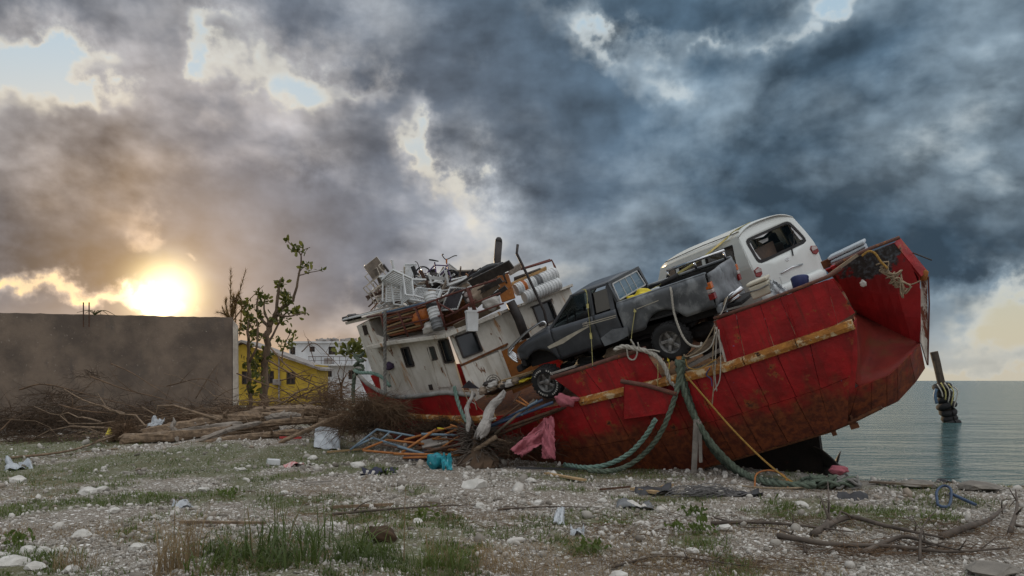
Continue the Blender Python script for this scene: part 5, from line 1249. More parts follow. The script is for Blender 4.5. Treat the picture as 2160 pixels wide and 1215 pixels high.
# pails
def pail_stack(a, b, r, mts, label, n=9, cat='pails', group=None):
    """nested pails in one stack: each pail shows its rim and a band of wall"""
    r_ = root('pail_stack', label, cat, SM, group); a, b = np.asarray(a, float), np.asarray(b, float); ax = nrm(b - a); L = np.linalg.norm(b - a); h = L / n
    for i in range(n):
        m = MB(); z = i * h; m.lathe([(r * .90, 0), (r * .93, h * .55), (r * 1.0, h * .56), (r * 1.02, h * .76), (r * 1.0, h * .97), (r * .90, h * .98)], 20, a + ax * z, ax); m.build('pail', mts[min(i * len(mts) // n, len(mts) - 1)], r_, smooth=False)
    m = MB(); m.lathe([(r * .98, 0), (r * .98, .03), (r * .7, .035), (0, .035)], 20, b, ax, cap=False); m.build('lid', mts[-1], r_)
PR = 'plastic_white'
pail_stack(lw(926, 694, -.32), lw(907, 622, -.05), .15, ['pail_grey', 'pail_grey', PR, PR, PR, 'pail_black', 'pail_grey', PR, PR], 'leaning stack of nested white, grey and black pails on the walkway', 10)
pail_stack(aw(1088, 612, -.25), aw(1170, 578, -.25), .155, [PR, 'orange_plastic', PR, PR, PR, 'pail_grey', 'pail_grey', PR, PR, PR, PR, PR], 'long stack of white pails with an orange band lying on the cabin roof', 13)
pail_stack(aw(1106, 628, -.40), aw(1176, 599, -.35), .155, [PR], 'plain long stack of white pails lying lowest at the roof edge', 12)
def tub(p, e, label, mt='plastic_white', sx=.24, sy=.2, h=.42, name='plastic_bin', cat='bin'):
    r_ = root(name, label, cat, placed(p, e)); m = MB(); ring = lambda s_, z: [(-sx * s_, -sy * s_, z), (sx * s_, -sy * s_, z), (sx * s_, sy * s_, z), (-sx * s_, sy * s_, z)]
    m.loft([ring(.84, 0), ring(.95, h * .8), ring(1.0, h), ring(.94, h), ring(.78, .03)], True, True); m.build('body', mt, r_, bevel=.012)
    m = MB(); m.loft([ring(1.03, h * .90), ring(1.05, h * .95), ring(1.05, h), ring(.98, h)], True, False); m.build('rim', mt, r_)
    for z in np.linspace(.1, .8, 6): m = MB(); s_ = .84 + .12 * z; m.loft([ring(s_ * 1.015, h * z), ring(s_ * 1.015, h * z + .012)], True, True); m.build('rib', mt, r_)
tub(lw(996, 699, -.42), (0, 0, 0), 'white ribbed plastic bin hung outside the cabin railing', sx=.13, sy=.12, h=.44)
for o in bpy.data.objects:
    if o.name == 'plastic_bin': o.matrix_world = Matrix.Translation(SH.w(lw(996, 699, -.42))) @ Euler((0, math.radians(-1), math.radians(12))).to_matrix().to_4x4()
m = MB(); m.lathe([(.02, -.22), (.12, -.2), (.15, -.08), (.15, .08), (.12, .2), (.02, .22)], 18, lw(889, 668, -.1), (1, .2, .1)); o = m.build('float', 'orange_plastic', None, smooth=True); o.matrix_world = SM; tag(o, 'orange barrel float beside the upright stack of pails', 'float')
def lump(p, s_, mt, label, cat, name, seed=0, e=(0, 0, 0), world=False):
    V, Fs = ico(3); n_ = np.sin(V @ np.array([[5, 1, 2], [1, 6, 3], [2, 1, 7]]).T + seed).sum(1, keepdims=True); V = V * (1 + .10 * n_) * np.asarray(s_)
    m = MB(); m.add(V, Fs); o = m.build(name, mt, None, smooth=True); o.matrix_world = placed(p, e) if not world else Matrix.Translation(p) @ Euler([math.radians(a) for a in e]).to_matrix().to_4x4(); return tag(o, label, cat)
lump(lw(908, 690, -.2), (.22, .14, .12), 'sack_white', 'crumpled white sack at the foot of the upright pails', 'sack', 'sack', 1)
lump(lw(988, 603, .7), (.26, .2, .16), 'sack_tan', 'tan sack in front of the dark mesh pen', 'sack', 'sack', 2)
lump(lw(1005, 625, .2), (.30, .18, .16), 'sack_tan', 'brown cloth bundle behind the thick railing post', 'bundle', 'cloth_bundle', 3, (0, -30, 0))
lump(lw(1036, 640, .1), (.2, .15, .15), 'sack_white', 'pale bundle under the rusty heat shield', 'bundle', 'cloth_bundle', 4)
lump(lw(1022, 575, .9), (.5, .14, .12), 'pail_black', 'rolled dark tarpaulin on the cabin roof below the exhaust pipe', 'tarpaulin', 'tarpaulin_roll', 5, (0, 0, 0))
r_ = root('work_lamp', 'white framed double work lamp tied to the railing beside the white bin', 'lamp', SM)
m = MB(); m.box(lw(985, 628, -.2), (.12, .12, .24)); m.build('housing', 'steel_dark', r_, bevel=.02)
for dz in (-.06, .06): m = MB(); m.lathe([(.0, 0), (.05, .01), (.055, .04)], 12, lw(985, 628, -.28) + V3(0, 0, dz), (0, 1, 0)); m.build('lens', 'lamp_clear', r_, smooth=True)
# boards along the cabin roof edge and on the walkway
R_ = rng
for i in range(12):
    y = 712 - i * 3.6; mt = ('wood_red', 'wood_new', 'wood_old', 'orange_wood')[i % 4]
    if mt == 'orange_wood': mt = 'wood_red'
    plank(lw(815 + R_.random() * 12, y - 4, .05 + .1 * R_.random()), lw(900 + R_.random() * 22, y - 30 + R_.normal() * 2, .05 + .1 * R_.random()), .10, .028, mt, ('lowest', 'second lowest', 'third lowest', 'fourth lowest', 'fifth lowest', 'sixth lowest', 'seventh lowest', 'eighth lowest', 'ninth lowest', 'third highest', 'second highest', 'topmost')[i] + ' ' + {'wood_red': 'reddish', 'wood_new': 'yellow', 'wood_old': 'brown'}[mt] + ' board in the lumber stack behind the walkway railing', 'board', 'boards stacked behind the walkway railing', up=(0, .4, 1))
for i, (a, b, w_, mt, lb) in enumerate([
    ((993, 599), (1079, 557), .20, 'steel_dark', 'long dark steel channel slanting up behind the exhaust'), ((1010, 615), (1058, 590), .12, 'steel_dark', 'short dark steel bar under the long channel'),
    ((1002, 645), (1050, 600), .14, 'wood_old', 'brown board leaning on the railing left of the heat shield'), ((1020, 640), (1068, 606), .10, 'steel_dark', 'dark pipe end pointing at the heat shield'),
    ((960, 690), (1052, 645), .14, 'wood_old', 'plank lying along the aft roof edge'), ((1080, 600), (1152, 566), .10, 'wood_new', 'yellowed timber lying above the orange banded pails'),
    ((1085, 590), (1140, 570), .12, 'steel_dark', 'dark board above the yellowed timber'), ((1074, 575), (1100, 560), .16, 'wood_grey', 'grey board end sticking up beside the exhaust pipe')]):
    fn = lw if i < 5 else (lambda x, y, d: aw(x, y, .2))
    plank(fn(*a, .15), fn(*b, .35), w_, .04, mt, lb, 'bar' if 'bar' in lb or 'channel' in lb or 'pipe' in lb else 'board', up=(0, 1, .5))
for i, (a, b, w_, mt, lb) in enumerate([
    ((730, 672), (830, 648), .30, 'plastic_white', 'white panel lying flat at the bow tip of the cabin roof'), ((745, 668), (845, 640), .24, 'wood_grey', 'grey board on top of the flat white panel'),
    ((790, 655), (880, 628), .26, 'wood_grey', 'pale plank on the roof edge above the lumber stack'), ((800, 648), (840, 622), .10, 'plastic_white', 'white strip leaning against the hanging beige chair'),
    ((770, 660), (805, 650), .2, 'plastic_white', 'small white board near the bow tip of the roof'), ((812, 655), (905, 637), .06, 'blue_strip', 'thin blue pipe along the top of the walkway railing')]):
    plank(lw(*a, .1 + .1 * i), lw(*b, .1 + .1 * i), w_, .03, mt if mt != 'blue_strip' else 'blue_pipe', lb, 'board' if i < 5 else 'pipe', up=(0, 0, 1)) if mt != 'blue_strip' else None
m = MB(); m.tube(W_(lw(808, 660, -.2), lw(860, 648, -.2), lw(908, 636, -.2)), .025, 6); one(m, 'pipe', 'blue_pipe', 'thin blue pipe along the top of the walkway railing', 'pipe')
for i, (px, py) in enumerate(((733, 672), (742, 668), (752, 669))):
    m = MB(); m.box((0, 0, 0), (.22, .18, .12), rotm(.2 * i, .3, .5 * i)); o = m.build('concrete_chunk', 'steel_dark', None, bevel=.02); o.matrix_world = placed(lw(px, py, .2)); tag(o, ['dark chunk at the very bow tip of the cabin roof', 'dark chunk second from the bow tip of the roof', 'dark chunk third from the bow tip of the roof'][i], 'chunk')
POLES = [((826, 548), (840, 600), .03, 'plastic_white', 'white post standing between the beige chairs'), ((829, 565), (829, 640), .016, 'wood_new', 'thin wooden stick standing in front of the beige chairs'), ((903, 575), (912, 603), .025, 'plastic_white', 'white post below the bicycle wheel'),
         ((940, 570), (946, 602), .025, 'plastic_white', 'white upright beside the dark mesh pen'), ((853, 500 + 62), (853, 600), .02, 'plastic_beige', 'thin pale upright behind the topmost beige chair'), ((790, 648), (848, 622), .02, 'plastic_white', 'white tube slanting from the roof edge to the chairs'),
         ((870, 562), (878, 580), .05, 'interior_dark', 'short black rubber pipe standing among the chairs')]
for a, b, r, mt, lb in POLES:
    m = MB(); m.tube(W_(lw(*a, .5), lw(*b, .5)), r, 8); one(m, 'post', mt, lb, 'post')
# filler scrap: short rods and slats poking out of the heap, too mixed to tell apart
m = MB()
for k in range(260):
    px = 785 + 260 * R_.random(); yb = np.interp(px, [785, 900, 1046], [650, 625, 600]); yt = np.interp(px, [785, 830, 870, 930, 1000, 1046], [600, 575, 590, 585, 585, 590]); py = yb + (yt - yb) * R_.random() ** 1.3
    p = lw(px, py, .4 + R_.random() * .9); d = R_.normal(size=3) * V3(1, .6, .35); d = nrm(d) * (.10 + .32 * R_.random()); m.bar(p - d, p + d, .02 + .08 * R_.random() ** 2, .012 + .02 * R_.random(), up=R_.normal(size=3))
def scrap_mat():
    m_ = bpy.data.materials.new('scrap_mix'); m_.use_nodes = True; g = Graph(m_.node_tree); b = m_.node_tree.nodes['Principled BSDF']
    ge = g.node('ShaderNodeNewGeometry'); r = NX(g, ge.outputs['Random Per Island'])
    g.setin(b.inputs['Base Color'], g.ramp(r, [(0, (.05, .045, .045)), (.2, (.16, .12, .09)), (.4, (.50, .50, .49)), (.55, (.30, .25, .2)), (.7, (.09, .05, .035)), (.82, (.62, .63, .62)), (.93, (.25, .12, .06))], 'CONSTANT')); b.inputs['Roughness'].default_value = .75
    MAT['scrap_mix'] = m_
scrap_mat()
o = m.build('scrap_heap', 'scrap_mix', None); o.matrix_world = SM; tag(o, 'mixed small scrap filling the heap on the cabin roof', 'scrap', kind='stuff')

# --- deck cargo
for i in range(7):
    dz = i * .055
    plank(sp(1028 + 4 * i, 836 - 5 * i, 1.05 + .05 * (i % 3)), sp(1140 + 5 * i, 800 - 5 * i, 1.05 + .05 * (i % 3)), .16, .045, ('wood_new', 'wood_new', 'wood_old')[i % 3], ('lowest', 'second lowest', 'third lowest', 'middle', 'third highest', 'second highest', 'topmost')[i] + ' plank in the lumber pile beside the pickup front wheel', 'plank', 'planks piled under the pickup front wheel', up=(0, 0, 1))
m = MB(); m.bar(*W_(sp(1035, 832, .9), sp(1130, 790, .9)), .5, .03); one(m, 'dark_sheet', 'steel_dark', 'dark metal sheet on deck behind the lumber pile', 'sheet')
plank(sp(1163, 788, .05), sp(1214, 772, .05), .10, .03, 'wood_grey', 'pale plank laid on the bulwark cap behind the front wheel')
for i, (a, b, mt, lb) in enumerate([((1290, 778), (1400, 735), 'wood_old', 'thick timber wedged below the pickup sill'), ((1385, 752), (1425, 738), 'wood_old', 'short wooden block in front of the pickup rear wheel'), ((1395, 765), (1412, 760), 'wood_old', 'lower wooden block in front of the pickup rear wheel'),
    ((1425, 770), (1520, 715), 'wood_old', 'timber running aft from the mooring post'), ((1440, 778), (1525, 735), 'wood_grey', 'grey timber under the hanging white ropes'), ((1430, 790), (1512, 765), 'wood_grey', 'lower grey pipe-like timber above the rub rail'), ((1452, 752), (1520, 700), 'wood_old', 'brown timber reaching the bulwark end')]):
    plank(sp(*a, .25), sp(*b, .25 + .05 * i), .12, .07, mt, lb, 'timber')
for i, (a, b, lb) in enumerate([((1525, 640), (1566, 607), 'upper chrome pipe behind the pickup tailgate'), ((1522, 652), (1560, 622), 'middle chrome pipe behind the pickup tailgate'), ((1518, 640), (1550, 618), 'short chrome pipe touching the pickup tailgate')]):
    m = MB(); P = W_(sp(*a, .35 + .12 * i), sp(*b, .35 + .12 * i)); m.tube(P, .045, 12); one(m, 'chrome_pipe', 'chrome', lb, 'pipe', smooth=True)
def cooler(cs, h, label, mt):
    r_ = root('cooler_box', label, 'cooler', SM); a, b, c, d = [np.asarray(x, float) for x in cs]; m = MB(); m.prism([a, b, c, d], (0, 0, h)); m.build('body', mt, r_, bevel=.03)
    k = sum((a, b, c, d)) / 4; m = MB(); m.prism([k + (p - k) * 1.05 + V3(0, 0, h + .01) for p in (a, b, c, d)], (0, 0, .06)); m.build('lid', mt, r_, bevel=.02)
    m = MB(); m.tube([a + V3(0, 0, h * .7), (a + b) / 2 + V3(0, -.04, h * .62), b + V3(0, 0, h * .7)], .012, 6); m.build('handle', 'pail_grey', r_)
b0 = sp(1588, 634, .38); b1 = sp(1629, 618, .38)
cooler([b0, b1, b1 + V3(0, .35, 0), b0 + V3(0, .35, 0)], .24, 'stained cream cooler box squeezed between pickup and bulwark', 'plastic_cream')
b0 = sp(1757, 566, .75); b1 = sp(1830, 532, .75)
cooler([b0, b1, b1 + V3(0, .4, 0), b0 + V3(0, .4, 0)], .14, 'pale blue-grey cooler box on the stern rail aft of the van', 'cooler_grey')
m = MB(); m.lathe([(.0, .10), (.14, .10), (.155, .085), (.15, .07), (.13, -.14), (0, -.15)], 20, (0, 0, 0), (0, 0, 1), cap=False); o = m.build('blue_tub', 'blue_plastic', None, smooth=True); o.matrix_world = placed(sp(1688, 596, .35), (-25, 10, 0)); tag(o, 'dark blue tub resting on the bulwark below the van bumper', 'tub')
def sheet(cs, mt, label, cat, name, amp=.05, n=14, seed=0, solid=.004, world=True, group=None):
    """crumpled cloth or film stretched between four corners"""
    a, b, c, d = [np.asarray(x, float) for x in cs]; r2 = np.random.default_rng(seed); nv = nrm(np.cross(b - a, d - a)); G = []
    f = r2.normal(size=(5, 3)) * 7
    for s_ in np.linspace(0, 1, n):
        row = []
        for t_ in np.linspace(0, 1, n):
            p = (a * (1 - t_) + b * t_) * (1 - s_) + (d * (1 - t_) + c * t_) * s_; z = sum(math.sin(f[k, 0] * s_ + f[k, 1] * t_ + f[k, 2]) for k in range(5)) * amp * .6
            row.append(p + nv * z + r2.normal(size=3) * amp * .18)
        G.append(row)
    m = MB(); m.grid(G); return one(m, name, mt, label, cat, group, smooth=True, solid=solid)
sheet(W_(sp(1622, 592, .5), sp(1640, 596, .45), sp(1672, 618, .3), sp(1630, 624, .3)), 'plastic_sheet', 'crumpled clear plastic sheet between cream cooler and van', 'plastic sheet', 'plastic_sheet', .06, seed=4)
lump(sp(1356, 622, .8), (.2, .14, .12), 'yellow_sheet', 'bright yellow plastic sheeting in the pickup bed', 'sheeting', 'yellow_sheeting', 7)
lump(sp(1330, 632, .7), (.11, .1, .08), 'yellow_sheet', 'small yellow plastic scrap behind the pickup cab', 'sheeting', 'yellow_sheeting', 8)
lump(sp(1380, 614, .9), (.12, .1, .06), 'plastic_sheet', 'pale plastic bag on the pickup bed rail', 'plastic bag', 'plastic_bag', 9)
m = MB(); m.tube(W_(sp(1395, 600, 1.2), sp(1430, 580, 1.4)), .05, 8); one(m, 'black_hose', 'interior_dark', 'thick black hose lying in the pickup bed', 'hose', smooth=True)
# round wire fan, dark board and yellow strip behind the bow bulwark
r_ = root('wire_fan', 'round black wire fan behind the bow bulwark', 'fan', placed(lw(1041, 806, -.15), (0, 0, 15)))
an = np.linspace(0, 2 * math.pi, 24)
for rr in (.16, .11, .06): m = MB(); m.tube([V3(rr * math.cos(a), 0, rr * math.sin(a)) for a in an], .007, 5, cap=False); m.build('guard_ring', 'steel_dark', r_)
for k in range(10): m = MB(); a = 2 * math.pi * k / 10; m.tube([(0, -.02, 0), (.16 * math.cos(a), 0, .16 * math.sin(a))], .004, 4); m.build('guard_wire', 'steel_dark', r_)
m = MB(); m.lathe([(.05, -.02), (.05, .10)], 12, (0, 0, 0), (0, 1, 0)); m.build('motor', 'steel_dark', r_)
m = MB(); m.prism(W_(sp(973, 818, .6), sp(988, 803, .6), sp(1010, 820, .6)), SH.M @ V3(0, .03, 0)); one(m, 'dark_board', 'mesh_dark', 'dark triangular panel corner standing behind the bow bulwark', 'panel')
sheet(W_(sp(1072, 808, .6), sp(1128, 792, .8), sp(1132, 797, .7), sp(1076, 813, .5)), 'yellow_sheet', 'yellow plastic strip on deck below the pickup nose', 'plastic strip', 'yellow_strip', .02, seed=3)
for k in range(8):
    p = lw(1020 + 9 * k + R_.normal() * 3, 818 - 2.5 * k + R_.normal() * 5, -.2); lump(p, (.09 + .06 * R_.random(), .08, .05 + .04 * R_.random()), ('sack_tan', 'steel_dark', 'sack_white', 'wood_old')[k % 4], ['tan rag beside the wire fan', 'dark scrap lump beside the wire fan', 'pale rag behind the wire fan', 'brown scrap lump aft of the wire fan', 'tan rag near the cabin corner pipe', 'dark scrap lump near the cabin corner pipe', 'pale rag under the rusty bulkhead', 'brown scrap lump under the pickup nose'][k], 'scrap', 'deck_scrap', 20 + k)

# dark lashed cargo packed under the pickup
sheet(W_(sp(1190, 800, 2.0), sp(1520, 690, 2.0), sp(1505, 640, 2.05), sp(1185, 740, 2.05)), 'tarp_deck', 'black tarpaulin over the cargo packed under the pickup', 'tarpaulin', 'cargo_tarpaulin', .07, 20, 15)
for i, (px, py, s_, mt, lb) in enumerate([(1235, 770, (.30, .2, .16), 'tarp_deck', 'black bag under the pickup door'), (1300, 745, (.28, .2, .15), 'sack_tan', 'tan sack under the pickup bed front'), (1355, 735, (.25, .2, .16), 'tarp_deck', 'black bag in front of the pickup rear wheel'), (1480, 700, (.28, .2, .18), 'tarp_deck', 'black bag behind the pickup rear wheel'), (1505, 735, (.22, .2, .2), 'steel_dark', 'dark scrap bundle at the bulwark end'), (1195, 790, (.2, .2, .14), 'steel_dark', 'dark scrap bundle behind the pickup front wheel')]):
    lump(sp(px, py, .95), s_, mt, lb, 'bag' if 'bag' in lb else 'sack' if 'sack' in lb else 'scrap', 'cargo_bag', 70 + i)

# ------------------------------------------------------------------ lines, straps and hawsers
def strap(pts, w_, mt, label, cat='strap', name='lashing_strap', facing=None):
    P = smooth_path([np.asarray(p, float) for p in pts], 5); m = MB()
    for i in range(len(P) - 1): m.bar(P[i], P[i + 1], w_, .006, up=facing if facing is not None else (P[i] - V3(0, 0, CAMZ)))
    return one(m, name, mt, label, cat)
def rope(pts, r, mt, label, name='rope', n=8, cat='rope', twist=True, group=None):
    """a laid rope: three strands wound round the path"""
    P = smooth_path([np.asarray(p, float) for p in pts], n); m = MB()
    if twist and r > .014:
        L = np.r_[0, np.cumsum(np.linalg.norm(np.diff(P, axis=0), axis=1))]; N = max(len(P), int(L[-1] / (r * 1.1))); s_ = np.linspace(0, L[-1], N); Q = np.stack([np.interp(s_, L, P[:, i]) for i in range(3)], 1)
        T = np.gradient(Q, axis=0); T /= np.linalg.norm(T, axis=1, keepdims=True); a = np.cross(T, V3(.3, .2, 1)); a /= np.linalg.norm(a, axis=1, keepdims=True); b = np.cross(T, a)
        for k in range(3):
            ph = s_ / (r * 7.5) * 2 * math.pi + k * 2.094; m.tube(Q + (np.cos(ph)[:, None] * a + np.sin(ph)[:, None] * b) * r * .50, r * .56, 6)
    else: m.tube(P, r, 6)
    return one(m, name, mt, label, cat, group, smooth=True)
TYw = lambda px, py, y=-.03: TF.w(TF.pix(px, py, y))
strap([TYw(1228, 612, .3), TYw(1237, 616, .12), TYw(1240, 650, .0), TYw(1247, 715, -.04), SH.w(sp(1250, 772, -.05))], .045, 'strap_yellow', 'yellow ratchet strap over the pickup cab')
m = MB(); q = SH.w(sp(1253, 775, -.08)); m.tube([q + V3(.04 * math.cos(a), 0, .04 * math.sin(a)) for a in np.linspace(0, 5, 10)], .008, 5); one(m, 'strap_hook', 'steel_dark', 'steel hook hanging at the foot of the yellow cab strap', 'hook')
strap([TYw(1343, 633, .05), TYw(1338, 665, -.03), TYw(1333, 700, -.06), SH.w(sp(1331, 722, -.04))], .05, 'strap_yellow', 'yellow strap over the front of the pickup bed')
VW_ = lambda px, py, y: VF.w(VF.pix(px, py, y))
strap([TYw(1362, 617, .9), SH.w(sp(1400, 596, 1.25)), SH.w(sp(1430, 577, 1.6)), VW_(1480, 545, .0), VW_(1530, 505, .08), VW_(1545, 490, .22), VW_(1582, 470, .7)], .05, 'strap_yellow', 'long yellow strap from the pickup bed over the van roof')
rope([TYw(1413, 602, .1), TYw(1416, 615, -.04), TYw(1422, 660, -.08), TYw(1438, 705, -.14), SH.w(sp(1455, 727, -.05)), SH.w(sp(1476, 731, 0)), SH.w(sp(1480, 722, .05))], .022, 'rope_white', 'white rope slung from the pickup bed over its rear wheel')
rope(W_(sp(1532, 628, .3), sp(1505, 690, .1), sp(1478, 735, -.02), sp(1450, 752, -.05), sp(1442, 748, -.05)), .014, 'rope_tan', 'tan rope running down from the chrome pipes')
rope(W_(sp(1535, 625, .3), sp(1522, 660, .05), sp(1508, 672, .0)), .010, 'rope_white', 'short white rope end by the chrome pipes', twist=False)
for i, (L, mt, lb) in enumerate([(((1512, 690), (1510, 740), (1508, 790), (1512, 825)), 'rope_white', 'white rope hanging longest from the bulwark end'), (((1516, 695), (1520, 750), (1518, 800), (1506, 825)), 'rope_white', 'white rope hanging beside the longest one with a curled end'), (((1508, 690), (1503, 760), (1506, 800), (1502, 856)), 'rope_tan', 'tan frayed rope hanging past the rub rail'), (((1510, 700), (1500, 730), (1480, 745), (1455, 755)), 'rope_white', 'white rope looping from bulwark end to mooring post'),
    (((1446, 758), (1452, 775), (1475, 778), (1510, 758)), 'rope_orange', 'thin yellow rope sagging aft of the mooring post'), (((1498, 776), (1490, 790), (1500, 800), (1502, 815)), 'rope_blue', 'short blue rope tied under the rub rail')]):
    rope(W_(*[sp(x, y, -.12 - .01 * i) for x, y in L]), .011, mt if mt != 'rope_blue' else 'blue_plastic', lb, twist=False)
# mooring post with its wrapped hawser
m = MB(); m.tube([sp(1432, 752, -.02), sp(1438, 790, -.02), sp(1446, 840, .1)], .055, 10); m.build('mooring_post', 'rust_orange', ship, smooth=True)
rope(W_(*[sp(1434 + 9 * math.cos(k * 2.1), 755 + 6 * k * .5 + 2 * math.sin(k), -.02 + .09 * math.sin(k * 2.1)) for k in range(9)]), .045, 'hawser_green', 'green hawser turns wrapped round the mooring post', 'hawser', 4, 'rope')
G_ = lambda px, py, z=.05: gnd(px, py, z)
rope([SH.w(sp(1432, 762, -.12)), SH.w(sp(1440, 815, -.16)), SH.w(sp(1466, 880, -.20)), SH.w(sp(1505, 940, -.22)), SH.w(sp(1550, 985, -.2)), G_(1600, 1012), G_(1660, 1022), G_(1720, 1024)], .062, 'hawser_green', 'thick green hawser from the mooring post down to the propeller', 'hawser')
rope([SH.w(sp(1436, 765, -.08)), SH.w(sp(1450, 830, -.10)), SH.w(sp(1480, 910, -.06)), SH.w(sp(1522, 970, -.0)), SH.w(sp(1575, 1005, .0)), G_(1640, 1016)], .06, 'hawser_dark', 'darker green hawser hanging just behind the thick one', 'hawser')
rope([SH.w(sp(1434, 765, -.14)), SH.w(sp(1431, 805, -.20)), SH.w(sp(1418, 855, -.34)), SH.w(sp(1395, 910, -.4)), SH.w(sp(1366, 950, -.4)), G_(1325, 982, .12), G_(1285, 994), G_(1240, 992)], .052, 'hawser_green', 'green hawser looping from the mooring post down to the gravel at left', 'hawser')
rope([SH.w(sp(1383, 884, -.45)), SH.w(sp(1360, 922, -.45)), SH.w(sp(1325, 958, -.42)), G_(1280, 980, .12), G_(1235, 986), G_(1190, 980)], .05, 'hawser_teal', 'pale teal hawser end rising free from the gravel', 'hawser')
rope(W_(*[sp(x, y, -.10) for x, y in ((1296, 738), (1315, 731), (1340, 735), (1362, 740), (1385, 752), (1403, 775), (1412, 800), (1428, 818))]), .045, 'rope_white', 'thick braided white rope draped over the middle bulwark', 'braided_rope')
rope(W_(*[sp(x, y, -.12) for x, y in ((1322, 735), (1326, 755), (1338, 758), (1344, 742), (1334, 722), (1330, 716))]), .016, 'rope_white', 'white rope loop hanging from the braided rope')
rope(W_(*[sp(x, y, -.12) for x, y in ((1345, 722), (1352, 738), (1375, 738), (1392, 742))]), .014, 'rope_white', 'short white rope tail under the pickup sill')
strap(W_(sp(1386, 765, -.1), sp(1388, 785, -.12), sp(1387, 812, -.12), sp(1392, 818, -.12)), .04, 'strap_yellow', 'yellow strap with buckle hanging on the middle bulwark')
strap(W_(sp(1408, 755, -.05), sp(1412, 770, -.06), sp(1408, 785, -.06)), .04, 'yellow_sheet', 'short bright yellow strap beside the mooring post')
rope([SH.w(sp(1445, 790, -.14)), SH.w(sp(1490, 842, -.22)), SH.w(sp(1545, 905, -.3)), SH.w(sp(1605, 965, -.4)), G_(1660, 1010, .1), G_(1692, 1024)], .018, 'rope_orange', 'thin orange line stretched from the mooring post to the ground')
rope(W_(*[sp(x, y, -.1) for x, y in ((1446, 835), (1450, 860), (1462, 885), (1470, 905))]), .012, 'rope_tan', 'frayed tan rope end below the mooring post', twist=False)
m = MB(); m.bar(*W_(sp(1469, 885, -.25), sp(1463, 1008, -.15)), .10, .03, up=(0, 1, 0)); m.bar(*W_(sp(1476, 890, -.24), sp(1478, 975, -.18)), .06, .03, up=(0, 1, 0)); one(m, 'hanging_board', 'wood_grey', 'split grey board hanging upright in front of the hull', 'board')
# stern knot
P = [sp(1866 + k * .62 + rng.normal() * 9, 560 + k * .85 + rng.normal() * 9, .38 + .08 * rng.random()) for k in range(64)]
rope(W_(*P), .014, 'rope_tan', 'tangled tan rope knot hanging on the stern panel', 'rope_knot', 3, twist=False)
rope(W_(*[sp(x, y, .35) for x, y in ((1818, 540), (1832, 530), (1846, 535), (1858, 552), (1872, 566))]), .02, 'rope_orange', 'yellow rope tying the stern knot to the stern rail')
rope(W_(*[sp(x, y, .5) for x, y in ((1900, 590), (1920, 600), (1942, 592))]), .011, 'rope_tan', 'thin line from the stern knot to the corner post', twist=False)
m = MB(); m.tube(W_(sp(1925, 533, .9), sp(1966, 549, .9)), .012, 6); one(m, 'steel_rod', 'steel_dark', 'thin dark rod sticking out behind the stern', 'rod')
lump(sp(1821, 598, .38), (.05, .03, .06), 'sack_white', 'small white rag stuck to the stern panel', 'rag', 'rag', 31)
m = MB(); m.bar(*W_(sp(1738, 588, .1), sp(1808, 538, .45)), .06, .05); one(m, 'wooden_pole', 'wood_old', 'wooden pole slanting from bulwark to stern rail', 'pole')
# bow lines
rope([SH.w(lw(812, 655, -.45)), SH.w(lw(812, 740, -.5)), SH.w(lw(812, 800, -.6)), SH.w(lw(813, 832, -.7))], .04, 'rope_grey', 'grey rope hanging straight down past the cabin front', 'hawser')
rope(W_(sp(958, 815, .30), sp(965, 845, .18), sp(975, 872, .1), sp(986, 892, .0)), .045, 'hawser_teal', 'pale green hawser over the bow bulwark')
rope(W_(lw(748, 782, -.3), lw(760, 786, -.4), lw(785, 787, -.4), lw(808, 797, -.4), lw(822, 815, -.5)), .045, 'hawser_teal', 'pale green hawser along the bow fender')
rope(W_(*[lw(757 + 10 * math.cos(k * 1.3), 745 + 3.2 * k + 4 * math.sin(k * 2), -.1 + .1 * math.sin(k)) for k in range(14)]), .045, 'hawser_green', 'green hawser coiled and draped at the bow', 'hawser', 4)
rope([SH.w(lw(748, 790, -.4)), SH.w(lw(745, 820, -.5)), SH.w(lw(746, 850, -.6))], .05, 'hawser_green', 'green hawser hanging off the bow fender')
for i, L in enumerate([((975, 820), (985, 840), (992, 862)), ((992, 822), (1000, 845), (1006, 865)), ((978, 824), (990, 826), (994, 836), (984, 850))]):
    rope(W_(*[sp(x, y, .12) for x, y in L]), .012, 'rope_tan', ['thin tan cord nearest the pale green hawser on the bow', 'thin tan cord at the end of the bow fender', 'looped tan cord between the two straight cords on the bow'][i], twist=False)
# clothes caught in the alcove doorway
sheet(W_(lw(822, 750, .1), lw(836, 758, .1), lw(850, 850, .1), lw(838, 850, .1)), 'interior_dark', 'dark cloth hanging in the cabin doorway', 'cloth', 'hanging_cloth', .05, seed=8)
lump(lw(822, 772, -.05), (.12, .1, .1), 'purple_cloth', 'dark purple cloth bundle in the cabin doorway', 'cloth', 'cloth_bundle', 12) 

# ------------------------------------------------------------------ storm wrack on the shore
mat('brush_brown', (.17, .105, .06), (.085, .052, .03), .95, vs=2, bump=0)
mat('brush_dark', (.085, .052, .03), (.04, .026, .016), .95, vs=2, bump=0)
mat('log_brown', (.26, .185, .12), (.12, .084, .056), .95, vs=9, layers=[((.30, .25, .20), 5, .58, .75, (1, 1, 1), .6), ((.06, .04, .028), 6, .6, .75)], bump=1.0, bs=24)
mat('pipe_orange', (.40, .16, .045), (.26, .095, .03), .8, vs=8, layers=[((.14, .07, .04), 9, .6, .74)], bump=.3)
mat('pipe_blue', (.17, .235, .28), (.10, .14, .18), .7, vs=8, layers=[((.22, .12, .06), 9, .62, .74)], bump=.2)
mat('pipe_navy', (.05, .085, .15), (.03, .05, .09), .6, vs=8, layers=[((.16, .10, .06), 8, .62, .74)], bump=.2)
mat('pipe_rust', (.115, .06, .035), (.06, .034, .022), .9, vs=8, bump=.4)
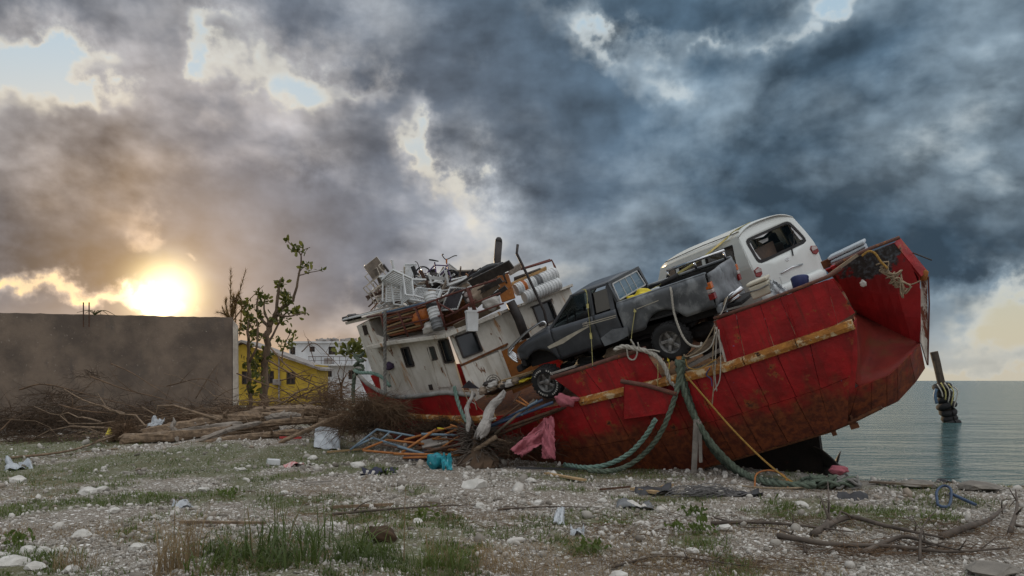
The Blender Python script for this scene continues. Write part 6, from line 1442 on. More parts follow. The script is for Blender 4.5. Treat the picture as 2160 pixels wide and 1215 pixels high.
mat('turquoise', (.03, .34, .40), (.02, .22, .28), .4, vs=9, layers=[((.55, .66, .68), 9, .62, .68), ((.02, .07, .14), 7, .62, .68)], bump=.6, bs=20, sub=.2)
mat('red_plastic', (.50, .05, .045), (.38, .04, .035), .5, vs=6)
mat('tarp_black', (.05, .05, .055), (.03, .03, .033), .6, vs=4, bump=.5, bs=15)
mat('cloth_navy', (.035, .036, .06), (.02, .02, .035), .9, vs=5, bump=.5)
mat('net_grey', (.18, .17, .165), (.10, .095, .09), .95, vs=9, bump=0)
mat('grass_green', (.13, .175, .038), (.065, .095, .022), .6, vs=.6, sub=.4, bump=0)
mat('grass_dry', (.31, .225, .12), (.20, .14, .075), .8, vs=.8, sub=.35, bump=0)
mat('coral_stone', (.62, .60, .555), (.44, .42, .38), .9, vs=5, layers=[((.28, .25, .21), 6, .60, .78, (1, 1, 1), .6)], bump=.9, bs=22, bd=6)
mat('log_grey', (.30, .26, .22), (.18, .155, .13), .95, vs=5, layers=[((.12, .09, .07), 6, .58, .75)], bump=1.0, bs=24)
mat('root_grey', (.125, .10, .08), (.06, .047, .037), .95, vs=4, bump=0)
mat('driftwood', (.40, .375, .345), (.25, .23, .21), .95, vs=5, layers=[((.13, .11, .095), 7, .62, .74)], bump=1.0, bs=26)
mat('pile_wood', (.10, .075, .055), (.055, .042, .032), .9, vs=4, bump=.8, bs=12)
mat('striped', (.55, .5, .48), (.5, .08, .08), .9, vs=14, bump=.3)
mat('shore_rock', (.26, .235, .20), (.15, .135, .115), .95, vs=3, bump=1.0, bs=14, bd=6)
def tri_mesh(name, V, T):
    me = bpy.data.meshes.new(name); V = np.asarray(V, np.float32); T = np.asarray(T, np.int32); n = len(T)
    me.vertices.add(len(V)); me.vertices.foreach_set('co', V.ravel()); me.loops.add(3 * n); me.loops.foreach_set('vertex_index', T.ravel())
    me.polygons.add(n); me.polygons.foreach_set('loop_start', np.arange(0, 3 * n, 3, dtype=np.int32)); me.update(calc_edges=True); return me
def tri_copies(bases, pick, T):
    """many transformed copies of a few triangle bases as one vertex and triangle array"""
    Vs, Fs, o = [], [], 0
    for k, (V, Fb) in enumerate(bases):
        idx = np.where(pick == k)[0]
        if not len(idx): continue
        P = np.einsum('kij,nj->kni', T[idx][:, :, :3], V) + T[idx][:, None, :, 3]; n = len(V)
        Fa = np.asarray(Fb)[None] + (np.arange(len(idx)) * n)[:, None, None] + o; Vs.append(P.reshape(-1, 3)); Fs.append(Fa.reshape(-1, 3)); o += len(idx) * n
    return np.concatenate(Vs), np.concatenate(Fs)
def twigs(curves, sides=3):
    """curves: (k, m, 3) points with (k, m) radii -> thin triangle tubes"""
    P, R = curves; k, m, _ = P.shape; T = np.gradient(P, axis=1); T /= np.maximum(np.linalg.norm(T, axis=2, keepdims=True), 1e-9)
    ref = np.where(np.abs(T[:, :1, 2:3]) > .9, V3(1, 0, 0), V3(0, 0, 1)); a = np.cross(T, np.broadcast_to(ref, T.shape)); a /= np.maximum(np.linalg.norm(a, axis=2, keepdims=True), 1e-9); b = np.cross(T, a)
    an = np.arange(sides) * 2 * math.pi / sides
    V = P[:, :, None] + R[:, :, None, None] * (np.cos(an)[None, None, :, None] * a[:, :, None] + np.sin(an)[None, None, :, None] * b[:, :, None])
    base = (np.arange(k) * m * sides)[:, None, None]; i = np.arange(m - 1)[None, :, None]; j = np.arange(sides)[None, None]
    q0 = base + i * sides + j; q1 = base + i * sides + (j + 1) % sides; q2 = q1 + sides; q3 = q0 + sides
    F_ = np.concatenate([np.stack([q0, q1, q2], -1).reshape(-1, 3), np.stack([q0, q2, q3], -1).reshape(-1, 3)])
    return V.reshape(-1, 3), F_
def curve_set(p, d, L, droop, m, r0, seed):
    """k bent twigs: start p, direction d, length L, bending down by droop with jitter"""
    r2 = np.random.default_rng(seed); k = len(p); s_ = np.linspace(0, 1, m)[None, :, None]
    wob = np.cumsum(r2.normal(size=(k, m, 3)) * .06, axis=1) * L[:, None, None]
    P = p[:, None] + d[:, None] * (L[:, None, None] * s_) + wob * s_ + V3(0, 0, -1) * (droop[:, None, None] * L[:, None, None] * s_ ** 2)
    return P, r0[:, None] * (1 - .75 * s_[:, :, 0])
def brush(name, label, mt, centers, n, seed, rmin=.004, rmax=.012, Lr=(.4, 1.4), flat=.35, floor=True):
    r2 = np.random.default_rng(seed); c = np.array([q[0] for q in centers]); rad = np.array([q[1] for q in centers]); wt = np.array([q[2] for q in centers], float); wt /= wt.sum()
    i = r2.choice(len(c), n, p=wt); p = c[i] + r2.normal(size=(n, 3)) * rad[i] * .55
    d = r2.normal(size=(n, 3)); d[:, 2] = d[:, 2] * flat + .15; d /= np.linalg.norm(d, axis=1, keepdims=True)
    L = Lr[0] + (Lr[1] - Lr[0]) * r2.random(n) ** 2; P, R = curve_set(p, d, L, r2.random(n) * .55, 6, rmin + (rmax - rmin) * r2.random(n) ** 3, seed + 1)
    if floor: P[:, :, 2] = np.maximum(P[:, :, 2], gh(P[:, :, 0], P[:, :, 1]) + .01)
    V, T = twigs((P, R)); o = link(name, tri_mesh(name, V, T), mt); return tag(o, label, 'brush', kind='stuff')
def GP(px, py, z=0.0): p = gnd(px, py, 0.0); p[2] = float(gh(p[0], p[1])) + z; return p
def AT(px, py, d): return at(px, py, d)
B = []
for px, py, d, rx, rz, wt in [(30, 900, 25, 1.3, .45, 3), (120, 885, 25.5, 1.3, .5, 3), (220, 890, 25, 1.2, .5, 3), (320, 895, 24.5, 1.2, .45, 3), (420, 890, 25, 1.2, .45, 3), (500, 880, 25.5, 1.0, .4, 2), (80, 935, 22, 1.2, .25, 2), (200, 940, 21.5, 1.2, .25, 2), (130, 835, 26.5, .6, .2, .6), (190, 790, 27, .35, .15, .25)]:
    B.append((AT(px, py, d), V3(rx, .8, rz), wt))
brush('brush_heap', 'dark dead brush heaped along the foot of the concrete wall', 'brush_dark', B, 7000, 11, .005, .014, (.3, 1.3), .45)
brush('dry_brush', 'brown dry brush tangled over the fallen trunks', 'brush_brown', [(AT(280, 935, 20.5), V3(.45, .35, .30), 2), (AT(380, 880, 23), V3(1.4, .7, .3), 2), (AT(520, 870, 23.5), V3(1.3, .7, .3), 2.2), (AT(640, 860, 23.5), V3(1.2, .7, .40), 2.6), (AT(700, 830, 23.5), V3(.6, .5, .35), 1.5), (AT(560, 920, 20.5), V3(1.2, .6, .15), 1.2)], 1700, 12, .005, .016, (.3, 1.4), .3)
brush('root_mat', 'shaggy brown root mat piled against the ship bow', 'brush_brown', [(AT(782, 862, 18.6), V3(.42, .3, .26), 3), (AT(832, 872, 18.3), V3(.28, .25, .18), 1.6), (AT(735, 895, 18.9), V3(.35, .3, .20), 1.6), (AT(700, 850, 21), V3(.4, .4, .30), 1.0)], 3000, 13, .004, .011, (.2, .75), .5)
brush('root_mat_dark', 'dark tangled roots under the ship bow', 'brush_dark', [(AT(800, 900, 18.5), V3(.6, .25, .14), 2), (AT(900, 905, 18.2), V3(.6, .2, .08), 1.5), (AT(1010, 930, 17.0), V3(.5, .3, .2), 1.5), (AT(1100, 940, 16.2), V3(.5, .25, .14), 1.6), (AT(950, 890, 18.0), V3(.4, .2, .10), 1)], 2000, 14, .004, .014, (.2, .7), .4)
def fallen_branches():
    r2 = np.random.default_rng(88); n = 110; px = 210 + 560 * r2.random(n); py = np.interp(px, [150, 500, 790], [930, 890, 870]) + r2.normal(size=n) * 22; d = 20.5 + 3.5 * r2.random(n) - (py - 900) * .03
    p = np.stack([(px - CX) / F * d, d, CAMZ + (HY - py) / F * d], 1); an = r2.normal(size=n) * .5 + np.where(r2.random(n) < .5, 0, math.pi); dr = np.stack([np.cos(an), .5 * np.sin(an) + .2 * r2.normal(size=n), .16 * r2.normal(size=n) + .06], 1); dr /= np.linalg.norm(dr, axis=1, keepdims=True)
    P, R = curve_set(p, dr, .8 + 2.4 * r2.random(n), .15 * r2.random(n), 8, .012 + .04 * r2.random(n) ** 2, 89); P[:, :, 2] = np.maximum(P[:, :, 2], gh(P[:, :, 0], P[:, :, 1]) + .02); V, T = twigs((P, R), 5)
    tag(link('fallen_branches', tri_mesh('fallen_branches', V, T), 'log_brown'), 'grey broken branches strewn over the fallen trunks', 'branches', kind='stuff')
fallen_branches()
# long bare branches arching out of the heap
def branch(name, pts, r0, label, mt='brush_brown', twig=6, cat='branch', group=None, tl=1.0):
    P = smooth_path([np.asarray(p, float) for p in pts], 6); R = np.linspace(r0, r0 * .25, len(P)); m = MB(); m.tube(P, R, 6)
    for k in range(twig):
        i = rng.integers(2, len(P) - 1); d = nrm(P[i] - P[i - 1] + rng.normal(size=3) * .7 + V3(0, 0, .25)); L = (.2 + .6 * rng.random()) * min(1.5, len(P) * .08 + .3) * tl
        Q = np.array([P[i], P[i] + d * L * .5 + rng.normal(size=3) * .04, P[i] + d * L + rng.normal(size=3) * .08 - V3(0, 0, .05)]); m.tube(Q, [R[i] * .6, R[i] * .4, R[i] * .15], 5)
    return one(m, name, mt, label, cat, group, smooth=True)
D5 = lambda x, y, d: at(*c5(x, y), d)
for L, r, lb in [([(330, 935, 22.5), (450, 965, 22), (640, 985, 21.5)], .03, 'thin grey branch low across the dark brush heap'), ([(500, 775, 26), (700, 850, 25), (900, 900, 24), (1000, 950, 23)], .025, 'long bare branch arching down in front of the wall'), ([(620, 705, 27), (740, 760, 26), (880, 850, 25), (960, 900, 24)], .02, 'bare branch reaching highest up the wall'), ([(110, 850, 27), (250, 820, 26.5), (500, 880, 25), (800, 960, 23.5)], .03, 'dark branch lying along the brush top at the wall'),
    ([(930, 830, 26), (1140, 790, 25.5), (1290, 880, 25)], .02, 'curved bare branch in front of the wall end'), ([(1090, 900, 25), (1150, 800, 25), (1210, 710, 25)], .015, 'upright twig leaning near the wall end'), ([(1500, 690, 26), (1640, 770, 25), (1800, 850, 24), (1900, 920, 23)], .03, 'dark branch slanting past the yellow house'), ([(1510, 620, 27), (1600, 720, 26), (1700, 790, 25), (1850, 830, 24)], .03, 'thin dark branch crossing the yellow house windows'),
    ([(1320, 760, 26), (1500, 830, 25), (1700, 900, 24)], .025, 'bare branch below the tree at the yellow house'), ([(1560, 800, 26), (1700, 770, 25), (1830, 800, 24)], .02, 'bent twig in front of the yellow wall'), ([(1780, 850, 23), (1790, 920, 23), (1795, 1000, 23)], .035, 'pale stick standing upright in the brush by the white house'), ([(1900, 900, 22.5), (1905, 810, 22.5), (1930, 770, 22.5)], .045, 'dark bent limb standing beside the bow'),
    ([(1600, 920, 23.5), (1750, 850, 23.5), (1890, 790, 24)], .03, 'branch rising to the right beside the bow'), ([(1680, 640, 27), (1750, 590, 27), (1850, 680, 26.5), (1950, 780, 25)], .02, 'long twig arching in front of the white house'), ([(0, 1080, 21), (80, 1000, 21.5), (120, 975, 21.5)], .02, 'thin twig rising at the frame edge in the dark brush')]:
    branch('bare_branch', [D5(*p) for p in L], r, lb)
# fallen trunks
def log(name, a, b, ra, rb, mt, label, bend=.0, bark=.18, cat='log', seed=0, sag=0.0):
    r2 = np.random.default_rng(seed + 50); a, b = np.asarray(a, float), np.asarray(b, float); n = 14; m = MB(); rings = []; ax = nrm(b - a); x, y = frame_from(ax); an = np.linspace(0, 2 * math.pi, 14, endpoint=False); ph = r2.random(4) * 6
    for i, t_ in enumerate(np.linspace(0, 1, n)):
        c = a + (b - a) * t_ + y * bend * math.sin(math.pi * t_) + V3(0, 0, -sag * math.sin(math.pi * t_)) + x * .04 * math.sin(7 * t_ + ph[0]); r = (ra + (rb - ra) * t_) * (1 + .08 * math.sin(19 * t_ + ph[1]))
        rr = r * (1 + bark * (.5 * np.sin(5 * an + ph[2] + 2 * t_) + .5 * r2.normal(size=14))); rings.append(c + rr[:, None] * (np.cos(an)[:, None] * x + np.sin(an)[:, None] * y))
    for e, ri, sg in ((0, rings[0], -1), (1, rings[-1], 1)):           # splintered ends
        c = ri.mean(0); j = c + (ri - c) * (.35 + .5 * r2.random((14, 1))) + ax * sg * (.02 + .14 * r2.random((14, 1)))
        rings = [j] + rings if e == 0 else rings + [j]
    m.loft(rings)
    for k in range(3):                                                  # broken limb stubs
        t_ = .15 + .7 * r2.random(); c = a + (b - a) * t_; rr = ra + (rb - ra) * t_; d_ = nrm(r2.normal(size=3) + V3(0, -.4, .8) + ax * .5); m.tube([c, c + d_ * rr * 1.5, c + d_ * (rr * 2 + .12 * r2.random())], [rr * .4, rr * .3, rr * .16], 6)
    return one(m, name, mt, label, cat)
log('palm_log', GP(262, 955, .10), GP(565, 944, .12), .12, .15, 'log_brown', 'ringed palm trunk lying nearest on the grass at left', .02, seed=1)
LOGS = [((300, 915, 21), (545, 880, 22.5), .12, .16, 'log_brown', 'thick fallen trunk above the palm trunk'), ((305, 928, 20.5), (500, 898, 21.5), .09, .11, 'log_grey', 'grey trunk lying just above the palm trunk'), ((370, 945, 20), (620, 912, 20.8), .07, .08, 'log_brown', 'thin trunk crossing over the palm trunk end'), ((340, 905, 22.5), (640, 872, 23), .08, .12, 'log_brown', 'long trunk at the back of the fallen trunks'),
        ((540, 868, 23.5), (680, 868, 23), .10, .14, 'log_brown', 'short thick trunk at the upper end of the pile'), ((430, 925, 20.2), (540, 893, 21), .06, .05, 'log_grey', 'slim grey pole in the middle of the fallen trunks'), ((560, 875, 22.5), (720, 895, 21.5), .05, .07, 'log_brown', 'trunk sloping down towards the ship bow'), ((500, 905, 21), (660, 885, 21.8), .06, .09, 'log_brown', 'brown trunk below the short thick one'),
        ((600, 930, 20), (720, 878, 21), .04, .05, 'log_brown', 'thin pole leaning up beside the root mat'), ((365, 890, 21), (372, 925, 20.6), .05, .05, 'log_grey', 'short stub standing up in front of the grey trunk'), ((570, 882, 22), (625, 878, 22), .09, .09, 'log_grey', 'pale broken trunk piece among the fallen trunks')]
for i, (a, b, r1, r2_, mt, lb) in enumerate(LOGS): log('fallen_trunk', at(a[0], a[1], a[2] - .8), at(b[0], b[1], b[2] - .8), r1 * 1.15, r2_ * 1.15, mt, lb, .03, seed=i + 2)
branch('long_branch', [GP(20, 975, .05), GP(150, 968, .10), GP(260, 950, .18), at(340, 925, 19.8)], .035, 'long thin branch lying on the grass left of the palm trunk', 'log_brown', 5)
# root ball of the palm trunk
m = MB(); c = GP(262, 950, .18); V, Fs = ico(2); m.add(c + V * .24 * (1 + .15 * rng.normal(size=(len(V), 1))), Fs)
r_ = root('root_ball', 'shaggy brown root ball at the end of the palm trunk', 'root ball', Matrix.Identity(4)); m.build('core', 'brush_brown', r_)
d = rng.normal(size=(900, 3)); d /= np.linalg.norm(d, axis=1, keepdims=True); P, R = curve_set(c + d * .18, d, .14 + .2 * rng.random(900), .3 * rng.random(900), 4, .004 + .006 * rng.random(900), 77); V, T = twigs((P, R)); tag(link('rootlets', tri_mesh('rootlets', V, T), 'brush_brown', r_), kind='stuff')
# uprooted palm stump amid the pipes
def stump():
    c = at(1012, 925, 16.8); c2_ = GP(1010, 985, .05); r_ = root('uprooted_stump', 'upturned dark stump with splayed roots among the pipes', 'stump', Matrix.Identity(4))
    m = MB(); ax = c - c2_; rings = []; an = np.linspace(0, 2 * math.pi, 16, endpoint=False)
    for t_, r in ((-.1, .40), (.15, .34), (.45, .24), (.8, .22), (1.2, .26), (1.45, .16)): rings.append(c2_ + ax * t_ + (r * (1 + .18 * rng.normal(size=16)))[:, None] * np.stack([np.cos(an), np.sin(an), 0 * an], 1))
    m.loft(rings); m.build('core', 'brush_dark', r_)
    n = 520; th = rng.random(n) * 6.28; t_ = rng.random(n); base = c2_ + ax * (t_ * 1.4)[:, None] + np.stack([np.cos(th), np.sin(th), 0 * th], 1) * .2
    d = np.stack([np.cos(th), np.sin(th), (t_ - .55) * 2.2], 1) + rng.normal(size=(n, 3)) * .35; d /= np.linalg.norm(d, axis=1, keepdims=True); P, R = curve_set(base, d, .15 + .38 * rng.random(n), .35 * rng.random(n), 6, .010 + .022 * rng.random(n) ** 2, 31); V, T = twigs((P, R), 4)
    tag(link('roots', tri_mesh('roots', V, T), 'root_grey', r_), kind='stuff')
stump()
log('driftwood_log', at(1056, 836, 16.6), at(1014, 914, 16.2), .08, .125, 'driftwood', 'pale grey driftwood log standing out of the stump', .05, .10, 'driftwood', 40)
log('driftwood_log', at(992, 835, 16.9), at(985, 900, 16.6), .035, .06, 'driftwood', 'short grey driftwood stick beside the stump', .03, .1, 'driftwood', 41)
# pipes and bars leaning from the stump up to the hull
def c6(x, y): return 700 + x / 3.6, 760 + y / 3.6
for i, (a, b, r, mt, lb) in enumerate([((1130, 530), (1680, 320), .032, 'pipe_navy', 'thickest navy pipe leaning from stump to pink cloth'), ((1200, 500), (1600, 300), .026, 'pipe_navy', 'navy pipe second from the top of the leaning bundle'), ((1250, 480), (1560, 310), .022, 'pipe_blue', 'pale blue pipe in the leaning bundle'), ((1180, 560), (1720, 370), .03, 'pipe_rust', 'rusty pipe under the navy ones'), ((1200, 590), (1800, 345), .035, 'pipe_rust', 'lowest rusty bar reaching farthest up the hull'),
    ((1270, 460), (1430, 330), .02, 'pipe_rust', 'short rusty rod crossing the leaning bundle'), ((1390, 300), (1480, 345), .02, 'pipe_orange', 'short orange rod across the top of the bundle'), ((1410, 270), (1500, 340), .02, 'pipe_orange', 'orange rod leaning on the lumber pile'), ((1430, 240), (1380, 320), .018, 'pipe_rust', 'thin rod standing beside the orange rods'), ((1000, 740), (1250, 580), .05, 'log_brown', 'thick brown pole slanting up across the stump foot'), ((1240, 560), (1540, 300), .03, 'wood_old', 'brown batten in the leaning bundle'), ((1560, 300), (1440, 420), .018, 'pipe_blue', 'pale rod with a bent end on the bundle'),
    ((1250, 600), (1480, 660), .03, 'log_brown', 'dark stick under the leaning bundle'), ((1200, 640), (1400, 690), .025, 'log_brown', 'lower dark stick beside the pink cloth')]):
    da = 16.6 - .02 * i; db = 16.0 + .02 * i; m = MB(); m.tube([at(*c6(*a), da), at(*c6(*b), db)], r, 8); one(m, 'leaning_pipe', mt, lb, 'pipe' if 'pipe' in mt else 'pole', smooth=True)
# scaffold pipes in a heap
SCF = [((140, 680), (340, 525), .024, 'pipe_blue', 'pale blue scaffold pipe rising from the left tip of the heap'), ((340, 525), (640, 580), .024, 'pipe_blue', 'pale blue scaffold pipe along the top left of the heap'), ((310, 590), (720, 715), .024, 'pipe_blue', 'long pale blue pipe sloping through the heap'), ((160, 665), (310, 590), .022, 'pipe_blue', 'pale blue strut below the rising pipe'), ((370, 605), (440, 545), .018, 'pipe_blue', 'short pale blue brace between two blue pipes'), ((500, 655), (730, 720), .026, 'pipe_blue', 'pale blue pipe low at the front of the heap'), ((680, 560), (960, 570), .028, 'pipe_blue', 'grey pipe lying level at the heap top'), ((470, 610), (530, 565), .016, 'pipe_blue', 'short pale blue rung in the heap'),
       ((230, 680), (420, 605), .024, 'pipe_orange', 'orange pipe at the left of the heap'), ((420, 605), (700, 635), .024, 'pipe_orange', 'orange pipe running from the left peak to the middle'), ((235, 685), (520, 710), .024, 'pipe_orange', 'orange pipe along the front left edge'), ((470, 710), (1000, 722), .028, 'pipe_orange', 'long orange pipe along the front edge'), ((530, 700), (790, 525), .028, 'pipe_orange', 'bright orange pipe crossing the heap diagonally'), ((550, 605), (930, 500), .026, 'pipe_orange', 'orange pipe rising right to the stump'), ((770, 600), (960, 520), .024, 'pipe_orange', 'orange pipe just below the one reaching the stump'), ((760, 595), (895, 600), .02, 'pipe_orange', 'short level orange pipe in the middle'), ((820, 670), (960, 580), .02, 'pipe_orange', 'short orange pipe leaning beside the stump'), ((900, 490), (960, 510), .02, 'pipe_orange', 'orange pipe end at the stump top'), ((540, 740), (740, 735), .024, 'pipe_orange', 'lowest orange pipe on the gravel'),
       ((880, 680), (1040, 680), .022, 'pipe_orange', 'orange pipe beside the stump foot'), ((600, 690), (880, 610), .03, 'pipe_rust', 'rusty pipe under the diagonal orange one'), ((640, 660), (900, 690), .03, 'pipe_rust', 'rusty pipe flat in the middle of the heap'), ((380, 640), (640, 690), .02, 'pipe_rust', 'thin rusty rod at the left of the heap'), ((700, 700), (960, 640), .03, 'pipe_rust', 'rusty bar pointing at the stump foot'), ((800, 515), (850, 520), .014, 'yellow_sheet', 'small yellow rod on the heap top')]
for i, (a, b, r, mt, lb) in enumerate(SCF):
    f = lambda q: at(*c6(*q), np.interp(q[1], [500, 740], [17.3, 16.7]) + .15 * math.sin(i)); m = MB(); m.tube([f(a), f(b)], r, 8); one(m, 'scaffold_pipe', mt, lb, 'pipe', 'scaffold pipes heaped on the shore', smooth=True)
for i, (a, b, lb) in enumerate([((680, 640), (880, 600), 'broad grey board lying inside the pipe heap'), ((720, 660), (880, 640), 'lower grey board inside the pipe heap')]):
    m = MB(); m.bar(at(*c6(*a), 17.1), at(*c6(*b), 17.2), .30, .03, up=(0, -.5, 1)); one(m, 'board', 'wood_grey', lb, 'board')
# cloths and bags
sheet([at(1146, 882, 15.9), at(1168, 880, 15.9), at(1172, 968, 15.5), at(1142, 966, 15.6)], 'pink_cloth', 'pink cloth hanging from the leaning pipes against the hull', 'cloth', 'pink_cloth', .05, 18, 2)
sheet([at(1150, 884, 15.95), at(1152, 930, 15.8), at(1100, 966, 15.6), at(1074, 948, 15.7)], 'pink_cloth', 'pink cloth corner stretched towards the gravel', 'cloth', 'pink_cloth', .06, 18, 5)
lump(at(1190, 845, 15.8), (.20, .14, .12), 'pink_cloth', 'crumpled pink cloth bundle on top of the leaning pipes', 'cloth', 'pink_bundle', 3, (10, 20, 0), world=True)
lump(at(1208, 843, 15.8), (.16, .06, .05), 'pink_cloth', 'pink cloth tail trailing from the bundle', 'cloth', 'pink_bundle', 6, (0, -10, 0), world=True)
lump(GP(918, 990, .14), (.17, .14, .18), 'turquoise', 'turquoise plastic bag on the gravel', 'plastic bag', 'plastic_bag', 4, (0, 0, 20), world=True)
sheet([GP(930, 985, .25), GP(952, 985, .25), GP(954, 996, .05), GP(932, 996, .08)], 'turquoise', 'loose flap of the turquoise bag blown to its right', 'plastic bag', 'bag_flap', .04, seed=9)
def GS(px, py, dx, dy, z0=.03, z1=.12): return [GP(px - dx, py + dy, z0), GP(px + dx, py + dy, z0), GP(px + dx * .8, py - dy, z1), GP(px - dx * .9, py - dy, z1)]
for i, (px, py, dx, dy, z1, mt, lb) in enumerate([(690, 955, 28, 5, .35, 'plastic_sheet', 'large clear plastic sheet crumpled left of the pipe heap'), (325, 897, 22, 0, 0, 'plastic_sheet', 'white plastic sheet caught on the fallen trunks'), (40, 985, 30, 5, .06, 'plastic_sheet', 'white plastic scrap on the grass at far left'), (880, 972, 30, 4, .10, 'cloth_navy', 'dark navy clothing dropped before the pipe heap'), (620, 985, 22, 4, .03, 'striped', 'striped red and white cloth on the grass'), (577, 981, 14, 4, .16, 'foam_white', 'white foam block on the grass'), (800, 1000, 40, 4, .04, 'cloth_navy', 'thin dark cloth on the gravel below the pipe heap'), (1380, 1038, 44, 5, .05, 'tarp_black', 'black tarpaulin scrap flat on the gravel before the hull'), (1340, 1062, 40, 7, .03, 'pail_grey', 'grey plastic film on the gravel'), (1560, 1046, 50, 4, .05, 'tarp_black', 'long black tarpaulin strip below the propeller'), (1800, 1048, 36, 3, .03, 'tarp_black', 'ragged black tarpaulin on the shore rock'), (1180, 1105, 12, 8, .14, 'plastic_sheet', 'white plastic bag with tied ears on the gravel'), (1218, 1134, 16, 4, .04, 'plastic_sheet', 'pale film scrap near the tied white bag'), (385, 1073, 24, 2, .02, 'plastic_sheet', 'thin white scrap lying in the short grass'), (1995, 1018, 20, 3, .05, 'tarp_black', 'dark rag at the waterline')]):
    if lb.startswith('white plastic sheet caught'): cs = [at(308, 902, 20.4), at(340, 897, 20.6), at(348, 884, 20.9), at(322, 882, 20.8)]
    else: cs = GS(px, py, dx, dy, .02, z1)
    sheet(cs, mt if mt in MAT else 'plastic_sheet', lb, 'plastic sheet' if 'plastic' in lb or 'film' in lb else 'cloth' if 'cloth' in lb or 'rag' in lb else 'tarpaulin' if 'tarp' in lb else 'litter', 'litter_sheet', .04, 12, 60 + i) if mt != 'foam_white' else None
m = MB(); m.box((0, 0, 0), (.26, .18, .13)); o = m.build('foam_block', 'plastic_white', None, bevel=.02); o.matrix_world = Matrix.Translation(GP(577, 981, .06)) @ Euler((0, .1, .4)).to_matrix().to_4x4(); tag(o, 'white foam block on the grass beside the red striped cloth', 'block')
m = MB(); m.prism([at(222, 918, 21.2), at(237, 918, 21.2), at(230, 901, 21.4)], (0, .05, 0)); one(m, 'yellow_bag', 'yellow_sheet', 'yellow plastic bag in the dark brush', 'plastic bag')
m = MB(); m.bar(GP(590, 952, .06), GP(636, 952, .06), .06, .05); one(m, 'red_bar', 'red_plastic', 'red plastic bar on the grass behind the foam block', 'bar')
for i, (a, b, w_, mt, lb) in enumerate([((1152, 1005), (1232, 1018), .11, 'wood_new', 'orange brown plank on the gravel below the pink cloth'), ((1335, 1033), (1385, 1042), .12, 'wood_new', 'short orange plank beside the black tarpaulin scrap'), ((1385, 1042), (1445, 1036), .06, 'wood_grey', 'grey batten behind the short orange plank'), ((1400, 1030), (1414, 1026), .12, 'wood_new', 'small square timber offcut before the hull'), ((1838, 1020), (1962, 1036), .14, 'wood_old', 'dark plank at the waterline behind the blue frame'), ((1090, 998), (1215, 990), .03, 'tarp_black', 'thin black hose on the gravel'), ((640, 1022), (700, 1020), .04, 'wood_grey', 'grey stick on the gravel at centre left'), ((690, 966), (770, 962), .05, 'wood_new', 'pale batten behind the pipe heap tip'), ((1265, 1035), (1330, 1030), .02, 'pipe_rust', 'bent rusty wire on the gravel'), ((700, 1130 - 60), (830, 1062), .035, 'log_brown', 'brown stick across the gravel at centre'), ((380, 1118), (560, 1120), .05, 'log_brown', 'dark stick lying before the tall grass')]):
    m = MB(); m.bar(GP(*a, .04), GP(*b, .05), w_, .03 + .01 * (i % 2)); one(m, 'plank' if 'plank' in lb else 'stick', mt, lb, 'plank' if 'plank' in lb or 'batten' in lb or 'offcut' in lb else 'stick')
# blue frame, net, stern rope pile
r_ = root('blue_trolley', 'dark blue looped metal trolley handle on the shore rock', 'trolley handle', Matrix.Identity(4)); m = MB()
m.tube(smooth_path([GP(1978, 1068, .06), GP(1976, 1052, .10), GP(1990, 1046, .14), GP(2006, 1052, .12), GP(2003, 1068, .06), GP(1988, 1072, .05), GP(1978, 1068, .06)], 5), .02, 8); m.build('loop', 'pipe_navy', r_, smooth=True)
m = MB(); m.bar(GP(2004, 1055, .10), GP(2058, 1070, .06), .05, .04); m.build('arm', 'pipe_navy', r_, bevel=.015)
def tangle(name, c, s_, n, r, mt, label, cat, seed, turns=9):
    r2 = np.random.default_rng(seed); m = MB()
    for k in range(n):
        q = c + r2.normal(size=3) * s_ * V3(.5, .5, .3); rr = (.3 + .7 * r2.random()) * s_; a = r2.random() * 6.28; t_ = np.linspace(0, 4 + 3 * r2.random(), turns)
        P = np.stack([q[0] + rr[0] * np.cos(t_ + a) * .8, q[1] + rr[1] * np.sin(t_ + a) * .8, q[2] + rr[2] * .5 * np.sin(2 * t_ + a)], 1); P[:, 2] = np.maximum(P[:, 2], gh(P[:, 0], P[:, 1]) + r); m.tube(smooth_path(P, 3), r, 5)
    return one(m, name, mt, label, cat, smooth=True)
tangle('net_tangle', GP(1500, 1046, .05), V3(.42, .22, .10), 42, .007, 'net_grey', 'tangled grey netting on the gravel below the propeller', 'net', 5)
tangle('rope_pile', GP(1748, 1026, .12), V3(.34, .2, .14), 16, .03, 'hawser_green', 'pile of green rope under the propeller', 'rope', 6)
tangle('rope_pile', GP(1790, 1026, .12), V3(.22, .18, .14), 12, .026, 'rope_grey', 'pile of grey rope beside the green rope under the propeller', 'rope', 7)
lump(GP(1768, 1018, .25), (.16, .12, .08), 'pink_cloth', 'faded pink rag on the rope pile under the propeller', 'rag', 'rag', 40, world=True)
m = MB(); P = smooth_path([GP(1592, 1028, .02), GP(1596, 1018, .14), GP(1625, 1016, .20), GP(1655, 1020, .16), GP(1662, 1030, .02)], 5); m.tube(P, .016, 6); one(m, 'bent_rod', 'pipe_orange', 'bent rusty rod arched over the green hawser', 'rod', smooth=True)
rope([GP(1560, 1028, .03), GP(1600, 1034, .03), GP(1650, 1032, .03), GP(1700, 1030, .04)], .016, 'rope_tan', 'tan rope lying beside the green hawser end')
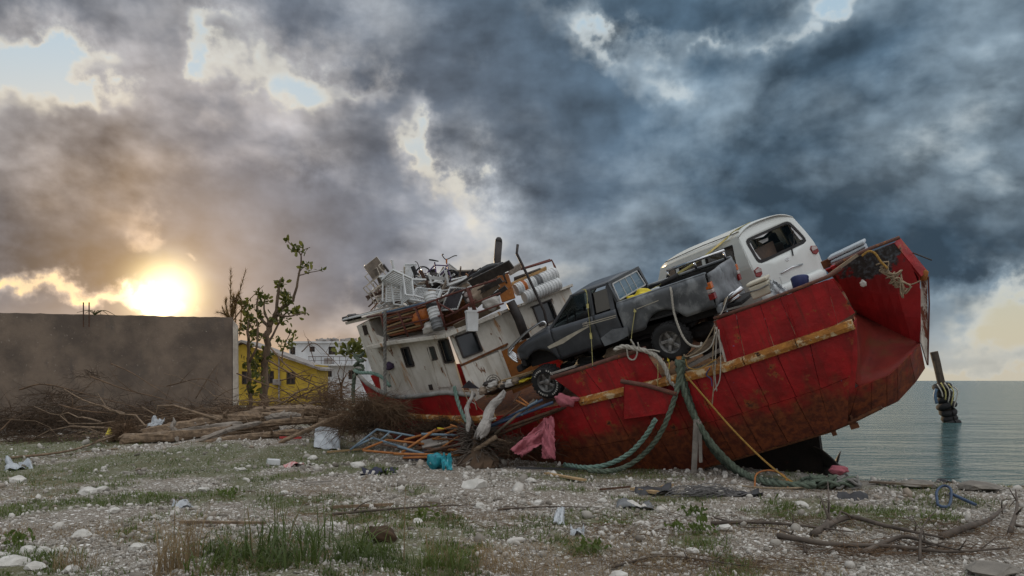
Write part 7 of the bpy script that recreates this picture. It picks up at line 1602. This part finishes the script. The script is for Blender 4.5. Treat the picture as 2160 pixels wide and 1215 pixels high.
# driftwood branches in the right foreground
for i, (L, r, lb) in enumerate([(((1715, 1133), (1760, 1115), (1800, 1108), (1860, 1122), (1930, 1138), (1990, 1150)), .045, 'long driftwood branch in the right foreground'), (((1745, 1130), (1748, 1095), (1746, 1065)), .022, 'upright driftwood spur at the root of the long branch'), (((1500, 1112), (1590, 1118), (1690, 1122), (1800, 1135)), .03, 'thin driftwood branch left of the long one'), (((1640, 1140), (1750, 1155), (1880, 1160), (2000, 1172), (2130, 1165)), .035, 'low driftwood branch nearest the frame bottom right'), (((1985, 1140), (2040, 1132), (2085, 1110), (2110, 1085), (2124, 1072)), .045, 'curved dark driftwood branch rising at right'), (((2130, 1135), (2145, 1110), (2142, 1090)), .03, 'short driftwood spur at the right frame edge'), (((1820, 1165), (1900, 1150), (1960, 1160), (2030, 1172)), .03, 'knotted driftwood root beside the low branch'), (((1290, 1190), (1400, 1175), (1560, 1190), (1700, 1205)), .014, 'thin dry stalk lying in the right foreground'), (((1700, 1160), (1690, 1145), (1640, 1130), (1560, 1128)), .02, 'bent driftwood twig left of the knotted root'), (((1940, 1180), (1945, 1160), (1975, 1150)), .016, 'small forked twig at bottom right'), (((1050, 1075), (1150, 1066), (1260, 1070)), .018, 'thin brown stick on the gravel at centre right'), (((700, 1085), (830, 1078), (930, 1070), (1010, 1062)), .022, 'brown stick across the gravel behind the tall grass')]):
    branch('driftwood_branch', [GP(*p, .03 + (r if k not in (0,) else 0) + (.0 if abs(L[0][0] - L[-1][0]) > 60 or k == 0 else .16 * k)) for k, p in enumerate(L)], r, lb, 'root_grey', 5 if r > .02 else 2, tl=.38)
brush('twig_litter', 'dry twigs and seagrass strewn over the right foreground', 'brush_brown', [(GP(1880, 1160, .03), V3(1.2, .35, .02), 3), (GP(1500, 1180, .02), V3(1.2, .3, .02), 2), (GP(1300, 1120, .02), V3(1.6, .8, .02), 1.5), (GP(1750, 1110, .03), V3(1.5, .7, .03), 2), (GP(1000, 1080, .02), V3(2, .9, .02), 1.2), (GP(600, 1060, .02), V3(2.5, 1, .02), 1), (GP(2050, 1130, .02), V3(.8, .6, .02), 1.2)], 2600, 21, .002, .006, (.08, .5), .10)

# ------------------------------------------------------------------ leaning piling in the sea
def piling():
    d = 44.0; r_ = root('mooring_piling', 'leaning timber piling hung with old tyres in the sea', 'piling', Matrix.Identity(4))
    a, b = at(2008, 905, d), at(1970, 742, d); m = MB(); rings = []; an = np.linspace(0, 2 * math.pi, 14, endpoint=False)
    x, y = frame_from(b - a)
    for t_ in np.linspace(-.15, 1, 9): rings.append(a + (b - a) * t_ + .20 * (1 + .05 * rng.normal(size=14))[:, None] * (np.cos(an)[:, None] * x + np.sin(an)[:, None] * y))
    m.loft(rings); m.build('post', 'pile_wood', r_)
    for k, t_ in enumerate((-.02, .06, .14, .22, .30, .38, .46, .55)):
        c = a + (b - a) * t_; R = .30 + .06 * math.sin(k * 2); an2 = np.linspace(0, 2 * math.pi, 20); tilt = .25 * math.sin(k * 1.7)
        m = MB(); m.tube([c + R * (math.cos(q) * x + math.sin(q) * y) + nrm(b - a) * tilt * math.cos(q) * R for q in an2], (.19 if k < 7 else .15), 8, cap=False); m.build('tyre', 'tyre', r_, smooth=True)
    for k in range(5):
        m = MB(); c = a + (b - a) * .58; P = [c + V3(-.45 + .2 * k, -.4, .1 * math.sin(k)), c + V3(-.3 + .22 * k, -.55, -.4), c + V3(-.2 + .15 * k, -.5, -.7 - .15 * k)]; m.tube(smooth_path(P, 4), .035, 5); m.build('rope', 'strap_yellow' if k % 2 else 'rope_white', r_, smooth=True)
    m = MB(); c = a + (b - a) * .52 + V3(-.5, -.3, 0); m.tube(smooth_path([c, c + V3(-.08, 0, -.4), c + V3(.02, 0, -.8)], 4), .09, 6); m.build('rag', 'blue_pipe', r_, smooth=True)
piling()

# ------------------------------------------------------------------ stones, pebbles, grass
ROCKS = [rock_base(k, 2) for k in range(6)]
STONES = [(1002, 1028, 30, 'large white coral boulder at the centre of the gravel'), (752, 985, 17, 'white stone left of the turquoise bag'), (1010, 1062, 16, 'pale stone below the large coral boulder'), (955, 1078, 12, 'small pale stone left of the tied white bag'), (510, 992, 11, 'squarish pale stone in the grass at centre left'), (660, 973, 13, 'pale stone beside the foam block'), (1335, 1064, 22, 'white stone beside the grey plastic film'), (1135, 1057, 14, 'white stone midway between boulder and hull'), (1525, 1126, 20, 'flat white stone before the driftwood branches'), (1303, 1204, 22, 'pale stone at the very bottom right of centre'), (1460, 1160, 16, 'white stone near the small green weed'), (185, 1040, 20, 'pale stone in the grass at left'), (215, 1032, 16, 'flat pale stone next to the one in the left grass'), (170, 1138, 22, 'tan stone among the green weed at lower left'), (95, 1165, 18, 'grey stone at the lower left heap'), (55, 1165, 20, 'round grey stone at the lower left heap'), (30, 1195, 34, 'large pale stone in the lower left corner'), (75, 1200, 22, 'pale stone beside the corner stone'), (125, 1168, 18, 'angular pale stone at the lower left'), (10, 1170, 18, 'pale stone at the left frame edge'), (290, 1160, 20, 'jagged white stone before the dry grass'), (150, 1205, 20, 'pale stone at the bottom edge at left'), (700, 1110, 12, 'small white stone behind the tall grass'), (330, 1095, 14, 'pale stone in the short grass'), (240, 1085, 14, 'white stone on the gravel at left'), (600, 1042, 12, 'white stone at centre left'), (430, 1040, 12, 'pale stone in the weeds at left'), (880, 1112, 12, 'small white stone right of the tall grass'), (1080, 1150, 12, 'white stone at bottom centre'), (1350, 1110, 12, 'small white stone on the gravel at centre right'), (1120, 1020, 12, 'white stone before the leaning pipes'), (1690, 1060, 16, 'pale stone below the rope pile'), (1940, 1030, 40, 'low shore rock at the waterline'), (2060, 1040, 46, 'broad shore rock at right'), (2100, 1200, 60, 'flat pale rock slab in the lower right corner'), (40, 1015, 20, 'white stone in the grass at far left'), (1270, 1056, 12, 'small white stone on the gravel below the teal hawser')]
for i, (px, py, rp, lb) in enumerate(STONES):
    p = GP(px, py); s_ = rp / F * p[1]; V, Fs = rock_base(100 + i, 2, .62 if rp < 38 else .25); m = MB(); m.add(V * s_, Fs); o = m.build('stone', 'coral_stone' if rp < 38 else 'shore_rock', None); o.location = p + V3(0, 0, s_ * .18); o.rotation_euler = (0, 0, rng.random() * 6); tag(o, lb, 'stone', 'stones on the shore')
def scatter_gravel():
    n = 90000; r2 = np.random.default_rng(5); py = 915 + 315 * r2.random(n) ** .85; px = -120 + 2400 * r2.random(n); d = CAMZ * F / (py - HY); x = (px - CX) / F * d; y = d
    z = gh(x, y); veg = ground_veg(x, y); s = shore(x, y); patch = fbm(x + 3, y + 8, 4, 1.1)
    keep = (s > .3) & (r2.random(n) > veg * .72) & (r2.random(n) < np.clip((patch - .36) * 5.5, .10, 1)); keep &= ~((s < 2.2) & (r2.random(n) < .6))
    x, y, z, d = x[keep], y[keep], z[keep], d[keep]; n = len(x)
    size = d / F * (.9 + 6.0 * r2.random(n) ** 5.0); sc = size[:, None] * (1 + .35 * r2.normal(size=(n, 3))).clip(.45, 1.8)
    big_ = r2.random(n) < .006; size = np.where(big_, d / F * (6 + 9 * r2.random(n) ** 2), size); sc = size[:, None] * (1 + .35 * r2.normal(size=(n, 3))).clip(.45, 1.8)
    bases = [rock_base(k, 1, .7) for k in range(5)]; T = rand_rots(n, sc, np.stack([x, y, z + size * .25], 1), r2)
    V, F_ = tri_copies(bases, r2.integers(0, 5, n), T); o = link('gravel', tri_mesh('gravel', V, F_), 'pebble_mix'); tag(o, 'loose white coral pebbles covering the shore', 'gravel', kind='stuff')
def pebble_mat():
    m_ = bpy.data.materials.new('pebble_mix'); m_.use_nodes = True; g = Graph(m_.node_tree); b = m_.node_tree.nodes['Principled BSDF']
    r = NX(g, g.node('ShaderNodeNewGeometry').outputs['Random Per Island']); co = g.coord()
    c = g.ramp(r, [(0, (.17, .15, .125)), (.25, (.29, .265, .23)), (.55, (.41, .385, .345)), (.88, (.58, .555, .51)), (1, (.27, .22, .17))]); c = g.mix(g.noise(co, 30, 3).step(.55, .75) * .4, c, (.22, .19, .15))
    g.setin(b.inputs['Base Color'], c); b.inputs['Roughness'].default_value = .9; b.inputs['Specular IOR Level'].default_value = .2; MAT['pebble_mix'] = m_
pebble_mat(); scatter_gravel()
def blades(name, label, mt, pos, h, lean, w, seed, seg=4, cat='grass'):
    """bent tapering grass blades as two-sided ribbons"""
    r2 = np.random.default_rng(seed); n = len(pos); an = r2.random(n) * 6.28; dx = np.stack([np.cos(an), np.sin(an), 0 * an], 1); sd = np.stack([-np.sin(an), np.cos(an), 0 * an], 1); t_ = np.linspace(0, 1, seg)[None, :, None]
    P = pos[:, None] + V3(0, 0, 1) * (h[:, None, None] * t_ * (1 - .25 * (lean[:, None, None] * t_) ** 2)) + dx[:, None] * (h * lean)[:, None, None] * t_ ** 2
    Wd = (w[:, None] * (1 - t_[:, :, 0]) + .0006)[:, :, None] * sd[:, None]; V = np.stack([P - Wd, P + Wd], 2).reshape(-1, 3); base = (np.arange(n) * seg * 2)[:, None]; i = (np.arange(seg - 1) * 2)[None]
    q = base + i; F_ = np.concatenate([np.stack([q, q + 1, q + 3], -1).reshape(-1, 3), np.stack([q, q + 3, q + 2], -1).reshape(-1, 3)])
    return tag(link(name, tri_mesh(name, V, F_), mt), label, cat, kind='stuff')
def low_grass():
    r2 = np.random.default_rng(9); n = 130000; py = 925 + 300 * r2.random(n); px = -100 + 2360 * r2.random(n); d = CAMZ * F / (py - HY); x = (px - CX) / F * d; y = d
    v = ground_veg(x, y); cl = fbm(x + 1, y + 1, 3, 3.5); keep = r2.random(n) < np.clip(v * 1.1, 0, 1) * np.clip((cl - .35) * 4, 0, 1); x, y, d = x[keep], y[keep], d[keep]; n = len(x)
    h = (.025 + .06 * r2.random(n) ** 1.5) * (1 + .4 * (cl[keep] > .55)); blades('weed_grass', 'short green weeds growing in patches on the gravel', 'grass_green', np.stack([x, y, gh(x, y)], 1), h, .4 + .8 * r2.random(n), .003 + .004 * r2.random(n), 10, 3)
    n = 60000; py = 930 + 290 * r2.random(n); px = -100 + 2360 * r2.random(n); d = CAMZ * F / (py - HY); x = (px - CX) / F * d; k = r2.random(n) < np.clip((fbm(x + 30, d + 2, 4, .8) - .47) * 6, 0, 1) * (shore(x, d) > .6); x, d = x[k], d[k]; n = len(x)
    blades('dry_weed', 'short dry straw strewn over the gravel', 'grass_dry', np.stack([x, d, gh(x, d)], 1), .03 + .07 * r2.random(n), .8 + 1.6 * r2.random(n), .0015 + .002 * r2.random(n), 12, 3)
low_grass()
def tuft(name, label, mt, spots, n, hr, lr, wr, seed, group):
    r2 = np.random.default_rng(seed); pos = []
    for px, py, s_, k in spots:
        p = GP(px, py); q = p + r2.normal(size=(k, 3)) * V3(s_, s_, 0); q[:, 2] = gh(q[:, 0], q[:, 1]); pos.append(q)
    pos = np.concatenate(pos); n = len(pos); o = blades(name, label, mt, pos, hr[0] + (hr[1] - hr[0]) * r2.random(n) ** 1.4, lr[0] + (lr[1] - lr[0]) * r2.random(n), wr[0] + (wr[1] - wr[0]) * r2.random(n), seed, 7); del o['kind']; del o['label']; del o['category']; o.name = 'blades'; o['kind'] = 'stuff'; r_ = root(name, label, 'grass tuft', Matrix.Identity(4), group); o.parent = r_; return r_
TG = 'tall grass tufts in the foreground'
tuft('grass_tuft', 'wide tuft of long green grass at the bottom centre left', 'grass_green', [(450, 1205, .16, 34), (520, 1185, .2, 50), (620, 1175, .22, 56), (690, 1195, .2, 44), (580, 1212, .2, 54), (760, 1175, .16, 34), (430, 1170, .14, 18), (660, 1140, .16, 24)], 0, (.10, .58), (.6, 1.9), (.006, .012), 41, TG)
tuft('grass_tuft', 'few tall thin green stems rising above the wide grass tuft', 'grass_green', [(520, 1185, .05, 7), (560, 1170, .10, 8), (690, 1165, .05, 6), (590, 1150, .06, 5), (740, 1160, .05, 5)], 0, (.40, .70), (.10, .4), (.005, .008), 42, TG)
tuft('dry_grass_tuft', 'tall straw coloured dry grass left of the wide green tuft', 'grass_dry', [(370, 1200, .07, 60), (400, 1180, .07, 50), (350, 1210, .08, 40)], 0, (.2, .68), (.2, .8), (.003, .006), 43, TG)
tuft('dry_grass_tuft', 'low dry grass at the bottom left corner stones', 'grass_dry', [(160, 1200, .12, 70), (140, 1190, .08, 30)], 0, (.1, .32), (.3, 1.1), (.002, .004), 44, TG)
tuft('grass_tuft', 'green grass tuft right of the dry stalks at bottom centre', 'grass_green', [(935, 1205, .12, 80), (900, 1200, .1, 40)], 0, (.1, .30), (.4, 1.2), (.004, .007), 45, TG)
tuft('dry_grass_tuft', 'dry stalks standing at bottom centre', 'grass_dry', [(915, 1190, .06, 26), (950, 1200, .05, 14)], 0, (.15, .42), (.15, .5), (.003, .005), 46, TG)
tuft('dry_grass_tuft', 'dry grass at the bottom edge right of centre', 'grass_dry', [(1060, 1200, .14, 70), (1020, 1180, .1, 40)], 0, (.08, .32), (.5, 1.4), (.002, .004), 47, TG)
tuft('dry_grass_tuft', 'pale dry seagrass fanned out in the right foreground', 'grass_dry', [(1380, 1180, .2, 90), (1480, 1185, .25, 110), (1600, 1195, .2, 70)], 0, (.1, .3), (2.0, 3.5), (.0015, .003), 48, TG)
for i, (px, py, k, lb) in enumerate([(1475, 1135, 46, 'small green weed beside the white stone at lower right'), (1465, 1092, 50, 'green weed clump before the hull'), (1240, 1165, 40, 'green weed with broad leaves at bottom centre right'), (900, 1095, 36, 'green weed right of the tall grass'), (1650, 1078, 24, 'single upright green weed before the rope pile'), (1440, 1130, 24, 'dark green weed left of the lower right weed'), (30, 1155, 60, 'broad leafed weed at the left frame edge'), (820, 1005, 40, 'green weed before the pipe heap'), (1780, 1092, 30, 'weed between the driftwood branches'), (480, 1048, 46, 'green weed on the gravel at left')]):
    m = MB(); p = GP(px, py); leaf_cluster(m, p + V3(0, 0, .06), k, .07, np.array([.10, .10, .035]), 1.2); r_ = root('weed_plant', lb, 'weed', Matrix.Identity(4), 'weeds on the gravel'); tag(m.build('leaves', 'grass_green', r_), kind='stuff')
for i, (px, py, h, lean, lb) in enumerate([(852, 1190, .72, .02, 'tallest single dry stalk at bottom centre'), (533, 1180, .5, -.1, 'green seed stalk left in the wide tuft'), (600, 1180, .55, .35, 'brown stalk leaning right out of the wide tuft'), (366, 1180, .6, .03, 'thin dry stalk left of the straw tuft')]):
    p = GP(px, py); m = MB(); m.tube(smooth_path([p, p + V3(lean * h * .4, 0, h * .5), p + V3(lean * h, 0, h)], 4), np.linspace(.006, .003, 9), 5); one(m, 'dry_stalk', 'grass_dry', lb, 'stalk')
p = GP(808, 1150); lump(p + V3(0, 0, .07), (.17, .10, .09), 'brush_dark', 'dark rotten husk on the gravel right of the tall grass', 'husk', 'coconut_husk', 50, (0, 20, 30), world=True)
